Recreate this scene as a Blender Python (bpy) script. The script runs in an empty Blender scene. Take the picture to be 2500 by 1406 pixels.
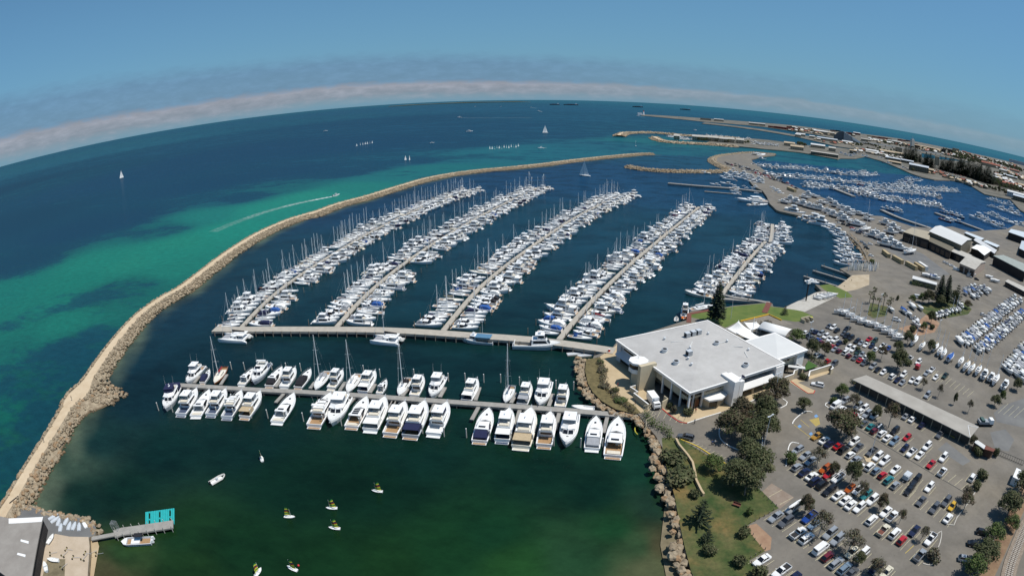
import bpy,math,random
import numpy as np
from mathutils import Vector,Matrix
from mathutils.geometry import tessellate_polygon
R = math.radians
rnd = random.Random(7)
SC = bpy.context.scene
COL = SC.collection
# camera (wide fisheye action camera on a drone)
CAM_H,F_PX,PITCH,ROLL,KK = 88.0,1400.0,0.33025,-0.010062,0.026617
cam = bpy.data.cameras.new('camera')
cam_ob = bpy.data.objects.new('camera',cam)
COL.objects.link(cam_ob)
SC.camera = cam_ob
cam_ob.matrix_world = Matrix.Translation((0,0,CAM_H))@Matrix.Rotation(R(90)-PITCH,4,'X')@Matrix.Rotation(ROLL,4,'Z')
cam.type = 'PANO'
cam.panorama_type = 'FISHEYE_LENS_POLYNOMIAL'
cam.fisheye_fov = R(180)
cam.sensor_fit = 'HORIZONTAL'
cam.sensor_width = 36.0
MM = 2500/36.0
cam.fisheye_polynomial_k0 = 0
cam.fisheye_polynomial_k1 = -MM/F_PX
cam.fisheye_polynomial_k2 = 0
cam.fisheye_polynomial_k3 = -KK/1e6*MM**3/F_PX
cam.fisheye_polynomial_k4 = 0
cam.clip_start = 0.5
cam.clip_end = 200000
# sky, sun, exposure
SUN_AZ,SUN_EL = R(104),R(65)
world = bpy.data.worlds.new('World')
SC.world = world
world.use_nodes = True
nt = world.node_tree
nt.nodes.clear()
def N(t,kind,**kw):
 n = t.nodes.new(kind)
 for k,v in kw.items():
  setattr(n,k,v)
 return n
def math_node(t,op,a,b=None,c=None):
 n = N(t,'ShaderNodeMath',operation=op)
 for i,x in enumerate((a,b,c)):
  if x is None:continue
  if hasattr(x,'links')or hasattr(x,'is_linked'):t.links.new(x,n.inputs[i])
  else:n.inputs[i].default_value = x
 return n.outputs[0]
def ramp(t,fac,stops,interp='LINEAR'):
 n = N(t,'ShaderNodeValToRGB')
 n.color_ramp.interpolation = interp
 el = n.color_ramp.elements
 while len(el)<len(stops):el.new(0.5)
 for e,(p,c)in zip(el,stops):
  e.position = p
  e.color = (c,c,c,1)if isinstance(c,(int,float))else(*c,1)
 if fac is not None:t.links.new(fac,n.inputs[0])
 return n.outputs[0]
def mixc(t,fac,a,b,blend='MIX'):
 n = N(t,'ShaderNodeMix',data_type='RGBA',blend_type=blend)
 for i,x in((0,fac),(6,a),(7,b)):
  if hasattr(x,'is_linked'):t.links.new(x,n.inputs[i])
  elif i==0:n.inputs[0].default_value = x
  else:n.inputs[i].default_value = (*x,1)
 return n.outputs[2]
sky = N(nt,'ShaderNodeTexSky',sky_type='NISHITA',sun_disc=False)
sky.sun_elevation,sky.sun_rotation = SUN_EL,SUN_AZ
sky.air_density,sky.dust_density,sky.ozone_density,sky.altitude = 1.0,0.4,3.0,50
tc = N(nt,'ShaderNodeTexCoord')
sep = N(nt,'ShaderNodeSeparateXYZ')
nt.links.new(tc.outputs['Generated'],sep.inputs[0])
elev = math_node(nt,'MULTIPLY',math_node(nt,'ARCSINE',sep.outputs[2]),57.2958)
mp = N(nt,'ShaderNodeMapping')
mp.inputs['Scale'].default_value = (30,30,105)
nt.links.new(tc.outputs['Generated'],mp.inputs[0])
cn = N(nt,'ShaderNodeTexNoise')
cn.inputs['Scale'].default_value = 1.0; cn.inputs['Detail'].default_value = 8; cn.inputs['Roughness'].default_value = 0.6
nt.links.new(mp.outputs[0],cn.inputs['Vector'])
mp2 = N(nt,'ShaderNodeMapping')
mp2.inputs['Scale'].default_value = (1.6,1.6,5)
mp2.inputs['Location'].default_value = (3.1,0.4,0)
nt.links.new(tc.outputs['Generated'],mp2.inputs[0])
cn2 = N(nt,'ShaderNodeTexNoise')
cn2.inputs['Scale'].default_value = 1.0; cn2.inputs['Detail'].default_value = 3
nt.links.new(mp2.outputs[0],cn2.inputs['Vector'])
el2 = math_node(nt,'MULTIPLY',elev,math_node(nt,'ADD',1.0,math_node(nt,'MULTIPLY',sep.outputs[0],0.38)))
el2 = math_node(nt,'ADD',el2,math_node(nt,'MULTIPLY',math_node(nt,'SUBTRACT',cn.outputs[0],0.5),0.95))
el2 = math_node(nt,'ADD',el2,math_node(nt,'MULTIPLY',math_node(nt,'SUBTRACT',cn2.outputs[0],0.5),1.2))
band = ramp(nt,math_node(nt,'DIVIDE',el2,10.0),[(0.0,0.0),(0.03,0.35),(0.08,0.82),(0.16,0.85),(0.205,0.55),(0.36,0.55),(0.48,0.0)])
ccol = ramp(nt,math_node(nt,'DIVIDE',el2,10.0),[(0.0,(2.75,3.45,4.1)),(0.08,(2.95,3.3,3.95)),(0.155,(3.65,3.7,4.3)),(0.20,(1.55,2.5,4.1)),(0.5,(1.45,2.6,4.3))])
tint = mixc(nt,1.0,sky.outputs[0],(0.64,0.95,1.04),'MULTIPLY')
hz = ramp(nt,math_node(nt,'DIVIDE',elev,30.0),[(0.0,0.72),(0.1,0.62),(0.5,0.3),(1.0,0.0)])
tint = mixc(nt,hz,tint,(1.25,2.9,4.75))
puff = ramp(nt,cn.outputs[0],[(0.34,0.88),(0.5,0.98),(0.66,1.14)])
ccol = mixc(nt,1.0,ccol,puff,'MULTIPLY')
band = math_node(nt,'MULTIPLY',band,ramp(nt,math_node(nt,'ADD',math_node(nt,'MULTIPLY',sep.outputs[0],0.5),0.5),[(0.5,1.0),(0.72,0.5),(0.9,0.3)]))
skyc = mixc(nt,band,tint,ccol)
bg = N(nt,'ShaderNodeBackground')
bg.inputs[1].default_value = 0.093
nt.links.new(skyc,bg.inputs[0])
wo = N(nt,'ShaderNodeOutputWorld')
nt.links.new(bg.outputs[0],wo.inputs[0])
sun = bpy.data.lights.new('sun','SUN')
sun.energy,sun.angle,sun.color = 4.6,R(0.5),(1.0,0.955,0.88)
sun_ob = bpy.data.objects.new('sun',sun)
COL.objects.link(sun_ob)
sdir = Vector((math.sin(SUN_AZ)*math.cos(SUN_EL),math.cos(SUN_AZ)*math.cos(SUN_EL),math.sin(SUN_EL)))
sun_ob.rotation_euler = sdir.to_track_quat('Z','Y').to_euler()
vs = SC.view_settings
vs.view_transform,vs.look,vs.gamma,vs.exposure,vs.use_curve_mapping = 'Standard','None',1,0,False
SC.cycles.max_bounces = 4
SC.cycles.diffuse_bounces = 2
SC.cycles.glossy_bounces = 2
SC.cycles.transmission_bounces = 2
SC.cycles.caustics_reflective = SC.cycles.caustics_refractive = False
SC.cycles.use_denoising = True
# survey: where a photographed point stands on the level plane z
def survey(u,v,z=0.0):
 x,y = u-1250.0,703.0-v
 c,s = math.cos(ROLL),math.sin(ROLL)
 x,y = c*x-s*y,s*x+c*y
 r = math.hypot(x,y)+1e-9
 th = r/F_PX*(1+KK*(r/1000)**2)
 X,Y,Z = math.sin(th)*x/r,math.sin(th)*y/r,math.cos(th)
 cp,sp = math.cos(PITCH),math.sin(PITCH)
 d = (X,Z*cp+Y*sp,Y*cp-Z*sp)
 t = (z-CAM_H)/min(d[2],-1e-4)
 return Vector((d[0]*t,d[1]*t,z))
def px(pts,z=0.0,o=(0,0),s=1.0):
 return[survey(o[0]+p[0]/s,o[1]+p[1]/s,z)for p in pts]
 # materials
MATS = {}
def mat(name,col,rough=0.6,var=0.12,scale=1.5,metal=0.0,spec=0.4,bump=0.0,col2=None,coat=0.0,world_co=False,stretch=None):
 if name in MATS:return MATS[name]
 m = bpy.data.materials.new(name)
 m.use_nodes = True
 t = m.node_tree
 b = t.nodes['Principled BSDF']
 b.inputs['Roughness'].default_value = rough
 b.inputs['Metallic'].default_value = metal
 b.inputs['Specular IOR Level'].default_value = spec
 if coat:b.inputs['Coat Weight'].default_value = coat
 co = N(t,'ShaderNodeNewGeometry').outputs['Position']if world_co else N(t,'ShaderNodeTexCoord').outputs['Object']
 if stretch:
  mpn = N(t,'ShaderNodeMapping'); mpn.inputs['Scale'].default_value = stretch
  t.links.new(co,mpn.inputs[0]); co = mpn.outputs[0]
 n = N(t,'ShaderNodeTexNoise')
 n.inputs['Scale'].default_value = scale
 n.inputs['Detail'].default_value = 5
 n.inputs['Roughness'].default_value = 0.62
 t.links.new(co,n.inputs['Vector'])
 c2 = col2 if col2 else tuple(x*(1+var)for x in col)
 c1 = col if col2 else tuple(x*(1-var)for x in col)
 f = ramp(t,n.outputs[0],[(0.32,0.0),(0.68,1.0)])
 out = mixc(t,f,c1,c2)
 oi = N(t,'ShaderNodeObjectInfo')
 t.links.new(out,b.inputs['Base Color'])
 if bump:
  bm = N(t,'ShaderNodeBump'); bm.inputs['Strength'].default_value = bump; bm.inputs['Distance'].default_value = 0.1
  t.links.new(n.outputs[0],bm.inputs['Height']); t.links.new(bm.outputs[0],b.inputs['Normal'])
 m.diffuse_color = (*col,1)
 MATS[name] = m
 return m
 # mesh builder
class MB:
 def __init__(s):s.v,s.f,s.m,s.ms = [],[],[],[]
 def mi(s,m):
  if m not in s.ms:s.ms.append(m)
  return s.ms.index(m)
 def face(s,pts,m):
  k = len(s.v); s.v+=[tuple(p)for p in pts]; s.f.append(tuple(range(k,k+len(pts)))); s.m.append(s.mi(m))
 def mesh_in(s,vs_,fs_,m):
  k = len(s.v); s.v+=[tuple(p)for p in vs_]; i = s.mi(m)
  for f in fs_:s.f.append(tuple(k+a for a in f)); s.m.append(i)
 def box(s,x0,x1,y0,y1,z0,z1,m,tx=0,ty=0):
  v = [(x0,y0,z0),(x1,y0,z0),(x1,y1,z0),(x0,y1,z0),(x0+tx,y0+ty,z1),(x1-tx,y0+ty,z1),(x1-tx,y1-ty,z1),(x0+tx,y1-ty,z1)]
  s.mesh_in(v,[(0,3,2,1),(4,5,6,7),(0,1,5,4),(1,2,6,5),(2,3,7,6),(3,0,4,7)],m)
 def prism(s,poly,z0,z1,m,mtop=None,bottom=True):
  n = len(poly)
  a = sum(poly[i][0]*poly[(i+1)%n][1]-poly[(i+1)%n][0]*poly[i][1]for i in range(n))
  if a<0:poly = poly[::-1]
  lo = [(p[0],p[1],z0)for p in poly]; hi = [(p[0],p[1],z1)for p in poly]
  s.mesh_in(lo+hi,[(i,(i+1)%n,n+(i+1)%n,n+i)for i in range(n)],m)
  tri = tessellate_polygon([[Vector((p[0],p[1],0))for p in poly]])
  def up(t):
   p,q,r_ = (poly[i]for i in t)
   return t if(q[0]-p[0])*(r_[1]-p[1])-(q[1]-p[1])*(r_[0]-p[0])>0 else t[::-1]
  tri = [up(t)for t in tri]
  s.mesh_in(hi,tri,mtop or m)
  if bottom:s.mesh_in(lo,[t[::-1]for t in tri],m)
 def loft(s,rings,m,cap0=True,cap1=True,closed=True,mats=None):
  n = len(rings[0]); k = len(s.v)
  for r_ in rings:s.v+=[tuple(p)for p in r_]
  i0 = s.mi(m)
  for a in range(len(rings)-1):
   for j in range(n if closed else n-1):
    b = (j+1)%n
    s.f.append((k+a*n+j,k+a*n+b,k+(a+1)*n+b,k+(a+1)*n+j)); s.m.append(s.mi(mats[j])if mats else i0)
  if closed and cap0:s.f.append(tuple(k+j for j in range(n))[::-1]); s.m.append(i0)
  if closed and cap1:s.f.append(tuple(k+(len(rings)-1)*n+j for j in range(n))); s.m.append(i0)
 def tube(s,p,q,r0,m,r1=None,n=6):
  p,q = Vector(p),Vector(q); d = q-p
  if d.length<1e-6:return
  d.normalize(); a = d.orthogonal().normalized(); b = d.cross(a); r1 = r0 if r1 is None else r1
  s.loft([[p+(a*math.cos(2*math.pi*i/n)+b*math.sin(2*math.pi*i/n))*r0 for i in range(n)],[q+(a*math.cos(2*math.pi*i/n)+b*math.sin(2*math.pi*i/n))*r1 for i in range(n)]],m)
 def wheel(s,c,r_,w,m,n=10,axis='Y'):
  c = Vector(c); h = Vector((0,w/2,0))if axis=='Y' else Vector((w/2,0,0))
  s.tube(c-h,c+h,r_,m,n=n)
 def data(s,name,smooth=False):
  me = bpy.data.meshes.new(name); me.from_pydata(s.v,[],s.f)
  for m in s.ms:me.materials.append(m)
  me.polygons.foreach_set('material_index',s.m)
  if smooth:me.polygons.foreach_set('use_smooth',[True]*len(s.f))
  me.update()
  return me
 def build(s,name,parent=None,loc=None,rz=0.0,smooth=False):
  o = bpy.data.objects.new(name,s.data(name,smooth)); COL.objects.link(o)
  if parent is not None:o.parent = parent
  if loc is not None:o.location = loc
  o.rotation_euler[2] = rz
  return o
def tag(o,label=None,cat=None,group=None,kind=None):
 for k,v in(('label',label),('category',cat),('group',group),('kind',kind)):
  if v:o[k] = v
 return o
def empty(name,loc=(0,0,0),rz=0.0,label=None,cat=None,group=None,scale=1.0):
 o = bpy.data.objects.new(name,None); COL.objects.link(o)
 o.location = loc; o.rotation_euler[2] = rz; o.empty_display_size = 0.5
 o.scale = (scale,)*3
 return tag(o,label,cat,group)
def put(name,me,parent=None,loc=None,rz=0.0):
 o = bpy.data.objects.new(name,me); COL.objects.link(o)
 if parent is not None:o.parent = parent
 if loc is not None:o.location = loc
 o.rotation_euler[2] = rz
 return o
def sheet(name,pts,z,m,kind='structure',parent=None):
 b = MB()
 tri = tessellate_polygon([[Vector((p[0],p[1],0))for p in pts]])
 vs_ = [(p[0],p[1],z)for p in pts]
 out = []
 for t in tri:
  p,q,r_ = (pts[i]for i in t)
  out.append(t if(q[0]-p[0])*(r_[1]-p[1])-(q[1]-p[1])*(r_[0]-p[0])>0 else t[::-1])
 b.mesh_in(vs_,out,m)
 o = b.build(name,parent)
 if kind:o['kind'] = kind
 return o
def smooth_line(pts,step):
 """Catmull-Rom through pts (2-D), resampled every step metres."""
 P = [Vector((p[0],p[1]))for p in pts]; out = []
 for i in range(len(P)-1):
  a,b,c,d = P[max(i-1,0)],P[i],P[i+1],P[min(i+2,len(P)-1)]
  n = max(1,int((c-b).length/step))
  for k in range(n):
   t = k/n
   out.append(0.5*((2*b)+(c-a)*t+(2*a-5*b+4*c-d)*t*t+(3*b-a-3*c+d)*t**3))
 out.append(P[-1])
 return out
def inside(x,y,poly):
 """numpy even-odd test"""
 res = np.zeros(x.shape,bool); n = len(poly)
 for i in range(n):
  x0,y0 = poly[i][0],poly[i][1]; x1,y1 = poly[(i+1)%n][0],poly[(i+1)%n][1]
  if y0==y1:continue
  c = ((y0>y)!=(y1>y))&(x<(x1-x0)*(y-y0)/(y1-y0)+x0)
  res^=c
 return res
def srgb(r,g,b):
 f = lambda c:c/12.92 if c<=0.04045 else((c+0.055)/1.055)**2.4
 return(f(r/255),f(g/255),f(b/255))
 # THE SETTING
ZL = 2.0
BW_PX = [(-20,1300),(10,1243),(27.6,1217),(65,1152),(115.5,1071.7),(165.7,991),(201,946),(241,886),(286,825.6),(341.5,765),(397,725),(442,700),(500,657),(560,612),(634,567),(709,534),(769,517),(828.6,495.6),(899,477),(974,454),(1048.7,433),(1138,418),(1250,407),(1320,400),(1400,390),(1500,379.5),(1560,374.5),(1592,373.5)]
BW = smooth_line(px(BW_PX,3.0),4.0)
HARB = [(p.x,p.y)for p in BW]+[(420,940),(700,900),(1600,1200),(2600,900),(2600,-60),(-400,-60)]
# sea: one sheet to the horizon; its seabed (sand, seagrass, depth) is a colour map in ground coordinates
OCEAN = [(0,470,20,62,92),(0,560,18,60,90),(60,640,18,64,88),(0,720,20,112,108),(120,740,22,112,106),(150,790,24,114,106),(330,640,30,124,114),(430,600,30,126,116),(60,800,20,106,100),(420,660,26,118,110),(30,850,18,96,94),(90,930,16,82,84),(0,1000,18,92,88),(10,1120,26,84,78),(120,980,20,80,80),(170,850,16,80,84),(260,720,20,92,90),(330,700,18,90,92),(250,640,26,122,114),(180,690,22,116,108),(400,620,26,124,116),(400,560,20,86,100),(300,540,22,62,96),(200,560,20,60,94),(500,530,28,116,118),(560,560,28,130,122),(650,510,32,130,124),(760,480,34,130,124),(860,460,32,118,120),(700,460,26,92,108),(600,480,22,76,104),(500,450,24,66,104),(400,420,26,68,108),(700,420,26,68,106),(850,420,26,72,106),(950,430,30,106,120),(1050,412,30,106,120),(1000,395,26,78,112),(1150,385,30,98,122),(1250,370,32,98,124),(1100,350,28,74,112),(950,350,26,70,112),(800,360,26,68,110),(600,370,26,68,110),(1350,370,32,96,124),(1480,352,34,92,122),(1350,330,32,80,118),(1150,310,30,78,118),(900,300,28,76,116),(500,350,30,80,116),(200,400,28,80,112),(100,450,24,76,104),(1250,265,36,88,128),(1000,265,36,88,126),(700,300,34,88,122),(300,365,36,92,124),(100,400,36,92,122),(1500,290,34,86,124),(1700,275,36,92,130),(2000,300,40,98,134),(2300,345,44,104,136),(1650,320,32,84,118),(1550,345,34,100,120)]
HARBOUR = [(1200,1300,20,52,32),(900,1180,13,40,28),(700,1180,12,38,28),(1250,1380,34,66,34),(1100,1350,24,56,32),(1420,1360,38,74,44),(1500,1290,30,66,40),(1560,1330,58,88,54),(1590,1390,92,98,66),(1610,1330,88,84,56),(1600,1230,34,62,44),(1575,1150,20,52,40),(1450,1200,13,42,32),(1300,1150,13,42,32),(1000,1100,12,40,34),(600,1080,12,38,36),(400,1100,12,40,38),(250,1080,20,52,46),(180,1140,62,84,66),(120,1200,84,98,78),(180,1200,20,46,38),(210,1230,16,40,34),(300,1200,14,42,34),(450,1300,24,50,28),(300,1350,46,66,38),(255,1395,92,90,58),(450,1390,30,54,28),(600,1330,20,48,28),(800,1390,22,50,28),(950,1400,26,54,28),(350,980,13,42,46),(350,870,14,46,54),(450,900,13,44,50),(450,760,16,50,62),(900,880,14,46,48),(1150,880,14,48,48),(1350,890,15,50,46),(1400,960,16,50,44),(700,720,16,54,62),(1000,700,16,56,64),(1250,720,16,54,60),(1550,780,16,52,58),(1600,690,18,58,68),(900,620,20,60,74),(1150,570,22,64,80),(1400,560,22,66,82),(1750,590,22,64,80),(1900,680,16,46,62),(1960,600,20,58,76),(900,500,24,62,90),(1250,430,28,68,100),(1500,430,28,70,102),(1700,470,28,70,100),(1900,360,32,80,112),(2100,420,34,78,116),(2250,500,34,76,116),(2380,520,34,76,118),(2000,400,32,78,114),(1650,385,30,80,104),(1700,330,32,82,112)]
def build_sea():
 na,nr = 620,460
 az = np.radians(np.linspace(-72,72,na)); rr = 30.0*(70000/30.0)**(np.linspace(0,1,nr)**1.0)
 A,Rr = np.meshgrid(az,rr); X = np.sin(A)*Rr; Y = np.cos(A)*Rr
 hb = inside(X,Y,HARB)
 lp = np.log(Rr)
 col = np.zeros((nr,na,3))
 for sel,pts in((~hb,OCEAN),(hb,HARBOUR)):
  P = [(survey(p[0],p[1]),srgb(*((p[2]*.84,p[3]*(.92 if p[3]>99 else.93),p[4]*(.84 if p[3]>99 else.84))if pts is OCEAN else(p[2]*.84,p[3]*(.84 if p[4]>40 else.95),p[4]*.86))))for p in pts]
  ax,lx = A[sel],lp[sel]; num = np.zeros(ax.shape+(3,)); den = np.zeros(ax.shape)
  for w,c in P:
   a0,l0 = math.atan2(w.x,w.y),math.log(math.hypot(w.x,w.y))
   d2 = (ax-a0)**2+((lx-l0)*0.9)**2+0.0006
   k = 1/d2**2; num+=k[...,None]*np.array(c); den+=k
  col[sel] = num/den[...,None]
 inner = np.array([(p.x,p.y)for p in BW[::3]])
 dmin = np.full(X.shape,1e9)
 near = (Rr<1100)&hb
 xs,ys = X[near],Y[near]; dd = np.full(xs.shape,1e9)
 for q in inner:dd = np.minimum(dd,np.hypot(xs-q[0],ys-q[1]))
 dmin[near] = dd
 w = (np.clip(1.0-(dmin-9)/9.0,0,1)*(0.42+0.25*np.sin(A*41)+0.2*np.sin(A*97+1)))[...,None]
 w = np.clip(w,0,1)
 col = col*(1-w)+np.array(srgb(92,104,84))*w
 seaw = np.full(X.shape,1e9); near = (Rr<1100)&~hb
 xs,ys = X[near],Y[near]; dd = np.full(xs.shape,1e9)
 for q in inner:dd = np.minimum(dd,np.hypot(xs-q[0],ys-q[1]))
 seaw[near] = dd
 wd = np.where(hb,0.0,np.clip(1-(col[...,1]-0.048)/(0.15-0.048),0.02,1.0))
 V = np.stack([X,Y,np.zeros_like(X)],-1).reshape(-1,3)
 idx = np.arange(nr*na).reshape(nr,na)
 F = np.stack([idx[:-1,:-1],idx[:-1,1:],idx[1:,1:],idx[1:,:-1]],-1).reshape(-1,4)
 me = bpy.data.meshes.new('sea')
 me.vertices.add(len(V)); me.vertices.foreach_set('co',V.ravel())
 me.loops.add(F.size); me.loops.foreach_set('vertex_index',F.ravel().astype(np.int32))
 me.polygons.add(len(F)); me.polygons.foreach_set('loop_start',np.arange(0,F.size,4,dtype=np.int32))
 at = me.color_attributes.new('seabed','FLOAT_COLOR','POINT')
 at.data.foreach_set('color',np.concatenate([col.reshape(-1,3),wd.reshape(-1,1)],1).astype(np.float32).ravel())
 me.update(calc_edges=True); me.validate()
 m = bpy.data.materials.new('sea_water'); m.use_nodes = True; t = m.node_tree; b = t.nodes['Principled BSDF']
 ca = N(t,'ShaderNodeVertexColor'); ca.layer_name = 'seabed'
 geo = N(t,'ShaderNodeNewGeometry')
 def noise(scale,det,stretch=(1,1,1),rough=0.55):
  mpn = N(t,'ShaderNodeMapping'); mpn.inputs['Scale'].default_value = tuple(scale*q for q in stretch)
  mpn.inputs['Rotation'].default_value = (0,0,R(25))
  t.links.new(geo.outputs['Position'],mpn.inputs[0])
  n = N(t,'ShaderNodeTexNoise'); n.inputs['Scale'].default_value = 1; n.inputs['Detail'].default_value = det; n.inputs['Roughness'].default_value = rough
  t.links.new(mpn.outputs[0],n.inputs['Vector']); return n.outputs[0]
 pn = math_node(t,'ADD',math_node(t,'MULTIPLY',noise(0.0045,5,(1,2.4,1),0.6),0.38),math_node(t,'MULTIPLY',noise(0.020,10,(1,1.9,1),0.70),0.62))
 reef = ramp(t,math_node(t,'ADD',pn,math_node(t,'MULTIPLY',math_node(t,'SUBTRACT',ca.outputs[1],0.5),0.24)),[(0.49,0.0),(0.56,1.0)])
 sand_c = mixc(t,1.0,ca.outputs[0],(1.0,0.98,0.95),'MULTIPLY')
 reef_c = mixc(t,0.62,mixc(t,1.0,ca.outputs[0],(0.62,0.62,0.74),'MULTIPLY'),srgb(15,57,78))
 isoc = math_node(t,'GREATER_THAN',ca.outputs[1],0.001)
 hw = ramp(t,noise(0.035,6,(1,1.4,1),0.6),[(0.36,0.66),(0.52,1.0),(0.68,1.16)])
 c = mixc(t,isoc,mixc(t,1.0,ca.outputs[0],hw,'MULTIPLY'),mixc(t,math_node(t,'MULTIPLY',reef,0.85),sand_c,reef_c))
 small = ramp(t,noise(0.16,6,(1,1.6,1),0.72),[(0.3,0.80),(0.7,1.20)])
 c = mixc(t,1.0,c,small,'MULTIPLY')
 c = mixc(t,1.0,c,(0.86,0.87,0.86),'MULTIPLY')
 t.nodes.remove(b)
 df = N(t,'ShaderNodeBsdfDiffuse'); gl = N(t,'ShaderNodeBsdfGlossy'); gl.inputs['Roughness'].default_value = 0.12; gl.inputs['Color'].default_value = (.9,.95,1,1)
 t.links.new(c,df.inputs['Color'])
 w1 = noise(0.55,4,(1,2.2,1),0.6); w2 = noise(0.11,3,(1,1.8,1))
 h = math_node(t,'ADD',w1,math_node(t,'MULTIPLY',w2,2.0))
 bm = N(t,'ShaderNodeBump'); bm.inputs['Strength'].default_value = 0.3; bm.inputs['Distance'].default_value = 0.6
 t.links.new(h,bm.inputs['Height']); t.links.new(bm.outputs[0],df.inputs['Normal']); t.links.new(bm.outputs[0],gl.inputs['Normal'])
 lw = N(t,'ShaderNodeFresnel'); lw.inputs['IOR'].default_value = 1.33; pass
 ms = N(t,'ShaderNodeMixShader')
 t.links.new(math_node(t,'MINIMUM',math_node(t,'MULTIPLY',lw.outputs[0],0.6),0.11),ms.inputs[0])
 t.links.new(df.outputs[0],ms.inputs[1]); t.links.new(gl.outputs[0],ms.inputs[2]); t.links.new(ms.outputs[0],t.nodes['Material Output'].inputs[0])
 me.materials.append(m)
 o = put('sea',me); o['kind'] = 'structure'
build_sea()
# land sheets
M_ASPH = mat('asphalt',(0.130,0.117,0.098),0.9,scale=0.13,world_co=True,col2=(0.186,0.168,0.142))
def weather(m,stops_big,stops_fine,big=0.018,fine=0.9):
 """broad worn areas and fine stains over a ground material"""
 t = m.node_tree; b = t.nodes['Principled BSDF']; src = b.inputs['Base Color'].links[0].from_socket; g = N(t,'ShaderNodeNewGeometry'); c = src
 for sc_,st in((big,stops_big),(fine,stops_fine)):
  n = N(t,'ShaderNodeTexNoise'); n.inputs['Scale'].default_value = sc_; n.inputs['Detail'].default_value = 8; n.inputs['Roughness'].default_value = 0.68
  t.links.new(g.outputs['Position'],n.inputs['Vector']); c = mixc(t,1.0,c,ramp(t,n.outputs[0],st),'MULTIPLY')
 t.links.new(c,b.inputs['Base Color'])
weather(M_ASPH,[(0.3,(.86,.88,.92)),(0.5,(1,1,1)),(0.68,(1.12,1.08,1.0))],[(0.24,0.45),(0.36,0.93),(0.6,1.0),(0.75,1.1)])
M_ASPH2 = mat('new_asphalt',(0.115,0.115,0.115),0.9,scale=0.12,world_co=True,col2=(0.165,0.165,0.16))
M_SAND = mat('sand',(0.36,0.27,0.16),0.95,scale=0.15,world_co=True,col2=(0.45,0.35,0.22))
M_GRASS = mat('lawn_grass',(0.028,0.056,0.012),0.95,scale=0.2,world_co=True,col2=(0.115,0.105,0.040))
M_GRASS2 = mat('watered_grass',(0.07,0.115,0.022),0.95,scale=0.2,world_co=True,col2=(0.12,0.15,0.035))
M_PAVE = mat('limestone_paving',(0.40,0.31,0.19),0.9,scale=0.3,world_co=True,col2=(0.47,0.37,0.235))
M_CONC = mat('concrete',(0.36,0.34,0.30),0.9,scale=0.4,world_co=True,col2=(0.46,0.44,0.40))
M_ROCK = mat('limestone_rock',(0.19,0.145,0.095),0.95,scale=0.6,world_co=True,col2=(0.37,0.305,0.215),bump=0.12)
M_ROCK2 = mat('ochre_rock',(0.23,0.135,0.07),0.95,scale=0.6,world_co=True,col2=(0.36,0.27,0.17),bump=0.12)
weather(M_GRASS,[(0.36,(.72,.9,.7)),(0.5,(1,1,1)),(0.64,(1.7,1.2,1.15))],[(0.3,0.75),(0.6,1.1)],0.07,1.3)
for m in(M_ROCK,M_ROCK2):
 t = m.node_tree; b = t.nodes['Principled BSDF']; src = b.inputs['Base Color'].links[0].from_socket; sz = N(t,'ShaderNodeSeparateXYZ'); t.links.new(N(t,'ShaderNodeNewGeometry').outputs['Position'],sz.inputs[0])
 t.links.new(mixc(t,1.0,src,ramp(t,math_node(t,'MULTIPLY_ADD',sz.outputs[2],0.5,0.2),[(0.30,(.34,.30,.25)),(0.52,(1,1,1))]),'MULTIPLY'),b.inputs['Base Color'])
M_WETSAND = mat('wet_sand',(0.115,0.095,0.055),0.9,scale=0.4,world_co=True,col2=(0.21,0.175,0.11))
M_DIRT = mat('bare_earth',(0.22,0.125,0.08),0.95,scale=0.3,world_co=True,col2=(0.33,0.22,0.14))
M_TOWN = mat('town_ground',(0.065,0.065,0.05),0.95,scale=0.02,world_co=True,col2=(0.19,0.17,0.14))
def land(name,pts,z,m,zb=-1.0):
 b = MB(); b.prism([(p[0],p[1])for p in pts],zb,z,M_ROCK,m,bottom=False)
 o = b.build(name); o['kind'] = 'structure'; return o
SHORE_PX = [(1697,1440),(1690,1390),(1672,1330),(1660,1270),(1650,1210),(1632,1150),(1622,1100),(1600,1062),(1572,1030),(1552,1000),(1528,985),(1490,962),(1455,930),(1440,897),(1450,868),(1490,856),(1503,838),(1560,818),(1680,780),(1678,772),(1683,762),(1692,757),(1737,757),(1791,746),(1868,739),(1886,741),(1888,748),(1913,751),(1930,743),(1990,714),(2006,710),(1990,694),(2032,702),(2053,695),(2078,673),(2050,656),(2119,640),(2113,623),(2100,601),(2085,586),(2069,572),(2038,554),(2019,548),(1990,541),(1950,526),(1904,516),(1896,513),(1879,497),(1872,480),(1862,466),(1840,455),(1828,440),(1815,428),(1795,415),(1765,405),(1742,394),(1741,389),(1755,381),(1840,371.5),(1893,375.5),(1892,379),(1867,381.5),(1834,389),(1838,396),(1852,406),(1876,423),(1892,433),(1913,445),(1942,456),(1973,469),(2002,480),(2041,495),(2078,509),(2120,526),(2153,528),(2199,544),(2228,553),(2269,557),(2324,553),(2370,566),(2401,563),(2430,561),(2456,560),(2500,540)]
shore = [(p.x,p.y)for p in px(SHORE_PX,ZL)]
land('ground',shore+[(3900,700),(3900,-80),(40,-80),(30,20)],ZL,M_ASPH)
TOWN_PX = [(1720,350),(1858,363),(1950,372),(1980,377),(2045,389),(2052,386),(2087,387),(2111,382),(2129,387),(2157,395),(2198,412),(2225,424),(2251,433),(2281,439),(2319,440),(2353,446),(2370,453),(2392,467),(2404,474),(2430,480),(2466,486),(2490,512),(2520,530)]
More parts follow.
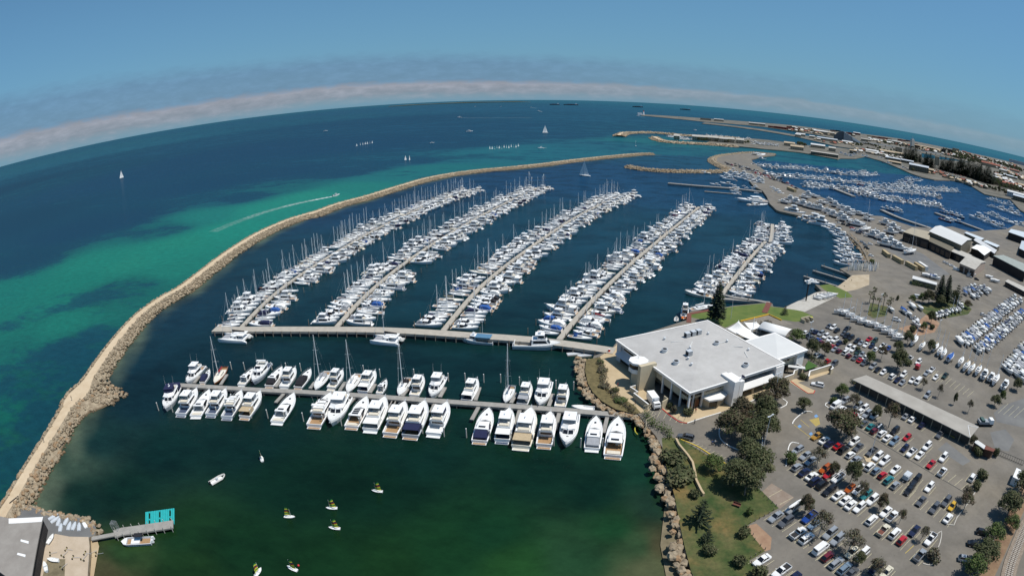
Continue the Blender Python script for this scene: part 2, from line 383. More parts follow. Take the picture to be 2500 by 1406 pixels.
land('town_ground',[(p.x,p.y)for p in px(TOWN_PX,ZL)]+[(3900,690),(5000,2600)]+[(p.x,p.y)for p in px([(2520,430),(2400,400),(2250,385),(2120,366),(2082,366),(2059,362),(1990,357),(1941,351),(1876,342),(1803,336.5),(1760,334.5)],ZL)],ZL+0.004,M_TOWN)
land('south_mole',[(p.x,p.y)for p in px([(1713,302),(1766,307.3),(1858,319.4),(1946,334.6),(2041,357.5),(2140,372),(2250,390),(2250,372),(2050,343),(2000,334),(1950,331),(1860,315.7),(1722,299.3)],ZL)],ZL+0.008,M_TOWN)
land('north_mole',[(p.x,p.y)for p in px([(1565,282.5),(1640,289.5),(1720,297.8),(1860,309.5),(1950,323),(1990,329),(2050,341),(2250,374),(2400,402),(2520,432),(2520,410),(2454,392.5),(2314,362),(2198,339),(2036,319.5),(1950,308),(1800,295.5),(1720,289.5),(1567,279.8)],ZL)],ZL+0.012,M_TOWN)
# breakwaters: a made road on top, boulder flanks
M_ROAD = mat('crushed_limestone_road',(0.47,0.36,0.235),0.95,scale=0.25,world_co=True,col2=(0.56,0.45,0.31))
def rock_data(seed,sub=1):
 import bmesh
 r_ = random.Random(seed); bm = bmesh.new(); bmesh.ops.create_icosphere(bm,subdivisions=sub,radius=1)
 sx,sy,sz = r_.uniform(.75,1.3),r_.uniform(.7,1.1),r_.uniform(.55,.85)
 for v in bm.verts:
  k = r_.uniform(.72,1.22); v.co = Vector((v.co.x*sx,v.co.y*sy,v.co.z*sz))*k
 me = bpy.data.meshes.new('rock'); bm.to_mesh(me); bm.free(); me.materials.append(M_ROCK if seed%3 else M_ROCK2); return me
ROCKS = [rock_data(i+11)for i in range(9)]
ROCKS_NEAR = [rock_data(i+11,2)for i in range(9)]
ROCK_NP = []
for me in ROCKS:
 v = np.empty(len(me.vertices)*3); me.vertices.foreach_get('co',v); ROCK_NP.append((v.reshape(-1,3),np.array([tuple(p.vertices)for p in me.polygons])))
def rubble(name,items,parent,m=M_ROCK):
 """items: (x, y, z, size, yaw). One joined part of loose boulders."""
 V,F,k = [],[],0
 for(x,y,z,s,a)in items:
  v,f = ROCK_NP[rnd.randrange(9)]; c,q = math.cos(a),math.sin(a)
  V.append(np.stack([(v[:,0]*c-v[:,1]*q)*s+x,(v[:,0]*q+v[:,1]*c)*s+y,v[:,2]*s+z],1)); F.append(f+k); k+=len(v)
 me = bpy.data.meshes.new(name); V = np.concatenate(V); F = np.concatenate(F)
 me.vertices.add(len(V)); me.vertices.foreach_set('co',V.ravel())
 me.loops.add(F.size); me.loops.foreach_set('vertex_index',F.ravel().astype(np.int32))
 me.polygons.add(len(F)); me.polygons.foreach_set('loop_start',np.arange(0,F.size,3,dtype=np.int32))
 me.update(calc_edges=True); me.materials.append(m)
 o = put(name,me,parent); o['kind'] = 'stuff'; return o
def boulders(root,items,n_single=300):
 items = sorted(items,key=lambda i:math.hypot(i[0],i[1])/i[3])
 for(x,y,z,s,a)in items[:n_single]:
  o = put('rock',ROCKS_NEAR[rnd.randrange(9)],root,(x,y,z),a); o.scale = (s,s,s)
 if len(items)>n_single:rubble('boulder_flank',items[n_single:],root)
def bank(name,label,line,top,wl,wr,ztop,spacing,size,cat='breakwater',m_top=None,n_single=300,road=True,zb=-0.8):
 """A rubble bank along line: crest half width top, flank widths wl (left of travel), wr (right); widths may be lists."""
 L = smooth_line(line,4.0); n = len(L)
 f = lambda w,i:w(L[i])if callable(w)else w if isinstance(w,(int,float))else float(np.interp(i/(n-1),np.linspace(0,1,len(w)),w))
 root = empty(name,(L[0].x,L[0].y,0),0,label,cat); org = Vector((L[0].x,L[0].y,0))
 rings,rd,it = [],[],[]
 for i,p in enumerate(L):
  d = (L[min(i+1,n-1)]-L[max(i-1,0)]).normalized(); nl = Vector((-d.y,d.x))
  a,b,tl = f(wl,i),f(wr,i),f(top,i)
  q = lambda o_,z:Vector((p.x+nl.x*o_,p.y+nl.y*o_,z))-org
  rings.append([q(tl+a,zb),q(tl+a*.5,ztop*.45),q(tl+.6,ztop-.2),q(tl,ztop),q(-tl,ztop),q(-tl-.6,ztop-.2),q(-tl-b*.5,ztop*.45),q(-tl-b,zb)])
  rd.append([q(tl*.92,ztop+.02),q(-tl*.92,ztop+.02)])
  if i==n-1:continue
  seg = (L[i+1]-p).length
  for side,w in((1,a),(-1,b)):
   for _ in range(max(1,int(seg*(w+1.0)/spacing))):
    t,u = rnd.random(),rnd.random(); o_ = side*(tl+0.2+u*(w+.3)); z = ztop+.25+(zb+.3-ztop)*u
    s = size*rnd.uniform(.55,1.25)
    it.append((p.x+d.x*seg*t+nl.x*o_-org.x,p.y+d.y*seg*t+nl.y*o_-org.y,z,s,rnd.uniform(0,6.28)))
 b_ = MB(); b_.loft(rings,M_ROCK,closed=False); e = rings[-1]; c = sum(e,Vector())/8
 b_.build('core',root,smooth=False)
 for k in range(14):
  p = e[rnd.randrange(8)].lerp(e[rnd.randrange(8)],rnd.random()); it.append((p.x,p.y,p.z*.6+.4,size,rnd.random()*6))
 if road:
  b2 = MB(); b2.loft(rd,m_top or M_ROAD,closed=False); b2.build('track',root)
 near = sorted(it,key=lambda i:math.hypot(i[0]+org.x,i[1]+org.y)/i[3])
 for(x,y,z,s,a)in near[:n_single]:
  o = put('rock',ROCKS_NEAR[rnd.randrange(9)],root,(x,y,z),a); o.scale = (s,s,s)
 if near[n_single:]:rubble('boulder_flank',near[n_single:],root)
 return root
PAD1,PAD2 = survey(192,962,3).to_2d(),survey(785,522,3).to_2d()
def bw_w(p,w0,w1,k1,k2):
 """flank width: grows seaward, bulges at the turning place and the lay-by"""
 return w0+(w1-w0)*min(1,p.length/900)+k1*math.exp(-((p-PAD1).length/8)**2)+k2*math.exp(-((p-PAD2).length/12)**2)
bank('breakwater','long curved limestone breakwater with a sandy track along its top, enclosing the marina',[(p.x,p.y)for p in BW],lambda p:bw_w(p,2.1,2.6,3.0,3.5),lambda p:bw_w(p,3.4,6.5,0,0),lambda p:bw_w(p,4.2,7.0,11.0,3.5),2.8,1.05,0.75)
# BOATS
M_GEL = mat('white_gelcoat',(0.80,0.80,0.79),0.25,var=0.03,scale=0.6,coat=0.3)
M_DECK = mat('deck_nonskid',(0.70,0.70,0.68),0.6,var=0.06,scale=1.2)
M_CREAM = mat('cream_gelcoat',(0.74,0.70,0.60),0.3,var=0.04,scale=0.6)
M_GREYH = mat('grey_hull_paint',(0.30,0.32,0.34),0.35,var=0.06,scale=0.6)
M_LGREY = mat('light_grey_paint',(0.50,0.53,0.56),0.4,var=0.06,scale=0.6)
M_NAVYH = mat('navy_hull_paint',(0.02,0.028,0.075),0.25,var=0.1,scale=0.6)
M_REDH = mat('maroon_hull_paint',(0.16,0.025,0.02),0.35,var=0.12,scale=0.6)
M_ANTI = mat('antifoul_paint',(0.05,0.07,0.12),0.8,var=0.2,scale=1)
M_BLKG = mat('tinted_glass',(0.012,0.014,0.018),0.08,var=0.2,scale=1,spec=0.6)
M_CLEAR = mat('smoky_clears',(0.23,0.26,0.29),0.15,var=0.15,scale=1,spec=0.6)
M_TEAK = mat('teak',(0.33,0.205,0.105),0.7,var=0.14,scale=3)
M_WOOD = mat('varnished_timber',(0.20,0.075,0.028),0.35,var=0.2,scale=2)
M_ALU = mat('aluminium_spar',(0.74,0.75,0.75),0.45,var=0.04,scale=1)
M_STEEL = mat('stainless_rail',(0.65,0.65,0.66),0.3,var=0.03,scale=1,metal=0.5)
M_BLACK = mat('black_rubber',(0.02,0.02,0.022),0.8,var=0.2,scale=2)
M_SEAT = mat('cream_upholstery',(0.62,0.57,0.47),0.7,var=0.08,scale=2)
M_TAN = mat('tan_dinghy_rubber',(0.50,0.49,0.46),0.7,var=0.08,scale=2)
CANV = {'navy':mat('navy_canvas',(0.012,0.016,0.055),0.9),'blue':mat('blue_canvas',(0.025,0.09,0.30),0.9),'white':mat('white_canvas',(0.72,0.72,0.70),0.9),'grey':mat('grey_canvas',(0.30,0.31,0.33),0.9),'black':mat('black_canvas',(0.014,0.014,0.018),0.9),'red':mat('red_canvas',(0.36,0.025,0.03),0.9),'green':mat('teal_canvas',(0.02,0.22,0.19),0.9),'tan':mat('tan_canvas',(0.42,0.33,0.21),0.9)}
def beam_at(t,fine=0.55,stern=0.86):
 """Half-beam fraction along the hull, t=0 stern to 1 bow."""
 if t<fine:return stern+(1-stern)*math.sin(math.pi/2*t/fine)
 u = (t-fine)/(1-fine)
 return max(0.015,(1-u**2.3)**0.9)
def hull(L,B,hs,hb,m,m2=None,stern=0.9,fine=0.5,flare=0.84,keel=-0.45,open_to=0.0,floor=0.55,well=None,deckm=None,nst=11):
 """Hull with sheer from hs (stern) to hb (bow); a sunk cockpit well up to x = open_to * L."""
 b = MB(); rings = []; H = B/2
 for i in range(nst):
  t = i/(nst-1); w = beam_at(t,fine,stern)*H; z = hs+(hb-hs)*t**1.7
  x = t*L-L/2; xk = x-(L*0.09*t**3)
  rings.append([Vector((xk,-w*.45,keel*(1-t**4))),Vector((x-(x-xk)*.7,-w*flare,0.12)),Vector((x,-w,z*.72)),Vector((x,-w,z)),Vector((x,-w*.9,z+.06)),Vector((x,w*.9,z+.06)),Vector((x,w,z)),Vector((x,w,z*.72)),Vector((x-(x-xk)*.7,w*flare,0.12)),Vector((xk,w*.45,keel*(1-t**4)))])
 deckm = deckm or M_DECK; st = m2 or m
 if open_to<=0:
  b.loft(rings,m,mats=[m,m,st,m,deckm,m,st,m,m,M_ANTI])
 else:
  cut = max(1,round(open_to*(nst-1)))
  b.loft(rings[cut:],m,cap0=False,mats=[m,m,st,m,deckm,m,st,m,m,M_ANTI])
  low = []
  for r_ in rings[:cut+1]:
   z = min(r_[3].z-.1,floor); c = [v.copy()for v in r_]
   c[4] = Vector((r_[3].x,r_[3].y*.86,r_[3].z+.02)); c[5] = Vector((r_[6].x,r_[6].y*.86,r_[6].z+.02))
   c.insert(5,Vector((r_[3].x,r_[3].y*.82,z))); c.insert(6,Vector((r_[3].x,r_[6].y*.82,z)))
   low.append(c)
  e = [v.copy()for v in low[0]]; k = 0.18
  for v in e:v.x-=0.0
  b.loft(low,m,cap0=False,cap1=False,mats=[m,m,st,m,m,well or M_TEAK,m,m,st,m,m,M_ANTI])
  r0 = low[0]; t_in = [Vector((r0[0].x+.2,v.y,v.z))for v in(r0[4],r0[7])]
  b.face([r0[0],r0[11],r0[10],r0[9],r0[8],r0[7],r0[4],r0[3],r0[2],r0[1]],m)
  b.box(r0[0].x+.02,r0[0].x+.22,-abs(r0[4].y),abs(r0[4].y),floor*.8,r0[4].z+.02,m)
  r1 = low[-1]; b.face([r1[5],r1[6],Vector((r1[6].x,r1[6].y,r1[7].z+.04)),Vector((r1[5].x,r1[5].y,r1[7].z+.04))],m)
 return b
def house(x0,x1,w0,w1,z0,z1,m,rake=0.8,back=0.1,tum=0.12,roof=None,win=M_BLKG,front=True,side=(0.10,0.92),wh=(0.30,0.80),overhang=0.0):
 """Deckhouse: aft x0 (width w0) to forward x1 (width w1), raked screen; returns (shell, windows)."""
 b,g = MB(),MB()
 lo = [Vector((x0,-w0/2,z0)),Vector((x1,-w1/2,z0)),Vector((x1+.35,0,z0)),Vector((x1,w1/2,z0)),Vector((x0,w0/2,z0))]
 hi = [Vector((x0+back,-w0/2+tum,z1)),Vector((x1-rake,-w1/2+tum,z1)),Vector((x1-rake+.3,0,z1+.02)),Vector((x1-rake,w1/2-tum,z1)),Vector((x0+back,w0/2-tum,z1))]
 b.loft([lo,hi],m,cap0=False)
 if overhang:
  b.box(x0-overhang,x1-rake+.15,-w0/2+.05,w0/2-.05,z1+.01,z1+.09,roof or m)
 n_ = lambda f,a,c:lo[a].lerp(lo[c],f)
 def pt(a,c,f,h):return lo[a].lerp(lo[c],f).lerp(hi[a].lerp(hi[c],f),h)
 for a,c in((0,1),(3,4)):
  off = Vector((0,-.02 if a==0 else.02,0)); s0,s1 = side if a==0 else(1-side[1],1-side[0])
  q = [pt(a,c,s0,wh[0])+off,pt(a,c,s1,wh[0])+off,pt(a,c,s1,wh[1])+off,pt(a,c,s0,wh[1])+off]; g.face(q,win)
 if front:
  for a,c in((1,2),(2,3)):
   off = Vector((.03,0,.02)); g.face([pt(a,c,.06,.22)+off,pt(a,c,.94,.22)+off,pt(a,c,.94,.88)+off,pt(a,c,.06,.88)+off],win)
 g.face([Vector((x0-.015,-w0*.42,z0+.25)),Vector((x0-.015,w0*.42,z0+.25)),Vector((x0+back*.85-.015,w0*.38,z1-.15)),Vector((x0+back*.85-.015,-w0*.38,z1-.15))][::-1],win)
 return b,g
def rails(L,B,hs,hb,t0=0.5,fine=0.5,h=0.55,n=6):
 b = MB(); P = {}
 for sd in(-1,1):
  pr = None
  for i in range(n+1):
   t = t0+(0.985-t0)*i/n; w = beam_at(t,fine)*B/2*.95; z = hs+(hb-hs)*t**1.7
   p = Vector((t*L-L/2,sd*w,z)); q = p+Vector((0,0,h))
   b.tube(p,q,.022,M_STEEL,n=4)
   if pr:b.tube(pr,q,.022,M_STEEL,n=4)
   pr = q
  P[sd] = pr
 b.tube(P[-1],P[1],.022,M_STEEL,n=4)
 return b
def flybridge_cruiser(L=14.5,hullm=None,stripe=None,canvas='white',hard=True,aft='teak',bimini=None,big=False,rail=True,mesh_hatch=True,clear=None,dinghy=False):
 """Parts of a flybridge motor cruiser; bow along +x, waterline at z=0."""
 hm = hullm or M_GEL; B = L*.305; hs,hb = 1.15+L*.012,1.75+L*.045; H = L/2; P = []
 fl = {'teak':M_TEAK,'white':M_DECK,'cream':M_SEAT,'dark':M_ANTI}[aft]
 P.append(('hull',hull(L,B,hs,hb,hm,stripe,.92,.5,open_to=.28,floor=.62,well=fl)))
 pl = MB(); pl.box(-H-.95,-H+.02,-B*.40,B*.40,.22,.36,M_GEL); pl.box(-H-.88,-H-.06,-B*.36,B*.36,.361,.372,fl); P.append(('swim_platform',pl))
 s,g = house(-L*.22,L*.24,B*.80,B*.60,hs+.0,hs+1.75,M_GEL,rake=L*.10,win=M_BLKG,side=(.06,.88),wh=(.38,.82)); P+=[('cabin',s),('window',g)]
 fd = MB(); z = hs+1.76; fd.box(-L*.30,L*.15,-B*.40,B*.40,z,z+.10,M_GEL)
 fd.loft([[Vector((-L*.30,-B*.38,z+.1)),Vector((L*.10,-B*.36,z+.1)),Vector((L*.17,0,z+.1)),Vector((L*.10,B*.36,z+.1)),Vector((-L*.30,B*.38,z+.1))],[Vector((-L*.30,-B*.37,z+.55)),Vector((L*.06,-B*.34,z+.75)),Vector((L*.11,0,z+.8)),Vector((L*.06,B*.34,z+.75)),Vector((-L*.30,B*.37,z+.55))]],M_GEL,cap0=False,cap1=False)
 fd.box(-L*.22,L*.02,-B*.31,B*.31,z+.101,z+.115,M_DECK); fd.box(-L*.02,L*.06,-B*.25,B*.25,z+.1,z+.8,M_GEL)
 fd.box(-L*.06,-L*.03,-B*.2,B*.2,z+.1,z+.62,M_SEAT); fd.box(-L*.26,-L*.18,-B*.28,B*.28,z+.1,z+.5,M_SEAT)
 P.append(('flybridge',fd))
 if hard:
  hz = z+2.0; ht = MB(); ht.box(-L*.20,L*.07,-B*.35,B*.35,hz,hz+.11,CANV.get(canvas,M_GEL)if canvas!='white' else M_GEL,tx=.08,ty=.08)
  for x in(-L*.19,L*.05):
   for sd in(-1,1):ht.tube((x,sd*B*.33,z+.5),(x,sd*B*.33,hz),.035,M_GEL,n=4)
  ht.box(-L*.10,-L*.04,-.3,.3,hz+.11,hz+.16,M_GEL); P.append(('hardtop',ht))
  cl = MB()
  cl.face([(L*.066,-B*.33,z+.8),(L*.066,B*.33,z+.8),(L*.055,B*.33,hz-.02),(L*.055,-B*.33,hz-.02)],clear or M_CLEAR)
  for sd in(-1,1):cl.face([(L*.06,sd*B*.335,z+.78),(-L*.10,sd*B*.345,z+.7),(-L*.10,sd*B*.34,hz-.02),(L*.05,sd*B*.335,hz-.02)],clear or M_CLEAR)
  P.append(('windscreen',cl)); top = hz+.15
 else:
  cl = MB(); cl.face([(L*.115,-B*.2,z+.8),(L*.115,B*.2,z+.8),(L*.06,B*.24,z+1.25),(L*.06,-B*.24,z+1.25)],M_BLKG); P.append(('windscreen',cl))
  ar = MB()
  for sd in(-1,1):ar.box(-L*.20,-L*.16,sd*B*.36-.07,sd*B*.36+.07,z+.5,z+1.6,M_GEL,tx=.05)
  ar.box(-L*.21,-L*.15,-B*.37,B*.37,z+1.6,z+1.72,M_GEL); P.append(('radar_arch',ar)); top = z+1.7
 if bimini:
  bi = MB(); bi.box(-L*.49,-L*.24,-B*.42,B*.42,hs+1.55,hs+1.62,CANV[bimini],tx=.1,ty=.1)
  for sd in(-1,1):bi.face([(-L*.46,sd*B*.43,hs),(-L*.25,sd*B*.43,hs),(-L*.25,sd*B*.41,hs+1.55),(-L*.46,sd*B*.41,hs+1.55)],CANV[bimini])
  P.append(('canopy',bi))
 if dinghy:
  dg = MB(); dg.loft([[Vector((x,y*w,z+.16+zz))for y,zz in((-1,0),(-.8,.38),(.8,.38),(1,0))]for x,w in((-L*.16,.7),(-L*.14,.8),(L*.0,.7),(L*.05,.15))],M_TAN); P.append(('tender',dg))
 an = MB()
 for sd in(-1,1):an.tube((-L*.12,sd*B*.3,top),(-L*.17,sd*B*.33,top+3.2),.022,M_GEL,.008,4)
 an.tube((-L*.07,0,top),(-L*.07,0,top+.55),.05,M_GEL,n=6); an.box(-L*.07-.35,-L*.07+.35,-.1,.1,top+.55,top+.68,M_GEL); P.append(('antenna',an))
 if rail:P.append(('bow_rail',rails(L,B,hs,hb,.42)))
 ha = MB(); ha.box(L*.28,L*.32,-.3,.3,hs+(hb-hs)*.55+.02,hs+(hb-hs)*.55+.22,M_BLKG); P.append(('fore_hatch',ha)); ha = MB(); ha.tube((L*.47,0,hb+.05),(L*.56,0,hb+.12),.11,M_STEEL,n=6); P.append(('bow_roller',ha))
 return P
def express_cruiser(L=12.0,hullm=None,stripe=None,canvas=None,roof=True,aft='teak',solar=False):
 hm = hullm or M_GEL; B = L*.30; hs,hb = 1.1,1.45+L*.035; H = L/2; P = []
 fl = {'teak':M_TEAK,'white':M_DECK,'cream':M_SEAT,'dark':M_ANTI}[aft]
 P.append(('hull',hull(L,B,hs,hb,hm,stripe,.92,.48,open_to=.40,floor=.6,well=fl)))
 pl = MB(); pl.box(-H-.9,-H+.02,-B*.40,B*.40,.22,.36,M_GEL); pl.box(-H-.84,-H-.06,-B*.36,B*.36,.361,.372,fl); P.append(('swim_platform',pl))
 f = MB(); f.loft([[Vector((-L*.05,-B*.42,hs+.05)),Vector((-L*.05,-B*.33,hs+.62)),Vector((-L*.05,B*.33,hs+.62)),Vector((-L*.05,B*.42,hs+.05))],[Vector((L*.15,-B*.38,hs+.25)),Vector((L*.15,-B*.25,hs+.72)),Vector((L*.15,B*.25,hs+.72)),Vector((L*.15,B*.38,hs+.25))],[Vector((L*.40,-B*.1,hs+(hb-hs)*.7)),Vector((L*.40,-B*.05,hs+(hb-hs)*.8)),Vector((L*.40,B*.05,hs+(hb-hs)*.8)),Vector((L*.40,B*.1,hs+(hb-hs)*.7))]],M_GEL); P.append(('foredeck',f))
 w = MB(); ws = [(-L*.14,-B*.40,hs+.3),(L*.06,-B*.34,hs+.66),(L*.10,0,hs+.72),(L*.06,B*.34,hs+.66),(-L*.14,B*.40,hs+.3)]; wt = [(-L*.17,-B*.37,hs+.95),(-L*.02,-B*.29,hs+1.35),(0.0,0,hs+1.38),(-L*.02,B*.29,hs+1.35),(-L*.17,B*.37,hs+.95)]
 w.loft([[Vector(p)for p in ws],[Vector(p)for p in wt]],M_BLKG,closed=False); P.append(('windscreen',w))
 if roof:
  r_ = MB(); r_.loft([[Vector((-L*.30,-B*.36,hs+1.5)),Vector((-L*.30,-B*.30,hs+1.68)),Vector((-L*.30,B*.30,hs+1.68)),Vector((-L*.30,B*.36,hs+1.5))],[Vector((-L*.02,-B*.33,hs+1.36)),Vector((-L*.04,-B*.26,hs+1.55)),Vector((-L*.04,B*.26,hs+1.55)),Vector((-L*.02,B*.33,hs+1.36))]],M_GEL)
  for sd in(-1,1):r_.box(-L*.29,-L*.20,sd*B*.37-.06,sd*B*.37+.06,hs+.1,hs+1.55,M_GEL,tx=.2); r_.face([(-L*.20,sd*B*.385,hs+.45),(-L*.03,sd*B*.37,hs+.85),(-L*.05,sd*B*.34,hs+1.4),(-L*.20,sd*B*.36,hs+1.5)],M_BLKG)
  P.append(('hardtop',r_))
  h2 = MB()
  for k in range(3 if solar else 1):h2.box(-L*(.25-k*.07),-L*(.20-k*.07),-B*.2,B*.2,hs+1.70-k*.04,hs+1.73-k*.04,M_BLKG)
  P.append(('sunroof',h2))
 if canvas:
  c = MB(); c.loft([[Vector((x,-B*.41,hs+.1)),Vector((x,-B*.34,z_)),Vector((x,B*.34,z_)),Vector((x,B*.41,hs+.1))]for x,z_ in((-L*.46,hs+.55),(-L*.34,hs+1.35),(-L*.12,hs+1.45),(-L*.03,hs+1.2))],CANV[canvas]); P.append(('canopy',c))
 else:
  se = MB(); se.box(-L*.46,-L*.38,-B*.33,B*.33,.6,1.05,M_SEAT); se.box(-L*.2,-L*.16,-B*.3,-B*.05,.6,1.5,M_SEAT); P.append(('seat',se))
 P.append(('bow_rail',rails(L,B,hs,hb,.5)))
 ha = MB(); ha.box(L*.24,L*.28,-.28,.28,hs+(hb-hs)*.5+.3,hs+(hb-hs)*.5+.48,M_BLKG); P.append(('fore_hatch',ha))
 return P
def yacht(L=11.5,hullm=None,stripe=None,boom='navy',mast=None,bimini=None,deckm=None,cabin=True,furl=True,aft='teak'):
 hm = hullm or M_GEL; B = L*.29; hs,hb = .95,1.25+L*.012; H = L/2; P = []; mh = mast or L*1.28
 P.append(('hull',hull(L,B,hs,hb,hm,stripe,.66,.42,.7,-.5,open_to=.24,floor=.5,well=M_TEAK if aft=='teak' else M_DECK,deckm=deckm or M_DECK)))
 if cabin:
  s,g = house(-L*.20,L*.20,B*.58,B*.40,hs+.02,hs+.55,M_GEL if not deckm else M_CREAM,rake=L*.09,win=M_BLKG,side=(.12,.85),wh=(.3,.78),front=False,tum=.14); P+=[('coachroof',s),('window',g)]
 m = MB(); mx = L*.08; m.tube((mx,0,hs),(mx,0,mh),.12,M_ALU,.09,6); P.append(('mast',m))
 sp = MB()
 for z_ in(.42,.70):sp.tube((mx,-B*(.40-z_*.2),mh*z_),(mx,B*(.40-z_*.2),mh*z_),.028,M_ALU,n=4)
 P.append(('spreader',sp))
 rg = MB(); wr = .011
 for sd in(-1,1):
  rg.tube((mx-.1,sd*B*.47,hs),(mx,sd*B*.30,mh*.42),wr,M_STEEL,n=3); rg.tube((mx,sd*B*.30,mh*.42),(mx,0,mh*.97),wr,M_STEEL,n=3)
 rg.tube((H*.97,0,hb),(mx,0,mh*.97),.045 if furl else wr,CANV['white']if furl else M_STEEL,wr,4); rg.tube((-H,0,hs),(mx,0,mh*.99),wr,M_STEEL,n=3); P.append(('rigging',rg))
 bo = MB(); bo.tube((mx-.1,0,hs+1.35),(-L*.30,0,hs+1.3),.07,M_ALU,n=5); P.append(('boom',bo))
 if boom:
  cv = MB(); cv.loft([[Vector((x,-w,hs+1.4)),Vector((x,-w*.6,hs+1.4+h_)),Vector((x,w*.6,hs+1.4+h_)),Vector((x,w,hs+1.4))]for x,w,h_ in((mx-.1,.16,.75),(-L*.08,.2,.45),(-L*.29,.12,.22))],CANV[boom]); P.append(('sail_cover',cv))
 if bimini:
  c = MB(); c.loft([[Vector((x,-B*.33,hs+.4)),Vector((x,-B*.26,z_)),Vector((x,B*.26,z_)),Vector((x,B*.33,hs+.4))]for x,z_ in((-L*.24,hs+1.2),(-L*.17,hs+1.15),(-L*.12,hs+.65))],CANV[bimini]); P.append(('spray_hood',c))
 P.append(('guard_rail',rails(L,B,hs,hb,.04,.42,.5,7)))
 return P
def runabout(L=7.2,hullm=None,stripe=None,canvas=None,cab=True,motor=True,trailer=False):
 hm = hullm or M_GEL; B = L*.34; hs,hb = .85,1.25; H = L/2; P = []
 P.append(('hull',hull(L,B,hs,hb,hm,stripe,.94,.5,.82,-.35,open_to=.45,floor=.4,well=M_DECK,nst=9)))
 if cab:
  s,g = house(-L*.08,L*.22,B*.72,B*.50,hs,hs+.95,M_GEL,rake=L*.12,win=M_BLKG,side=(.08,.9),wh=(.35,.9)); P+=[('cabin',s),('window',g)]
  t_ = MB(); t_.box(-L*.20,L*.09,-B*.34,B*.34,hs+1.35,hs+1.42,CANV[canvas]if canvas else M_GEL,tx=.05,ty=.05)
  for x in(-L*.18,L*.06):
   for sd in(-1,1):t_.tube((x,sd*B*.33,hs),(x,sd*B*.33,hs+1.36),.03,M_STEEL,n=4)
  P.append(('hardtop',t_))
 elif canvas:
  c = MB(); c.loft([[Vector((x,-B*.46*w,z_)),Vector((x,-B*.2*w,z_+.35)),Vector((x,B*.2*w,z_+.35)),Vector((x,B*.46*w,z_))]for x,z_,w in((-H,hs,1),(-L*.1,hs+.35,1),(L*.25,hs+.2,.75),(H*.95,hb,.1))],CANV[canvas]); P.append(('boat_cover',c))
 if motor:
  o_ = MB(); o_.box(-H-.55,-H-.05,-.22,.22,hs-.1,hs+.65,M_BLACK,tx=.08,ty=.05); o_.box(-H-.4,-H-.15,-.08,.08,-.3,hs-.1,M_BLACK); P.append(('outboard_motor',o_))
 if trailer:
  t = MB()
  for sd in(-1,1):t.tube((-H*.9,sd*B*.32,-.42),(H*.6,sd*B*.2,-.42),.05,M_STEEL,n=4); t.tube((H*.6,sd*B*.2,-.42),(H*1.25,0,-.42),.05,M_STEEL,n=4); t.wheel((-L*.12,sd*B*.48,-.55),.32,.2,M_BLACK); t.wheel((-L*.02,sd*B*.48,-.55),.32,.2,M_BLACK)
  P.append(('trailer',t))
 return P
def datas(P):return[(n,b.data(n))for n,b in P]
def merged(P):
 o = MB()
 for _,b in P:
  k = len(o.v); o.v+=b.v
  for f,mi in zip(b.f,b.m):o.f.append(tuple(k+i for i in f)); o.m.append(o.mi(b.ms[mi]))
 return o
ON_PART = {'window':('cabin','coachroof','saloon','wheelhouse'),'wheelhouse_window':('wheelhouse',),'fore_hatch':('hull',),'bow_roller':('hull',),'spreader':('mast',),'sail_cover':('boom',),'sunroof':('hardtop',),'headlight':('body',),'windscreen':('cab',)}
def place(name,D,loc,rz,label,cat,group=None,scale=1.0):
 """A thing with its parts; D is a list of (part name, mesh data) shared between copies."""
 if len(D)==1:
  o = tag(put(name,D[0][1],None,loc,rz),label,cat,group); o.scale = (scale,)*3; return o
 r_ = empty(name,loc,rz,label,cat,group,scale); own = {}
 for n,me in D:
  own.setdefault(n,put(n,me,next((own[q]for q in ON_PART.get(n,())if q in own),r_)))
 return r_
def head(a,b):return math.atan2(b[1]-a[1],b[0]-a[0])
# jetties
M_JET = mat('jetty_concrete',(0.33,0.30,0.255),0.9,scale=0.5,world_co=True,col2=(0.41,0.375,0.32))
M_JETG = mat('grey_jetty_timber',(0.235,0.225,0.205),0.9,scale=0.7,world_co=True,col2=(0.31,0.295,0.27))
M_PILE = mat('weathered_pile',(0.16,0.135,0.11),0.9,scale=1.0,col2=(0.25,0.22,0.18))
M_PILEW = mat('pale_pile',(0.38,0.37,0.33),0.9,scale=1.0,col2=(0.48,0.46,0.42))
def ribbon(b,L,hw,z0,z1,m,side=None):
 n = len(L); rings = []
 for i,p in enumerate(L):
  d = (L[min(i+1,n-1)]-L[max(i-1,0)]).normalized(); q = Vector((-d.y,d.x))*hw
  rings.append([Vector((p.x+q.x,p.y+q.y,z1)),Vector((p.x-q.x,p.y-q.y,z1)),Vector((p.x-q.x,p.y-q.y,z0)),Vector((p.x+q.x,p.y+q.y,z0))])
 b.loft(rings,m,mats=[m,side or m,side or m,side or m])
def along(L,d0,step,end=None):
 """(point, direction) every step metres along a polyline"""
 out,acc,nxt = [],0.0,d0
 for i in range(len(L)-1):
  s = L[i+1]-L[i]; l = s.length
  while nxt<=acc+l:
   out.append((L[i]+s*((nxt-acc)/l),s.normalized())); nxt+=step
  acc+=l
 return out
PILE_ME = None
def pile_data(r_,z0,z1,m,cap=True):
 b = MB(); b.tube((0,0,z0),(0,0,z1),r_,m,r_*.9,8)
 if cap:b.tube((0,0,z1),(0,0,z1+.16),r_*.98,M_GEL,r_*.3,8)
 return b.data('pile')
PIERS_PX = [[(585,803),(640,745),(700,694),(790,634),(860,592),(930,553),(1040,502),(1150,462)],[(822,797),(900,714),(1000,633),(1110,563),(1215,505),(1316,457)],[(1082,806),(1180,694),(1300,600),(1420,522),(1522,474)],[(1365,828),(1440,740),(1540,644),(1640,560),(1707,505)],[(1755,728),(1792,680),(1830,632),(1869,589)]]
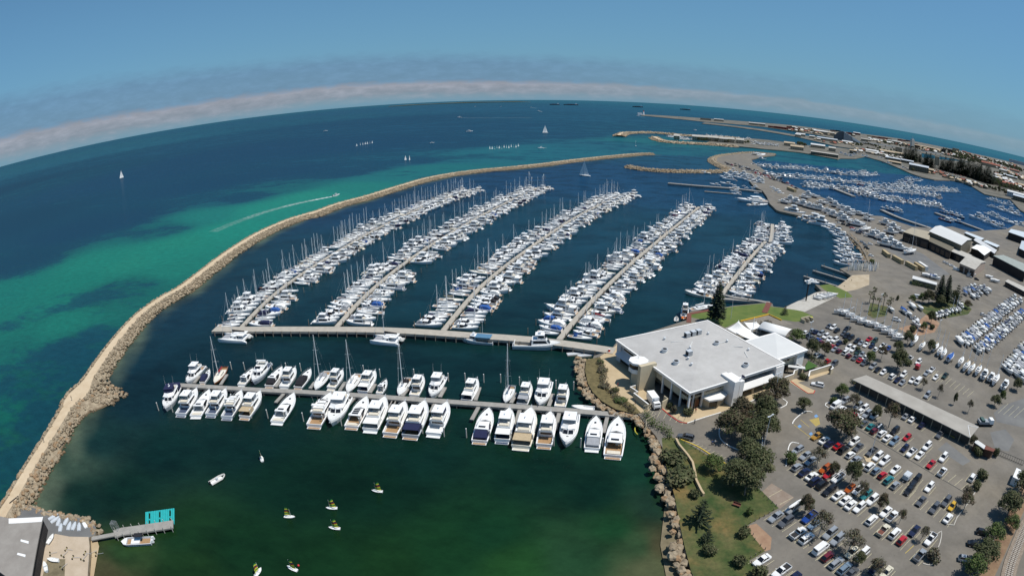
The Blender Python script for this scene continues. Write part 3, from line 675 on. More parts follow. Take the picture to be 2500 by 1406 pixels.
PIERS = [smooth_line(px(p,1.3),6)for p in PIERS_PX]
PIER_NAMES = ['outermost','second','middle','fourth','innermost']
for k,L in enumerate(PIERS):
 r_ = empty('pier',(0,0,0),0,f'long straight concrete walkway of the {PIER_NAMES[k]} pier between two rows of boats' if k!=2 else 'long concrete walkway of the middle pier between its two rows of boats','pier','finger piers of the marina')
 b = MB(); ribbon(b,L,1.1,0.75,1.3,M_JET); b.build('deck',r_)
 for p,d in along(L,10,18):
  o = MB(); o.tube((0,0,1.3),(0,0,2.3),.05,M_PILE,n=4); o.box(-.12,.12,-.12,.12,2.0,2.6,M_GEL)if False else None
 b = MB()
 for p,d in along(L,4,9):
  for sd in(-1,1):b.tube((p.x-d.y*1.45*sd,p.y+d.x*1.2*sd,-.5),(p.x-d.y*1.2*sd,p.y+d.x*1.2*sd,2.2),.14,M_PILE,n=5)
 o = b.build('support_pile',r_); o['kind'] = 'stuff'
L5 = smooth_line(px([(1881,591),(1885,570),(1886,547)],1.3),6)
r_ = empty('pier',(0,0,0),0,'short detached walkway beyond the far end of the innermost pier','pier','finger piers of the marina')
b = MB(); ribbon(b,L5,1.4,.75,1.3,M_JET); b.build('deck',r_)
MJ = smooth_line(px([(522,803),(700,803),(880,804),(1000,808),(1150,818),(1290,828),(1400,841),(1500,856)],2.2),6)
r_ = empty('main_jetty',(0,0,0),0,'wide concrete main jetty with dark fender piles, joining the four long piers','jetty')
b = MB(); ribbon(b,MJ,2.6,1.3,2.2,M_JET); b.build('deck',r_)
me = pile_data(.2,-.8,2.35,M_PILE,False)
for p,d in along(MJ,1.5,4.05):put('fender_pile',me,r_,(p.x+d.y*2.75,p.y-d.x*2.75,0))
lamp = MB(); lamp.tube((0,0,0),(0,0,4.2),.05,M_GEL,n=5); lamp.box(-.2,.2,-.12,.12,4.2,4.35,M_GEL)
redb = MB(); redb.box(-.35,.35,-.25,.25,0,.9,mat('red_paint',(0.5,0.03,0.02),0.5),tx=.04,ty=.04); redb.box(-.37,.37,-.27,.27,.9,.98,M_GEL)
for u,v in((660,795),(906,797),(1178,812)):
 p = survey(u,v,2.2); place('jetty_lamp',[('post',lamp.data('post'))],p,0,{660:'thin white lamp post on the main jetty by the outermost pier',906:'thin white lamp post on the main jetty beside the second pier',1178:'thin white lamp post on the main jetty above the blue-topped launch'}[u],'lamp post','lamp posts on the main jetty')
p = survey(1487,858,2.2); place('fire_cabinet',[('cabinet',redb.data('cabinet'))],p,.4,'red fire hose cabinet at the landward end of the main jetty','cabinet')
FJ = smooth_line(px([(436,939),(520,944),(640,951),(800,959),(1000,973),(1200,987),(1400,1002),(1568,1017)],1.6),6)
fj = empty('berth_jetty',(0,0,0),0,'narrow grey timber jetty with boats berthed bow or stern on both sides, nearest the camera','jetty')
b = MB()
ribbon(b,FJ,1.25,.95,1.6,M_JETG); b.build('deck',fj)
b = MB()
for p,d in along(FJ,3,6.5):
 for sd in(-1,1):b.tube((p.x-d.y*1.1*sd,p.y+d.x*1.1*sd,-.6),(p.x-d.y*1.1*sd,p.y+d.x*1.1*sd,1.0),.17,M_PILE,n=6)
b.build('support_pile',fj)['kind'] = 'stuff'
def islands(b):
 par = list(range(len(b.v)))
 def fd(i):
  while par[i]!=i:par[i] = par[par[i]]; i = par[i]
  return i
 key = {}
 for i,v in enumerate(b.v):
  k = tuple(round(c,4)for c in v); par[i] = fd(key.setdefault(k,i))
 for f in b.f:
  for i in f[1:]:par[fd(i)] = fd(f[0])
 gr = {}
 for f,m in zip(b.f,b.m):gr.setdefault(fd(f[0]),[]).append((f,m))
 out = []
 for fs in gr.values():
  o = MB()
  for f,m in fs:o.face([b.v[i]for i in f],b.ms[m])
  out.append(o)
 return out
SPLIT = {'antenna','spreader','seat','fore_hatch','headlight','sunroof'}
def pieces(P,extra=()):
 out = []
 for n,b in P:out+=[(n,q)for q in islands(b)]if n in SPLIT or n in extra else[(n,b)]
 return out
def datas(P,extra=('window',)):return[(n,b.data(n))for n,b in pieces(P,extra)]
ONES = ['','first','second','third','fourth','fifth','sixth','seventh','eighth','ninth','tenth','eleventh','twelfth','thirteenth','fourteenth','fifteenth','sixteenth','seventeenth','eighteenth','nineteenth']
TENS = ['','','twenty','thirty','forty','fifty','sixty','seventy','eighty','ninety']
def ordw(n):
 if n<20:return ONES[n]
 if n%10==0:return TENS[n//10][:-1]+'ieth'
 return TENS[n//10]+'-'+ONES[n%10]
 # boats along the front jetty, one by one (stern, bow in crop pixels; deck level)
def fj_point(x):return min(FJ,key=lambda p:abs(p.x-x))
FC = flybridge_cruiser; EC = express_cruiser; YT = yacht
C2,C3 = ((350,750),3.8),((950,750),3.8)
FRONT = [(C2,(545,545),(400,690),'flybridge_cruiser',dict(kind=FC,L=15),'white flybridge cruiser, bow to the jetty, at the seaward end of the upper row'),(C2,(545,690),(612,570),'sports_cruiser',dict(kind=EC,L=10.5,canvas='navy',roof=False),'white sports cruiser with domed navy cockpit cover beside the brown-hulled yacht'),(C2,(755,545),(655,690),'classic_yacht',dict(kind=YT,L=12.5,hullm=M_WOOD,boom='red',mast=16.5,deckm=M_CREAM),'classic yacht with varnished brown hull and maroon sail cover'),(C2,(905,712),(1015,560),'sports_cruiser',dict(kind=EC,L=12,roof=True,aft='white'),'white hardtop sports cruiser with rounded roof left of the grey patrol-style launch'),(C2,(1150,515),(1012,692),'launch',dict(kind=FC,L=14,hullm=M_LGREY,hard=False,aft='dark'),'light grey launch with open flybridge, bow to the jetty'),(C2,(1165,722),(1285,545),'sports_cruiser',dict(kind=EC,L=13,canvas='black',roof=True),'white sports cruiser with large black aft canopy beside the grey launch'),(C2,(1300,735),(1410,560),'flybridge_cruiser',dict(kind=FC,L=14,hard=True,aft='white'),'white flybridge cruiser between the black-canopied and the dark-cockpit cruisers'),(C2,(1432,735),(1552,565),'sports_cruiser',dict(kind=EC,L=14,canvas='black',roof=False),'white cruiser with dark open cockpit and an orange lifebuoy, left of the tall-masted yacht'),(C2,(1705,585),(1590,742),'sailing_yacht',dict(kind=YT,L=13.5,boom='grey',bimini='grey',mast=18),'tall-masted white yacht, bow to jetty, with aft arch, fourth mast from the seaward end'),(C2,(1742,738),(1848,585),'flybridge_cruiser',dict(kind=FC,L=13,hard=True,aft='cream'),'white cruiser with narrow tall flybridge between two yachts of the upper row'),(C2,(1990,610),(1888,768),'sailing_yacht',dict(kind=YT,L=12.5,boom='white',bimini='white',mast=17),'white yacht with pale bimini, bow to jetty, in the middle of the upper row'),(C2,(2035,775),(2148,595),'flybridge_cruiser',dict(kind=FC,L=15,hard=True,bimini='white',aft='dark'),'white flybridge cruiser with enclosed white aft cockpit, right of the pale-bimini yacht'),(C2,(2190,785),(2250,668),'cabin_cruiser',dict(kind=EC,L=9.5,roof=True,aft='white'),'smallest white cabin cruiser of the upper row'),(C3,(180,645),(85,795),'sailing_yacht',dict(kind=YT,L=13.5,boom='black',bimini='black',mast=19),'large white yacht with black sail cover, bow to the jetty, beside a fingered berth'),(C3,(235,805),(308,645),'flybridge_cruiser',dict(kind=FC,L=13.5,hard=True,aft='cream'),'white flybridge cruiser, stern to the jetty, right of the yacht with black sail cover'),(C3,(490,645),(387,818),'flybridge_cruiser',dict(kind=FC,L=15.5,hard=True,aft='white',dinghy=True),'tall white flybridge cruiser, bow to the jetty, last before the empty berths'),(C3,(720,852),(812,672),'flybridge_cruiser',dict(kind=FC,L=14.5,hard=True,aft='dark',bimini='white'),'white flybridge cruiser standing alone between empty berths of the upper row'),(C3,(1140,718),(1075,862),'sailing_yacht',dict(kind=YT,L=12.5,boom='navy',mast=18.5,hullm=M_LGREY),'pale grey racing yacht with very tall mast, bow to the jetty'),(C3,(1235,892),(1303,705),'flybridge_cruiser',dict(kind=FC,L=14,hard=True,aft='white',bimini='grey'),'white flybridge cruiser, stern to jetty, right of the pale grey racing yacht'),(C3,(1460,690),(1393,900),'flybridge_cruiser',dict(kind=FC,L=16,hard=True,aft='white'),'long white flybridge cruiser, bow to the jetty, second from the shore'),(C3,(1585,920),(1638,720),'fishing_cruiser',dict(kind=FC,L=14,hard=True,aft='cream',clear=M_BLKG),'white fishing cruiser with dark clears, nearest the shore in the upper row'),(C2,(305,735),(200,935),'flybridge_cruiser',dict(kind=FC,L=17,hard=True,canvas='navy',clear=CANV['navy'],bimini='navy'),'big white flybridge cruiser with navy clears, bow away from jetty, at the seaward end'),(C2,(345,985),(498,755),'flybridge_cruiser',dict(kind=FC,L=15,hard=True,aft='dark'),'white flybridge cruiser beside the navy-trimmed one at the seaward end'),(C2,(482,1000),(612,758),'sports_cruiser',dict(kind=EC,L=16,roof=True,aft='white'),'white hardtop sports cruiser, third from the seaward end of the lower row'),(C2,(622,988),(768,760),'flybridge_cruiser',dict(kind=FC,L=15,hard=True,aft='dark'),'white flybridge cruiser, fourth from the seaward end of the lower row'),(C2,(772,1012),(912,775),'flybridge_cruiser',dict(kind=FC,L=15.5,hard=False,aft='dark',stripe=M_GREYH),'flybridge cruiser with dark open upper deck and two white seats'),(C2,(937,1010),(1088,780),'flybridge_cruiser',dict(kind=FC,L=15.5,hard=True,bimini='tan',aft='teak'),'white flybridge cruiser with beige aft canopy, just seaward of the empty berth'),(C2,(1237,1055),(1398,790),'motor_yacht',dict(kind=EC,L=17.5,roof=True,aft='white'),'long white hardtop motor yacht moored alone between two empty berths'),(C2,(1582,1090),(1738,800),'motor_yacht',dict(kind=FC,L=18.5,hard=False,aft='teak',stripe=M_GREYH),'white motor yacht with open flybridge and teak platform'),(C2,(1885,800),(1737,1072),'flybridge_cruiser',dict(kind=FC,L=17,hard=True,aft='white'),'white flybridge cruiser, bow away from jetty, beside the solar-roofed cruiser'),(C2,(1928,1098),(2072,822),'sedan_cruiser',dict(kind=EC,L=17,roof=True,solar=True,aft='teak'),'white sedan cruiser with three dark panels on its roof and a teak cockpit'),(C2,(2103,1128),(2243,835),'flybridge_cruiser',dict(kind=FC,L=18,hard=True,aft='white',stripe=None,bimini='white',dinghy=True),'white flybridge cruiser with pale tender, right of the solar-roofed cruiser'),(C2,(2288,1168),(2428,878),'flybridge_cruiser',dict(kind=FC,L=17,hard=True,aft='teak'),'white flybridge cruiser with wide teak cockpit, second from the grey-hulled cruiser'),(C3,(195,1188),(333,872),'flybridge_cruiser',dict(kind=FC,L=17.5,hullm=M_LGREY,hard=True,bimini='navy',dinghy=True,clear=M_BLKG),'grey-hulled flybridge cruiser with navy aft awning'),(C3,(410,1168),(538,882),'flybridge_cruiser',dict(kind=FC,L=17,hard=True,aft='white',clear=CANV['navy'],dinghy=True),'white flybridge cruiser with navy clears and a tender, next to the wide empty berth'),(C3,(837,1232),(928,928),'motor_yacht',dict(kind=EC,L=18,roof=True,canvas='navy',aft='teak'),'white sports motor yacht with navy aft canvas and teak platform'),(C3,(1047,1226),(1118,938),'flybridge_cruiser',dict(kind=FC,L=16.5,hard=True,aft='dark',bimini='white'),'white flybridge cruiser between the navy-canvas yacht and the cream motor yacht'),(C3,(1222,1287),(1318,938),'motor_yacht',dict(kind=FC,L=20,hullm=M_CREAM,hard=True,aft='cream',bimini='tan'),'large cream motor yacht with tan foredeck'),(C3,(1437,1272),(1498,972),'flybridge_cruiser',dict(kind=FC,L=17,hard=True,aft='teak'),'white flybridge cruiser with teak platform, right of the cream motor yacht'),(C3,(1698,990),(1640,1268),'flybridge_cruiser',dict(kind=FC,L=16.5,hard=True,aft='white'),'white flybridge cruiser, bow away from jetty, third from the shore'),(C3,(1882,1302),(1923,1003),'sedan_cruiser',dict(kind=EC,L=17,roof=True,aft='white',canvas='grey'),'white sedan cruiser with grey aft clears, second from the shore in the lower row'),(C3,(2077,1368),(2128,1012),'motor_yacht',dict(kind=EC,L=19.5,roof=True,aft='teak'),'biggest white express yacht with teak stern platform, nearest the shore rocks'),]
for(o,s),a,b_,nm,kw,lab in FRONT:
 kw = dict(kw); kind = kw.pop('kind'); L = kw['L']
 A,B_ = survey(o[0]+a[0]/s,o[1]+a[1]/s,1.2),survey(o[0]+b_[0]/s,o[1]+b_[1]/s,2.0)
 d = B_-A; kw['L'] = max(L*.85,min(L*1.12,math.hypot(d.x,d.y)))
 mid = (A+B_)/2
 place(nm,datas(kind(**kw)),(mid.x,mid.y,0),head(A,B_),lab,'yacht' if kind is YT else 'motor boat','boats berthed along the front jetty')
p = survey(950+1800/3.8,750+935/3.8,.6); place('runabout',datas(runabout(7.0,cab=False)),(p.x,p.y,0),R(170),'small open white runabout tied behind the front jetty near the shore','motor boat','boats berthed along the front jetty')
FING = [(C2,(470,700),(520,635)),(C2,(715,715),(775,620)),(C2,(1225,735),(1290,650)),(C2,(1545,750),(1590,690)),(C2,(1820,770),(1870,690)),(C2,(2100,790),(2150,710)),(C3,(120,820),(185,735)),(C3,(470,830),(520,740)),(C3,(800,860),(840,740)),(C3,(1130,885),(1180,790)),(C3,(1480,915),(1520,800)),(C2,(420,745),(395,800)),(C2,(715,755),(660,830)),(C2,(990,775),(960,830)),(C2,(1315,785),(1225,880)),(C2,(1960,830),(1900,900)),(C2,(2330,850),(2270,950)),(C3,(55,850),(20,930)),(C3,(430,880),(385,970)),(C3,(835,910),(765,1040)),(C3,(1215,940),(1165,1100)),(C3,(1580,970),(1540,1130)),(C3,(2025,1010),(1990,1160))]
for(o,s),a,b_ in FING:
 A,B_ = survey(o[0]+a[0]/s,o[1]+a[1]/s,1.2),survey(o[0]+b_[0]/s,o[1]+b_[1]/s,1.2)
 m = MB(); ribbon(m,[Vector((A.x,A.y)),Vector((B_.x,B_.y))],.55,.8,1.2,M_JETG); m.build('finger_walkway',fj)
PL = [(C2,q)for q in((140,950),(272,965),(685,992),(842,1005),(1002,1018),(1155,1020),(1312,1040),(1485,1050),(1668,1070),(1838,1090),(2010,1100),(2190,1120),(2390,1130),(940,575),(818,570),(680,560),(1060,560),(1192,575),(1328,580),(1462,585),(2045,605),(2197,640))]+[(C3,q)for q in((108,1140),(310,1160),(510,1190),(717,1200),(933,1215),(1132,1240),(1330,1255),(1527,1275),(1775,1290),(1977,1290),(232,640),(550,680),(705,680),(878,690),(1034,690),(1208,715),(1376,725),(1546,745),(1710,760))]
pm = pile_data(.2,-1.0,3.0,M_PILEW)
for i,((o,s),q)in enumerate(PL):
 P_ = survey(o[0]+q[0]/s,o[1]+q[1]/s,0.3)
 near_side = P_.y<min(FJ,key=lambda f:abs(f.x-P_.x)).y; PN_ = globals().setdefault('PILE_N',{True:0,False:0}); PN_[near_side]+=1
 tag(put('mooring_pile',pm,None,(P_.x,P_.y,0)),f'pale mooring pile, {ordw(PN_[near_side])} from the sea in the {"open-water" if near_side else "main-jetty"} line off the front jetty','mooring pile','mooring piles off the front jetty')
 # catamarans and launches alongside the main jetty
def catamaran(L=12.5):
 P = []; h = MB(); B = L*.54
 for sd in(-1,1):
  r_ = []
  for i in range(9):
   t = i/8; w = beam_at(t,.45,.6)*.75; x = t*L-L/2; z = 1.35+.3*t-(.9*max(0,.12-t)/.12)
   r_.append([Vector((x-.5*t**3,sd*B*.40-w*.5,-.35)),Vector((x,sd*B*.40-w,.7)),Vector((x,sd*B*.40-w,z)),Vector((x,sd*B*.40+w,z)),Vector((x,sd*B*.40+w,.7)),Vector((x-.5*t**3,sd*B*.40+w*.5,-.35))])
  h.loft(r_,M_GEL)
 P.append(('hull',h)); d = MB(); d.box(-L*.42,L*.14,-B*.42,B*.42,.9,1.5,M_GEL); P.append(('bridge_deck',d))
 n = MB(); n.box(L*.14,L*.40,-B*.30,B*.30,1.40,1.44,CANV['grey']); P.append(('trampoline',n))
 s,g = house(-L*.16,L*.14,B*.70,B*.52,1.5,2.65,M_GEL,rake=1.0,win=M_BLKG,wh=(.25,.8)); P+=[('saloon',s),('window',g)]
 b = MB(); b.box(-L*.40,-L*.14,-B*.34,B*.34,3.0,3.1,CANV['white'],tx=.1,ty=.1)
 for x in(-L*.38,-L*.16):
  for sd in(-1,1):b.tube((x,sd*B*.32,1.5),(x,sd*B*.32,3.0),.04,M_STEEL,n=4)
 P.append(('bimini',b)); m = MB(); m.tube((L*.06,0,2.6),(L*.06,0,L*1.45),.11,M_ALU,.08,6)
 P.append(('mast',m)); sp = MB(); sp.tube((L*.06,-1.1,L*.85),(L*.06,1.1,L*.85),.035,M_ALU,n=4); P.append(('spreader',sp))
 bo = MB(); bo.tube((L*.05,0,3.7),(-L*.38,0,3.7),.1,M_ALU,n=5); P.append(('boom',bo))
 cv = MB(); cv.loft([[Vector((x,-w,3.8)),Vector((x,-w*.5,3.8+h_)),Vector((x,w*.5,3.8+h_)),Vector((x,w,3.8))]for x,w,h_ in((L*.05,.22,.8),(-L*.37,.16,.35))],CANV['black']); P.append(('sail_cover',cv))
 rg = MB()
 for sd in(-1,1):rg.tube((L*.02,sd*B*.45,1.5),(L*.06,0,L*1.3),.015,M_STEEL,n=3)
 rg.tube((L*.46,0,1.5),(L*.06,0,L*1.35),.05,CANV['white'],n=4); P.append(('rigging',rg))
 dv = MB(); dv.loft([[Vector((-L*.5+x,y*w,1.5+zz))for y,zz in((-1,0),(-.8,.4),(.8,.4),(1,0))]for x,w in((-1.2,1.2),(-.6,1.4),(.1,1.2))],M_TAN); P.append(('tender',dv))
 return P
CATS = [((985,296),(725,284),'white cruising catamaran with grey foredeck net moored at the seaward end of the main jetty'),((2395,322),(2125,300),'white cruising catamaran with black sail cover moored mid-way along the main jetty')]
for a,b_,lab in CATS:
 A,B_ = survey(350+a[0]/3.8,750+a[1]/3.8,.6),survey(350+b_[0]/3.8,750+b_[1]/3.8,.6); mid = (A+B_)/2; L = (B_-A).length
 place('catamaran',datas(catamaran(max(11.5,min(14.5,L)))),(mid.x,mid.y,0),head(A,B_),lab,'catamaran','boats alongside the main jetty')
def tour_launch(L=13.5):
 P = [('hull',hull(L,3.9,1.2,2.0,M_LGREY,M_GEL,.85,.5,open_to=.5,floor=.6,well=M_DECK))]
 s,g = house(L*.02,L*.24,2.9,2.3,1.3,3.2,M_GEL,rake=.7,wh=(.45,.85)); P+=[('wheelhouse',s),('window',g)]
 c = MB(); c.box(-L*.44,L*.04,-1.85,1.85,3.1,3.2,mat('steel_blue_canvas',(0.075,0.18,0.29),0.8),tx=.15,ty=.15)
 for x in(-L*.43,-L*.2,L*.02):
  for sd in(-1,1):c.tube((x,sd*1.75,1.2),(x,sd*1.75,3.1),.035,M_STEEL,n=4)
 for sd in(-1,1):c.face([(-L*.40,sd*1.8,2.4),(L*.0,sd*1.8,2.4),(L*.0,sd*1.8,3.1),(-L*.40,sd*1.8,3.1)],M_CLEAR)
 P.append(('awning',c)); a = MB(); a.tube((L*.1,0,3.2),(L*.1,0,5.0),.04,M_GEL,n=4); a.box(L*.06,L*.14,-.5,.5,3.9,4.1,M_GEL); P.append(('radar_mast',a)); P.append(('bow_rail',rails(L,3.9,1.2,2.0,.55)))
 return P
A,B_ = survey(950+968/3.8,750+325/3.8,.8),survey(950+668/3.8,750+300/3.8,.8)
place('tour_launch',datas(tour_launch((B_-A).length)),((A+B_)/2).to_tuple()[:2]+(0,),head(A,B_),'blue and white launch with steel-blue awning moored to the main jetty','motor boat','boats alongside the main jetty')
def charter_boat(L=20):
 P = [('hull',hull(L,5.4,1.7,2.7,M_LGREY,M_GEL,.92,.55,open_to=.42,floor=1.0,well=M_CONC))]
 b = MB(); b.box(-L*.44,L*.0,-2.72,2.72,1.25,1.5,M_BLKG)if False else b.box(-L*.47,-L*.46,-2.2,2.2,1.0,2.3,M_GEL); P.append(('stern_gate',b))
 s,g = house(-L*.10,L*.30,4.3,3.2,1.8,3.9,M_GEL,rake=1.7,wh=(.42,.85)); P+=[('cabin',s),('window',g)]
 s,g = house(L*.02,L*.20,3.2,2.6,4.0,5.7,M_GEL,rake=.8,wh=(.35,.8),overhang=.8); P+=[('wheelhouse',s),('wheelhouse_window',g)]
 a = MB(); a.tube((L*.08,0,5.8),(L*.08,0,8.2),.05,M_GEL,n=4); a.box(L*.05,L*.11,-.7,.7,6.6,6.75,M_GEL); P.append(('radar_mast',a)); P.append(('bow_rail',rails(L,5.4,1.7,2.7,.5)))
 return P
A,B_ = survey(950+1148/3.8,750+348/3.8,1),survey(950+1588/3.8,750+352/3.8,1.4)
place('charter_boat',datas(charter_boat((B_-A).length)),((A+B_)/2).to_tuple()[:2]+(0,),head(A,B_),'large pale grey charter boat with open aft deck and raised wheelhouse at the main jetty','motor boat','boats alongside the main jetty')
for k,(x,y)in enumerate(((1765,425),(1862,437))):
 p = survey(950+x/3.8,750+y/3.8,.4); m = MB(); m.box(-4.6,4.6,-1.1,1.1,-.3,.42,M_CONC,tx=.05,ty=.05); m.box(-4.4,4.4,-1.0,1.0,.42,.45,M_LGREY)
 tag(m.build('floating_pontoon',None,p*Vector((1,1,0)),R(8)),['low grey floating pontoon further from the clubhouse, by the main jetty','low grey floating pontoon nearer the rocks, below the red fire cabinet'][k],'pontoon','pontoons under the main jetty')
 # the long piers: berths both sides, nearest boats with all their parts
r2 = random.Random(21)
MOTOR = []
for kw,lab in((dict(kind=FC,L=12.5,hard=True,aft='white'),'white flybridge cruiser'),(dict(kind=FC,L=12.5,hard=True,aft='teak',bimini='white'),'white flybridge cruiser with aft awning'),(dict(kind=FC,L=12,hard=False,aft='dark'),'white open-flybridge cruiser'),(dict(kind=FC,L=12,hard=True,bimini='navy'),'white cruiser with navy awning'),(dict(kind=EC,L=11,canvas='navy',roof=False),'white sports cruiser under navy canopy'),(dict(kind=EC,L=11.5,roof=True),'white hardtop sports cruiser'),(dict(kind=EC,L=10.5,canvas='black',roof=True),'white sports cruiser with black canopy'),(dict(kind=EC,L=10.5,canvas='blue',roof=False),'white sports cruiser under blue canopy'),(dict(kind=EC,L=10.5,canvas='white',roof=False),'white sports cruiser under white canopy'),(dict(kind=EC,L=11,canvas='grey',roof=True),'white sports cruiser with grey canopy'),(dict(kind=FC,L=12,hullm=M_CREAM,aft='cream'),'cream flybridge cruiser'),(dict(kind=FC,L=12,hullm=M_GEL,stripe=M_NAVYH,hard=True),'blue-striped flybridge cruiser')):
 kw = dict(kw); k = kw.pop('kind'); P = k(rail=False,**kw)if k is FC else k(**kw)
 if k is EC:P = [q for q in P if q[0]not in('bow_rail',)]
 MOTOR.append((lab,datas(P,()),merged(P).data('hull'),kw['L']))
SAIL = []
for kw,lab in((dict(L=11,boom='navy'),'white yacht with navy boom cover'),(dict(L=11.5,boom='white'),'white yacht with white boom cover'),(dict(L=10.5,boom='blue',bimini='blue'),'white yacht with blue covers'),(dict(L=12,boom='grey',bimini='grey'),'white yacht with grey covers'),(dict(L=10,boom=None),'white yacht with bare boom'),(dict(L=11,boom='tan',deckm=M_CREAM),'cream-decked yacht with tan boom cover'),(dict(L=11.5,hullm=M_NAVYH,boom='white'),'navy-hulled yacht'),(dict(L=11,boom='red'),'white yacht with red boom cover'),(dict(L=10.5,boom='white',stripe=M_NAVYH,bimini='navy'),'blue-striped yacht with navy spray hood')):
 P = [q for q in yacht(**kw)if q[0]not in('guard_rail',)]
 SAIL.append((lab,datas(P,()),merged(P).data('hull'),kw['L']))
ALLB = []
GAPS = {(0,-1):(.33,.36),(0,1):(.13,.16),(1,1):(.2,.24),(2,1):(.33,.36),(3,-1):(.28,.3)}
for k,L in enumerate(PIERS+[L5]):
 total = sum((L[i+1]-L[i]).length for i in range(len(L)-1))
 for sd in(-1,1):
  step = 4.1 if k<5 else 4.2
  q = along(L,5.5,step); n = 0
  for i,(p,d)in enumerate(q):
   t = i/len(q); g = GAPS.get((k,sd))
   if(g and g[0]<t<g[1])or r2.random()<.025:continue
   n+=1
   ps = (.62 if k==0 else.42 if k==1 else.38 if k==2 else.34 if k==3 else.22)*(1.25 if sd==-1 else.75)
   sail = r2.random()<ps
   lab,D,ME,bl = r2.choices(SAIL if sail else MOTOR,[9,9,2,4,6,2,1,1,2]if sail else[7,6,5,2,3,7,3,1,6,4,2,2])[0]
   sc = r2.uniform(.84,1.12)*(1.12 if t>.86 and k in(2,3)else 1); nl = Vector((-d.y,d.x))*-sd
   off = 1.6+bl*sc/2+r2.uniform(0,1.1); out = r2.random()<(.5 if sail else.38)
   c = p+nl*off; hd = math.atan2(nl.y,nl.x)+(0 if out else math.pi)+r2.uniform(-.03,.03)
   ALLB.append((c,hd,sc,sail,lab,D,ME,k,sd,n))
def berth_label(lab,k,sd,n):
 if k==5:return f"{lab}, {ordw(n)} berth on {'seaward' if sd == -1 else 'shore'} side of the detached end walkway"
 return f"{lab}, {ordw(n)} berth from jetty on {'seaward' if sd == -1 else 'shore'} side of {PIER_NAMES[k]} pier"
ALLB.sort(key=lambda b:b[0].length)
cnt = {True:0,False:0}; rest = []
PARTS_FOR = 190
for i,(c,hd,sc,sail,lab,D,ME,k,sd,n)in enumerate(ALLB):
 cnt[sail]+=1
 if cnt[sail]>298:rest.append((c,hd,sc,ME)); continue
 nm = 'sailing_yacht' if sail else 'motor_cruiser'; cat = 'yacht' if sail else 'motor boat'; gr = 'sailing yachts on the long piers' if sail else 'motor cruisers on the long piers'
 if i<PARTS_FOR:place(nm,D,(c.x,c.y,0),hd,berth_label(lab,k,sd,n),cat,gr,sc)
 else:
  o = tag(put(nm,ME,None,(c.x,c.y,0),hd),berth_label(lab,k,sd,n),cat,gr); o.scale = (sc,)*3
print('pier boats',len(ALLB),cnt,'rest',len(rest))
def join_copies(name,items,label=None,cat=None):
 """items (xy, heading, scale, mesh data[, z]) as one mesh"""
 cache = {}; V,F,MI,MS,k = [],[],[],[],0
 for it in items:
  c,hd,sc,me = it[:4]; z = it[4]if len(it)>4 else 0
  if me.name not in cache:
   v = np.empty(len(me.vertices)*3); me.vertices.foreach_get('co',v); me.calc_loop_triangles()
   f = np.empty(len(me.loop_triangles)*3,np.int32); me.loop_triangles.foreach_get('vertices',f); mi = np.empty(len(me.loop_triangles),np.int32); me.loop_triangles.foreach_get('material_index',mi)
   loc = []
   for m in me.materials:
    if m not in MS:MS.append(m)
    loc.append(MS.index(m))
   cache[me.name] = (v.reshape(-1,3),f.reshape(-1,3),np.array(loc)[mi])
  v,f,mi = cache[me.name]; co,si = math.cos(hd)*sc,math.sin(hd)*sc
  V.append(np.stack([v[:,0]*co-v[:,1]*si+c[0],v[:,0]*si+v[:,1]*co+c[1],v[:,2]*sc+z],1)); F.append(f+k); MI.append(mi); k+=len(v)
 V,F,MI = np.concatenate(V),np.concatenate(F),np.concatenate(MI)
 me = bpy.data.meshes.new(name); me.vertices.add(len(V)); me.vertices.foreach_set('co',V.ravel()); me.loops.add(F.size); me.loops.foreach_set('vertex_index',F.ravel().astype(np.int32))
 me.polygons.add(len(F)); me.polygons.foreach_set('loop_start',np.arange(0,F.size,3,dtype=np.int32))
 for m in MS:me.materials.append(m)
 me.polygons.foreach_set('material_index',MI.astype(np.int32)); me.update(calc_edges=True)
 o = put(name,me); o['kind'] = 'stuff'; return o
if rest:join_copies('distant_pier_boats',rest)
pb = MB()
for k,L in enumerate(PIERS):
 for sd in(-1,1):
  for p,d in along(L,3,9.5):
   nl = Vector((-d.y,d.x))*-sd*r2.uniform(13.2,14.6); c = p+nl
   pb.tube((c.x,c.y,-.5),(c.x,c.y,2.6),.17,M_PILE,n=5)
pb.build('berth_piles')['kind'] = 'stuff'
# SHORE, LAWNS, PAVING
def pxz(pts,z,o=(0,0),s=1.0):return[(p.x,p.y)for p in px(pts,z,o,s)]
C4,C5,C6,C7 = ((1350,700),3.514),((1500,1000),3.4636),((1850,900),2.7785),((1850,520),3.1954)
LAWN = pxz([(560,255),(650,300),(800,390),(950,455),(1100,560),(1240,680),(1390,830),(1240,910),(1100,990),(1170,1060),(1280,1190),(1140,1275),(1195,1345),(1180,1440),(690,1440),(650,1370),(590,1140),(545,930),(510,730),(450,520),(410,350),(400,240),(480,230)],ZL,*C5)
sheet('lawn',LAWN,ZL+.004,M_GRASS)
sheet('bare_ground',pxz([(1100,985),(1200,960),(1330,1080),(1320,1180),(1275,1195),(1165,1060)],ZL,*C5),ZL+.008,M_DIRT)
sheet('bare_ground',pxz([(1250,690),(1330,620),(1520,740),(1400,835)],ZL,*C5),ZL+.008,mat('worn_asphalt',(0.20,0.15,0.115),0.95,scale=.5,world_co=True,col2=(.26,.215,.175)))
sheet('beach',pxz([(1632,1440),(1612,1330),(1622,1240),(1640,1220),(1672,1330),(1697,1440)],0.25),.25,M_WETSAND)
sheet('harbour_lawn',pxz([(1160,260),(1175,240),(1360,203),(1550,168),(1815,142),(1880,172),(1980,182),(2090,190),(2230,250),(2190,290),(2080,300),(1960,282),(1850,232),(1610,290),(1480,350),(1340,290)],ZL,*C4),ZL+.004,M_GRASS2)
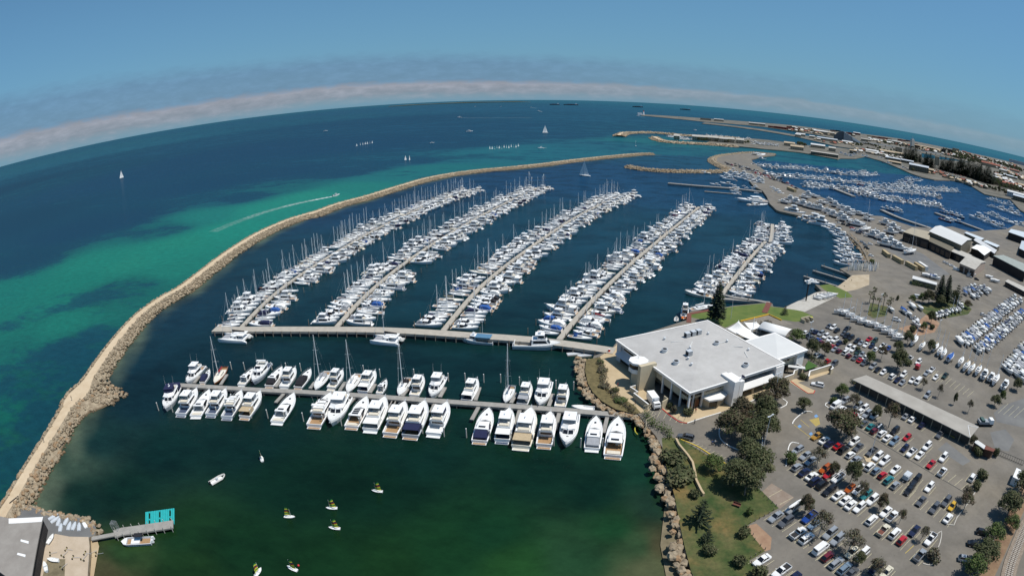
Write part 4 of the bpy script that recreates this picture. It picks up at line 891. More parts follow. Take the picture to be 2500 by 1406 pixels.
sheet('ramp_lawn',pxz([(480,565),(560,555),(700,615),(745,655),(640,665),(520,600)],ZL,*C7),ZL+.004,M_GRASS2)
sheet('quay',pxz([(1985,185),(2040,152),(2250,52),(2330,40),(2450,55),(2420,90),(2160,215),(2090,200)],ZL,*C4),ZL+.008,M_CONC)
sheet('boat_ramp',pxz([(620,575),(740,485),(870,480),(870,560),(760,600),(690,612)],ZL,*C7),ZL+.012,mat('ramp_concrete',(0.34,0.27,0.18),.9,scale=.3,world_co=True,col2=(.43,.36,.26)))
sheet('terrace',pxz([(540,505),(400,600),(445,680),(425,800),(480,880),(600,955),(690,1010),(760,1085),(870,1050),(880,900),(860,690),(700,560),(560,470)],ZL,*C4),ZL+.004,M_PAVE)
sheet('terrace_garden',pxz([(405,600),(285,625),(275,720),(300,830),(340,900),(420,980),(540,1050),(690,1085),(760,1085),(690,1010),(600,955),(480,880),(425,800),(445,680)],ZL,*C4),ZL+.002,mat('garden_soil',(.085,.07,.03),.95,scale=.8,world_co=True,col2=(.17,.135,.06)))
sheet('front_terrace',pxz([(940,1045),(1060,1130),(1150,1170),(1440,1075),(1600,1010),(1690,1090),(1760,1040),(1650,1010),(1770,950),(1850,900),(1900,800),(1500,900),(1180,1000)],ZL,*C4),ZL+.012,M_PAVE)
sheet('side_terrace',pxz([(2010,800),(2050,830),(2180,915),(2230,915),(2250,890),(2100,820),(2180,800),(2390,735),(2380,715),(2160,770),(2080,790)],ZL,*C4),ZL+.008,M_PAVE)
sheet('courtyard_paving',pxz([(1620,290),(1850,230),(1960,282),(2060,320),(1990,330),(1850,300)],ZL,*C4),ZL+.008,mat('grey_paving',(.15,.135,.115),.9,scale=.5,world_co=True,col2=(.24,.21,.17)))
sheet('new_asphalt',pxz([(1280,495),(1220,545),(1390,655),(1445,625)],ZL,*C6),ZL+.006,M_ASPH2)
sheet('new_asphalt',pxz([(1600,300),(1660,250),(1806,200),(1850,300),(1806,400),(1620,360)],ZL,*C6),ZL+.006,M_ASPH2)
sheet('new_asphalt',pxz([(1575,430),(1680,410),(1740,480),(1700,560),(1610,540)],ZL,*C6),ZL+.006,M_ASPH2)
sheet('hardstand',pxz([(1290,320),(1500,480),(1380,500),(960,260),(700,90),(560,20),(620,0),(900,160)],ZL,*C7),ZL+.006,M_ASPH2)
sheet('palm_bed',pxz([(850,790),(880,700),(1010,730),(1010,800),(900,820)],ZL,*C7),ZL+.006,M_GRASS)
sheet('island_bed',pxz([(1100,900),(1230,860),(1330,780),(1420,860),(1380,930),(1260,955),(1150,930)],ZL,*C7),ZL+.006,M_DIRT)
sheet('island_lawn',pxz([(1230,720),(1400,690),(1600,690),(1670,750),(1640,790),(1400,830),(1310,790)],ZL,*C7),ZL+.006,M_GRASS)
sheet('rail_verge',pxz([(1806,760),(1700,980),(1560,1240),(1480,1440),(1590,1440),(1700,1200),(1806,960)],ZL,*C6),ZL+.006,mat('verge_soil',(.15,.085,.05),.95,scale=.25,world_co=True,col2=(.25,.17,.10)))
TR = smooth_line(pxz([(1860,1000),(1806,1100),(1760,1210),(1715,1330),(1690,1440)],ZL,*C6),3)
b = MB(); ribbon(b,TR,2.3,ZL-.3,ZL+.22,mat('railway_ballast',(.16,.125,.095),.95,scale=1.5,world_co=True,col2=(.28,.23,.18)))
rw = empty('railway',(0,0,0),0,'single railway track on brown ballast at the edge of the car park','railway'); b.build('ballast',rw)
b = MB()
for sd in(-.55,.55):ribbon(b,[p+Vector((-(TR[-1]-TR[0]).normalized().y,(TR[-1]-TR[0]).normalized().x))*sd for p in TR],.05,ZL+.22,ZL+.42,mat('rusty_rail',(.11,.075,.055),.5))
b.build('rail',rw)
b = MB(); b.box(-1.2,1.2,-.12,.12,ZL+.2,ZL+.3,M_CONC); sm = b.data('sleeper')
for p,d in along(TR,.5,.75):put('sleeper',sm,rw,(p.x,p.y,0),math.atan2(d.y,d.x)+R(90))
def shore_rocks(name,label,pts,w,spacing,size,z0=.2,z1=1.9,n1=300):
 L = smooth_line(pts,2.0); it = []
 for i in range(len(L)-1):
  d = (L[i+1]-L[i]); l = d.length; d.normalize(); nl = Vector((-d.y,d.x))
  for _ in range(max(1,int(l*w/spacing))):
   t,u = rnd.random(),rnd.random(); p = L[i]+d*l*t+nl*(u-.5)*w
   it.append((p.x,p.y,z1+(z0-z1)*u,size*rnd.uniform(.4,1.5),rnd.random()*6.28))
 root = empty(name,(0,0,0),0,label,'rock wall')
 it.sort(key=lambda i:math.hypot(i[0],i[1])/i[3])
 for(x,y,z,s,a)in it[:n1]:
  o = put('rock',ROCKS_NEAR[rnd.randrange(9)],root,(x,y,z),a); o.scale = (s,)*3
 if it[n1:]:rubble('boulder_flank',it[n1:],root)
M_ROCKS_UP = [(270,615),(265,700),(285,790),(300,870),(370,950),(450,1020),(560,1075),(690,1095),(780,1150),(850,1230),(900,1310),(960,1390)]
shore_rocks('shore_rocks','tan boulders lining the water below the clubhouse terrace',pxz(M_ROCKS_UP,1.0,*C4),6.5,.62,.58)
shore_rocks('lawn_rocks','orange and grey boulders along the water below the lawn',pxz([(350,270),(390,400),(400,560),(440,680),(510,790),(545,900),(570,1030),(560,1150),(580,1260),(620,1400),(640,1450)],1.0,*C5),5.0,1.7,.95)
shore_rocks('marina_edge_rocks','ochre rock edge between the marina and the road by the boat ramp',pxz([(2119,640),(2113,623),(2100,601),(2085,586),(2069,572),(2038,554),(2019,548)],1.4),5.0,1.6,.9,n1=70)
bank('entrance_groyne','straight rubble groyne reaching into the marina entrance, with a white boat moored against it',pxz([(1533,404),(1560,409),(1600,413),(1660,415.5),(1720,416),(1790,415.5)],3.0),2.2,6,6,3.0,2.2,1.25,n_single=60,road=False)
bank('hook_mole','hooked rubble mole enclosing the fishing harbour mouth',pxz([(1893,376),(1840,371.5),(1790,375),(1752,380.5),(1741,389),(1752,398),(1775,409),(1795,417)],3.0),2.0,5,7,2.8,3.2,1.4,n_single=40,road=False)
bank('challenger_breakwater','outer breakwater of the far marina, ending in a blunt head',pxz([(1512,331),(1516,327),(1530,323.6),(1591,322.6),(1656,328),(1720,332),(1803,336.3)],3.5),5,12,12,4,14,2.2,n_single=20)
bank('challenger_inner_breakwater','inner breakwater of the far marina, curved at its tip',pxz([(1598,334),(1606,339),(1625,344),(1660,347),(1720,350),(1800,356)],3.5),5,10,10,4,12,2.0,n_single=20)
M_RUST = mat('red_brown_timber',(.15,.055,.04),.9,var=.2,scale=2)
b = MB(); ribbon(b,[Vector(p)for p in pxz([(1165,305),(1170,232),(1260,215),(1360,196)],2.1,*C4)],1.0,.6,2.12,M_RUST)
ribbon(b,[Vector(p)for p in pxz([(1450,62),(1560,90),(1760,118),(1862,136)],2.1,*C4)],1.0,.6,2.1,M_JETG)
ribbon(b,[Vector(p)for p in pxz([(1855,136),(1835,180),(1815,222)],2.1,*C4)],1.3,.9,2.16,M_RUST)
b.build('lawn_boardwalk')
tag(bpy.data.objects['lawn_boardwalk'],'red-brown timber boardwalk edging the lawn behind the clubhouse','boardwalk')
# CLUBHOUSE
M_WCREAM = mat('cream_render',(.50,.43,.305),.9,var=.05,scale=.4)
M_WHITEP = mat('white_painted_concrete',(.74,.73,.71),.8,var=.04,scale=.4)
M_GREYP = mat('pale_grey_cladding',(.50,.51,.52),.8,var=.05,scale=.4,stretch=(1,1,.2))
M_ROOF = mat('pale_roof_sheeting',(.375,.365,.35),.75,scale=.25,col2=(.43,.42,.405)); weather(M_ROOF,[(0.35,.93),(0.6,1.04)],[(0.28,0.85),(0.4,1.0),(0.7,1.03)],0.09,0.8)
M_ROOFW = mat('white_roof_sheeting',(.56,.565,.555),.7,var=.03,scale=.2)
M_DKGL = mat('dark_glazing',(.014,.016,.02),.1,var=.3,scale=.5,spec=.6)
M_PANEL = mat('timber_panel',(.20,.085,.04),.8,var=.15,scale=2)
o_cl = survey(1350+1175/3.514,700+915/3.514,9.4)
club = empty('clubhouse',(o_cl.x,o_cl.y,ZL),R(21.7),'large cream clubhouse with a wide pale low-pitched roof and white fascia','building')
S = 41.7; ZE = 7.4
def hip(x0,x1,y0,y1,ze,rise,m):
 b = MB(); c = ((x0+x1)/2,(y0+y1)/2,ze+rise); q = [(x0,y0,ze),(x1,y0,ze),(x1,y1,ze),(x0,y1,ze)]
 for i in range(4):b.face([q[i],q[(i+1)%4],c],m)
 b.face([(x0,y0,ze-.25),(x0,y1,ze-.25),(x1,y1,ze-.25),(x1,y0,ze-.25)],M_WHITEP)
 return b
def fascia(x0,x1,y0,y1,z0,z1,m,flare=.35,w=.5,sides='SENW'):
 b = MB(); lo = [(x0+flare,y0+flare),(x1-flare,y0+flare),(x1-flare,y1-flare),(x0+flare,y1-flare)]; hi = [(x0,y0),(x1,y0),(x1,y1),(x0,y1)]; inn = [(x0+w+flare,y0+w+flare),(x1-w-flare,y0+w+flare),(x1-w-flare,y1-w-flare),(x0+w+flare,y1-w-flare)]
 for i,sd in enumerate('SENW'):
  if sd not in sides:continue
  j = (i+1)%4
  b.face([(*lo[i],z0),(*lo[j],z0),(*hi[j],z1),(*hi[i],z1)],m); b.face([(*hi[i],z1),(*hi[j],z1),(*inn[j],z1+.02),(*inn[i],z1+.02)],m); b.face([(*inn[i],z0),(*inn[j],z0),(*lo[j],z0),(*lo[i],z0)],m)
 return b
rf = hip(.5,S-.5,.5,S-.5,ZE,1.7,M_ROOF).build('roof',club)
fascia(0,S,0,S,ZE-1.0,ZE+.06,M_WHITEP).build('fascia',club)
gt = MB()
for q in((.75,S-.75,.62,.74),(.75,S-.75,S-.74,S-.62),(.62,.74,.75,S-.75),(S-.74,S-.62,.75,S-.75)):gt.box(*q,ZE+.0,ZE+.1,M_BLACK)
gt.build('box_gutter',rf)
core = MB(); core.box(4.2,S-1.5,4.2,S-1.5,-.2,ZE-.3,M_WCREAM); core.build('wall',club)
w = MB(); w.box(7.0,15.4,2.0,4.3,-.2,6.9,M_WCREAM); w.build('sign_wall',club)
for txt,z_,x_ in(('FREMANTLE',5.55,11.2),('SAILING CLUB',4.65,11.2)):
 fc = bpy.data.curves.new('lettering','FONT'); fc.body = txt; fc.size = 1.0; fc.align_x = 'CENTER'; fc.extrude = .03
 tmp = bpy.data.objects.new('lettering',fc); COL.objects.link(tmp); lme = bpy.data.meshes.new_from_object(tmp.evaluated_get(bpy.context.evaluated_depsgraph_get())); bpy.data.objects.remove(tmp)
 lme.materials.clear(); lme.materials.append(mat('black_lettering',(.02,.02,.02),.6)); fo = put('lettering',lme,club,(x_,1.95,z_)); fo.rotation_euler = (R(90),0,0)
g = MB(); g.box(1.6,7.0,2.6,2.7,4.0,6.5,M_DKGL); g.box(1.6,7.0,2.6,2.7,.9,3.6,M_DKGL); g.build('lounge_glazing',club)
g = MB(); g.box(1.5,7.0,2.45,2.75,3.55,4.05,M_WCREAM); g.box(2.0,3.4,2.5,2.62,.2,2.6,M_PANEL); g.box(4.2,6.4,2.5,2.62,.2,2.6,M_PANEL); g.build('lounge_spandrel',club)
col = MB(); col.box(-.28,.28,-.28,.28,-.2,6.7,M_WHITEP,tx=.06,ty=.06); cm = col.data('column')
for x,y in((.8,.8),(3.7,2.4),(6.9,2.0),(1.4,5.6),(1.4,10.2),(1.4,14.8)):put('column',cm,club,(x,y,0))
pc = MB(); pc.prism([(6.8,2.0),(7.4,-.9),(11.6,-2.0),(15.2,-.6),(15.2,2.0)],3.0,3.5,M_WHITEP); pc.build('porch_canopy',club)
po = MB(); po.prism([(7.6,2.0),(8.2,.3),(11.4,-.8),(14.8,.2),(14.8,2.0)],-.2,3.0,M_WCREAM); po.build('porch',club)
po = MB(); po.face([(8.6,.10,.3),(11.1,-.76,.3),(11.1,-.76,2.6),(8.6,.10,2.6)],M_DKGL); po.build('porch_window',club)
for q,z_ in(((15.4,17.6,-2.7,4.0),8.3),((18.1,19.9,-2.4,4.0),7.7)):
 f = MB(); f.box(*q,-.2,z_,M_WHITEP); f.build('entrance_fin',club)
fl = MB(); fl.tube((19.0,-1.5,7.7),(19.0,-1.5,9.6),.05,M_GEL,n=5); fl.face([(19.05,-1.5,9.5),(19.9,-1.3,9.1),(20.6,-1.7,8.6),(20.4,-1.6,8.1),(19.05,-1.5,8.7)],CANV['navy']); fl.build('flag',club)
bl = MB(); bl.loft([[Vector((x,-.9,2.75)),Vector((x,-1.0,3.05)),Vector((x,.35,4.6)),Vector((x,.6,4.6)),Vector((x,.6,3.3)),Vector((x,4.2,3.2)),Vector((x,4.2,2.75))]for x in(19.95,37.0)],M_WHITEP); bl.build('balcony',club)
g = MB(); g.box(20.0,37.0,3.9,4.0,3.5,6.5,M_DKGL)
g.build('balcony_glazing',club); ww = MB(); ww.box(-.9,.9,-.06,.06,-1.0,1.2,mat('reflecting_window',(.22,.26,.33),.2)); wd = ww.data('window')
for x in(24.5,29.0,35.0):put('window',wd,club,(x,3.8,5.0))
for x in(22.6,26.8,32.0):pp = MB(); pp.box(x-.9,x+.9,3.7,3.86,3.5,6.5,M_WCREAM); pp.build('wall_panel',club)
g = MB(); g.box(20.0,37.0,3.7,3.8,.1,2.7,M_DKGL); g.build('ground_glazing',club)
c2_ = MB(); c2_.box(-.3,.3,-.3,.3,-.2,2.8,M_WCREAM); cm2 = c2_.data('column')
for x in(21.6,27.4,33.2):put('column',cm2,club,(x,.2,0))
f = MB(); f.box(37.05,41.0,-.5,4.3,-.2,6.9,M_WHITEP,ty=.25); f.build('end_fin',club)
w = MB(); w.box(1.5,2.2,2.2,18.9,3.6,6.9,M_WCREAM); w.prism([(1.45,4.0),(1.55,16.0),(2.2,16.0),(2.2,4.0)],3.1,3.62,M_WCREAM); w.build('upper_wall',club)
g = MB(); g.box(3.9,4.1,1.6,19.0,0,3.5,M_DKGL); g.box(1.42,1.5,1.5,6.0,4.6,6.3,M_DKGL); g.build('service_glazing',club)
tw = MB(); tw.box(-4.6,1.4,18.9,20.4,-.2,8.4,M_WCREAM,tx=0); tw.box(-3.9,1.4,20.4,24.8,-.2,5.0,M_WCREAM); twr = tw.build('watch_tower',club)
oc = [(-1.4+3.0*math.cos(R(22.5+45*i)),23.2+3.0*math.sin(R(22.5+45*i)))for i in range(8)]; oc = [(x-1.2,y)for x,y in oc]
big = lambda k:[(-2.6+(x+2.6)*k,23.2+(y-23.2)*k)for x,y in oc]
t = MB(); t.prism(oc,4.8,6.2,M_WHITEP); t.prism(big(1.06),7.7,8.4,M_WHITEP); t.build('lookout_cab',twr)
t = MB(); t.prism(big(.95),6.2,7.7,M_DKGL); t.build('lookout_window',twr)
an = MB()
for x,y in((-3.4,22.4),(-1.8,24.2)):an.tube((x,y,8.4),(x,y,11.0),.04,M_STEEL,n=4); an.tube((x-.8,y,10.2),(x+.8,y,10.2),.03,M_STEEL,n=4)
an.build('aerial',twr)
w = MB(); w.box(1.3,2.0,24.9,S-1.4,4.3,6.9,M_GREYP); w.box(.6,4.3,S-3.0,S-.6,-.2,6.9,M_GREYP); w.build('dining_wall',club)
w = MB(); w.box(1.2,1.3,25.6,37.6,5.0,6.3,M_DKGL); w.build('dining_window',club)
w = MB(); w.face([(1.3,24.9,4.6),(1.3,S-1.4,4.6),(-.6,S-1.4,2.6),(-.6,24.9,2.6)][::-1],M_GREYP); w.face([(-.6,24.9,2.6),(-.6,S-1.4,2.6),(1.3,S-1.4,2.55),(1.3,24.9,2.55)],M_GREYP); w.build('awning_roof',club)
w = MB(); w.box(.9,1.0,25.2,S-1.6,.4,2.4,M_DKGL); w.build('lower_window',club)
ac = MB(); ac.box(-.85,.85,-.85,.85,0,1.7,M_GREYH); ac.box(-.9,.9,-.9,.9,1.7,1.85,M_LGREY); ac.box(-.87,.87,-.6,.6,.3,1.5,M_BLACK); acd = ac.data('air_conditioner')
def rz_at(x,y):return ZE+1.7*(1-max(abs(x-S/2),abs(y-S/2))/(S/2-.5))
for x,y in((22.9,31.0),(25.7,31.2),(28.2,31.2),(13.9,18.6)):put('air_conditioner',acd,rf,(x,y,rz_at(x,y)-.1))
vt = MB(); vt.tube((0,0,-.3),(0,0,.7),.95,M_WHITEP,n=14); vt.tube((0,0,.7),(0,0,1.1),1.05,M_LGREY,1.05,14); vt.tube((0,0,1.101),(0,0,1.12),.8,M_BLACK,n=12); vd = vt.data('roof_vent')
sv = MB(); sv.tube((0,0,-.3),(0,0,.8),.32,M_LGREY,n=8); sv.tube((0,0,.8),(0,0,1.0),.5,M_LGREY,.2,8); sd_ = sv.data('roof_cowl')
for x,y in((8.8,25.1),(27.8,20.8),(7.1,16.5),(26.7,4.6)):put('roof_vent',vd,rf,(x,y,rz_at(x,y)))
for x,y in((10.5,12.9),(31.3,29.4),(12.0,16.6),(36.0,13.0),(33.5,21.5),(14.5,33.0),(17.0,22.0)):put('roof_cowl',sd_,rf,(x,y,rz_at(x,y)))
fs = MB(); fs.box(-2.2,2.2,-.12,.12,-.05,.18,M_ROOFW); fd = fs.data('flashing')
for x,y,a in((19.5,24.5,40),(30.2,21.5,0),(34.0,17.0,-35),(17.0,29.0,-20),(32.5,10.5,60)):put('flashing',fd,rf,(x,y,rz_at(x,y)),R(a))
hip(S+.3,58.2,4.2,20.8,6.9,1.1,M_ROOFW).build('wing_roof',club); fascia(S-.2,58.7,3.7,21.3,6.0,6.95,M_WHITEP,sides='SEN').build('wing_fascia',club)
w = MB(); w.box(S-1.5,57.2,5.6,19.8,-.2,6.6,M_WCREAM); w.build('wing_wall',club); w = MB(); w.box(53.5,57.6,4.4,5.6,-.2,6.6,M_WHITEP); w.build('wing_end_fin',club)
for x in(44.5,49.5):
 for z_ in(1.6,5.1):w = MB(); w.box(x-1.2,x+1.2,5.45,5.56,z_-1.0,z_+.8,M_DKGL); w.build('window',club)
def wall_run(name,pts,h,t,m,label,cap=None):
 b = MB(); L = [Vector(p)for p in pts]; ribbon(b,L,t/2,ZL-.1,ZL+h,m)
 if cap:ribbon(b,L,t/2+.04,ZL+h,ZL+h+.08,cap)
 return tag(b.build(name),label,'wall')
wall_run('courtyard_wall',pxz([(1978,800),(2060,770),(2068,740),(2145,710),(2000,640)],ZL+1.2,*C4),2.2,.3,M_WCREAM,'cream rendered courtyard wall beside the end of the clubhouse',M_WHITEP)
wall_run('planter_wall',pxz([(2190,790),(2200,745),(2380,690),(2400,715),(2380,730)],ZL+.9,*C4),1.9,.4,M_WCREAM,'cream retaining wall around the small enclosed green lawn',M_WHITEP)
sheet('club_lawn',pxz([(2150,715),(2190,632),(2275,680),(2170,715)],ZL+1.0,*C4),ZL+1.0,mat('clipped_lawn',(.03,.085,.012),.9,scale=1,world_co=True,col2=(.05,.11,.02)))
sv_ = MB(); sv_.box(-3.2,3.2,-.9,.9,2.4,2.6,M_ROOFW)
for x in(-3,3):sv_.box(x-.08,x+.08,-.8,.8,0,2.4,M_WCREAM)
p = survey(1350+2090/3.514,700+690/3.514,ZL+2.4); tag(sv_.build('bin_shelter',None,(p.x,p.y,ZL),R(-22)),'small flat white roof inside the cream courtyard','shelter')
wall_run('yard_wall',pxz([(430,605),(340,630),(470,715),(400,735),(650,930)],ZL+1.2,(1490,860),7.03),2.0,.3,M_WCREAM,'cream wall of the service yard beside the parked delivery truck',M_WHITEP)
wall_run('yard_gate_wall',pxz([(920,800),(980,850),(885,905)],ZL+1.4,(1490,860),7.03),2.6,.3,M_WCREAM,'short cream wall stub right of the delivery truck')
gf = MB(); gp = [Vector((*q,0))for q in pxz([(560,1050),(690,1010),(620,1100),(770,1190),(600,1290),(600,1400)],ZL,(1490,860),7.03)]
for i in range(len(gp)-1):
 a,c = gp[i],gp[i+1]
 for z_ in(ZL+.2,ZL+1.3,ZL+2.6):gf.tube(a+Vector((0,0,z_)),c+Vector((0,0,z_)),.06,M_WCREAM,n=4)
 for k in range(5):q = a.lerp(c,k/4); gf.tube(q+Vector((0,0,ZL-.5)),q+Vector((0,0,ZL+2.6)),.05,M_WCREAM,n=4)
tag(gf.build('security_gate'),'pale steel security fence at the landward end of the front jetty','fence')
hs = MB(); L = smooth_line(pxz([(560,1070),(500,1230),(425,1290),(430,1370),(470,1410)],.8,(1490,860),7.03),1)
for i in range(len(L)-1):hs.tube((L[i].x,L[i].y,.9),(L[i+1].x,L[i+1].y,.9),.16,mat('yellow_hose',(.5,.45,.06),.6),n=5)
tag(hs.build('yellow_boom'),'yellow floating hose looped over the rocks by the security fence','hose')
M_SAIL = mat('white_membrane',(.80,.80,.78),.7,var=.02,scale=.3)
def membrane(name,corners,sag,label,n=8):
 b = MB(); a,c,d,e = corners; rows = []
 for i in range(n+1):
  u = i/n; row = []
  for j in range(n+1):
   v = j/n; p = a.lerp(c,u).lerp(e.lerp(d,u),v); p = p.copy(); p.z-=sag*4*(u*(1-u)+v*(1-v))*.5; row.append(p)
  rows.append(row)
 b.loft(rows,M_SAIL,closed=False)
 for r_ in(rows[0],rows[-1]):pass
 for q in corners:b.tube((q.x,q.y,ZL),(q.x,q.y,q.z+.3),.1,M_GEL,n=6)
 o = b.build(name,smooth=True); md = o.modifiers.new('thick','SOLIDIFY'); md.thickness = .04
 return tag(o,label,'shade sail','white shade sails behind the clubhouse')
s4 = lambda x,y,z:survey(1350+x/3.514,700+y/3.514,z)
membrane('shade_sail',[s4(1592,293,8.5),s4(1485,358,5.5),s4(1690,440,5.0),s4(1700,372,5.6)],1.0,'white peaked shade sail with the tallest point, nearest the big roof')
membrane('shade_sail',[s4(1640,305,6.0),s4(1700,372,5.6),s4(1790,335,4.6),s4(1745,300,6.4)],.5,'white shade sail in the middle, next to the white mast pole')
membrane('shade_sail',[s4(1560,385,5.0),s4(1690,450,6.2),s4(1780,430,5.2),s4(1700,385,4.6)],.6,'low white shade sail lying against the wing roof')
vb = MB(); A,B_,D_ = s4(1850,325,4.6),s4(2082,392,4.6),s4(1990,430,4.6); W_ = D_-B_; rws = []
for i in range(11):
 t_ = i/10; z_ = 2.1*math.sin(math.pi*t_); rws.append([A+W_*t_+Vector((0,0,z_)),B_+W_*t_+Vector((0,0,z_))])
vb.loft(rws,M_SAIL,closed=False); o = vb.build('barrel_canopy',smooth=True); o.modifiers.new('t','SOLIDIFY').thickness = .06
for q in(A,B_,A+W_,B_+W_):m = MB(); m.tube((q.x,q.y,ZL),(q.x,q.y,4.6),.1,M_GEL,n=6); m.build('canopy_post',o)
tag(o,'white barrel-vaulted canopy beside the wing with the white roof','canopy')
mp_ = MB(); q = s4(1703,440,ZL); mp_.tube(q,q+Vector((0,0,8.5)),.16,M_GEL,.12,8); tag(mp_.build('sail_mast'),'thick white pole holding up the shade sails','pole')
yl = MB(); Ly = [Vector(p)for p in pxz([(1610,290),(1850,232),(1960,282)],ZL+.5,*C4)]; ribbon(yl,Ly,.22,ZL,ZL+.5,mat('yellow_paint',(.60,.36,.02),.6)); tag(yl.build('yellow_kerb_wall'),'low yellow wall bounding the paved yard behind the clubhouse','wall')
rs = MB(); rs.box(-3,3,-.15,.15,0,1.8,M_WCREAM); rs.box(-3,-2.7,-2.6,0,0,1.5,M_WCREAM); rs.box(2.7,3,-2.6,0,0,1.5,M_WCREAM); rs.box(-.15,.15,-2.6,0,0,1.5,M_WCREAM)
p = s4(2160,290,ZL); tag(rs.build('bin_enclosure',None,p,R(20)),'cream three-sided bin enclosure at the corner of the harbour lawn','enclosure')
wb = MB(); wb.box(-.7,.7,-.5,.5,0,1.3,mat('green_plastic',(.02,.09,.06),.6),tx=.05,ty=.05); wb.box(-.75,.75,-.55,.55,1.3,1.42,mat('yellow_lid',(.45,.42,.05),.6))
p = s4(2212,285,ZL); tag(wb.build('wheelie_bin',None,p),'green bin with yellow lid beside the bin enclosure','bin')
def kerb(name,pts,m,label,h=.14,w=.28):
 b = MB(); ribbon(b,smooth_line(pts,1.2),w/2,ZL-.1,ZL+h,m); return tag(b.build(name),label,'kerb')
M_KW,M_KR,M_KY = mat('white_kerb_paint',(.72,.71,.68),.8),mat('red_kerb_paint',(.42,.04,.03),.8),mat('yellow_kerb_paint',(.55,.40,.05),.8)
kerb('kerb',pxz([(1150,1170),(1300,1120),(1440,1078)],ZL,*C4),M_KW,'white kerb along the front terrace of the clubhouse')
kerb('kerb',pxz([(890,970),(1010,1075),(1090,1130),(1200,1200),(1320,1215)],ZL,(1490,860),7.03),M_KR,'red painted kerb beside the service yard shrubs')
kerb('kerb',pxz([(910,110),(885,180),(900,250),(960,300),(1090,355),(1215,388),(1240,350),(1255,230)],ZL,*C5),M_KW,'black and white kerb looping round the big tree island')
kerb('kerb',pxz([(1700,1030),(1650,1010),(1770,950)],ZL,*C4),M_KW,'white kerb of the drop-off bay under the balcony')
kerb('kerb',pxz([(1950,1040),(2000,1015),(2010,990),(1970,960)],ZL,*C4),M_KW,'white kerb round the end of the tree bed in front of the clubhouse')
kerb('kerb',pxz([(2040,810),(2100,855),(2190,915),(2235,915),(2248,890)],ZL,*C4),M_KR,'red painted kerb round the tip of the side terrace')
kerb('kerb',pxz([(1560,285),(1505,275),(1475,310),(1460,400),(1450,480)],ZL,*C5),M_KW,'white kerb curving round the end of the third parking row')
kerb('kerb',pxz([(370,295),(320,290),(250,345),(235,375)],ZL,*C6),M_KW,'white kerb beside the disabled parking bays')
kerb('kerb',pxz([(490,225),(462,235),(458,250),(480,265)],ZL,*C6),M_KW,'small white kerb nib by the round green bush')
kerb('kerb',pxz([(655,110),(760,165),(890,235),(930,250)],ZL,*C6),mat('blue_grey_kerb',(.30,.33,.42),.8),'long pale blue kerb under the long flat-roofed shed')
kerb('kerb',pxz([(900,230),(940,255)],ZL,*C6),M_KY,'first short yellow kerb below the long shed, beside a white wagon')
kerb('kerb',pxz([(1080,325),(1130,355)],ZL,*C6),M_KY,'second short yellow kerb below the long shed, beside a white sedan')
kerb('kerb',pxz([(1280,435),(1335,470)],ZL,*C6),M_KY,'third short yellow kerb below the long shed, nearest the brown hut')
kerb('kerb',pxz([(1165,1100),(1210,1125),(1245,1100),(1235,1180),(1190,1280),(1180,1330),(1120,1320)],ZL,*C6),M_CONC,'concrete kerb round the rounded olive bush at the row end')
kerb('kerb',pxz([(1540,700),(1460,860),(1350,1010),(1330,1060),(1280,1055)],ZL,*C6),M_CONC,'concrete kerb of the planted strip at the car park edge')
kerb('kerb',pxz([(555,250),(700,310),(820,385),(945,460)],ZL,*C5),M_KY,'yellow kerb along the edge of the lawn by the parked station wagon',.18,.3)
wall_run('lawn_wall',pxz([(520,250),(545,300),(620,390),(660,450),(680,540),(690,600),(735,690),(755,720)],ZL+.4,*C5),.9,.55,M_PAVE,'curved limestone wall on the lawn beside the big bushes')
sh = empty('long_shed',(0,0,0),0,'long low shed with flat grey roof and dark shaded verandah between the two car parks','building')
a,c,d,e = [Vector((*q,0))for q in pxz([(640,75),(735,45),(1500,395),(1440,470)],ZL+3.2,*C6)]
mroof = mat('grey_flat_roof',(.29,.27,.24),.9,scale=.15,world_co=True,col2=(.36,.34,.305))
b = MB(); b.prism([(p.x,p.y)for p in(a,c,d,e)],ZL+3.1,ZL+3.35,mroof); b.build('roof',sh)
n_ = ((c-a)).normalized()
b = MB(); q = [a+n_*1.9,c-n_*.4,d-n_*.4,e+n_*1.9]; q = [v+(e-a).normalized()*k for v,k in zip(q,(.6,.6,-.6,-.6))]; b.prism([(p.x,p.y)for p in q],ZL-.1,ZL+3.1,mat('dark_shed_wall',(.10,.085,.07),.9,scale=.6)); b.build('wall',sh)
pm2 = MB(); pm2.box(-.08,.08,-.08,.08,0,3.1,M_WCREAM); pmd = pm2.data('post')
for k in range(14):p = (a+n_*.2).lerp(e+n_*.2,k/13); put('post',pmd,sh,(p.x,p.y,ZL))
wr = MB(); p0,p1,p2 = [Vector((*q,ZL+3.36))for q in pxz([(1495,400),(1425,385),(1440,465)],ZL+3.3,*C6)]; wr.tube(p0,p1,.12,M_GEL,n=4); wr.tube(p1,p2,.12,M_GEL,n=4); wr.build('roof_edge_trim',sh)
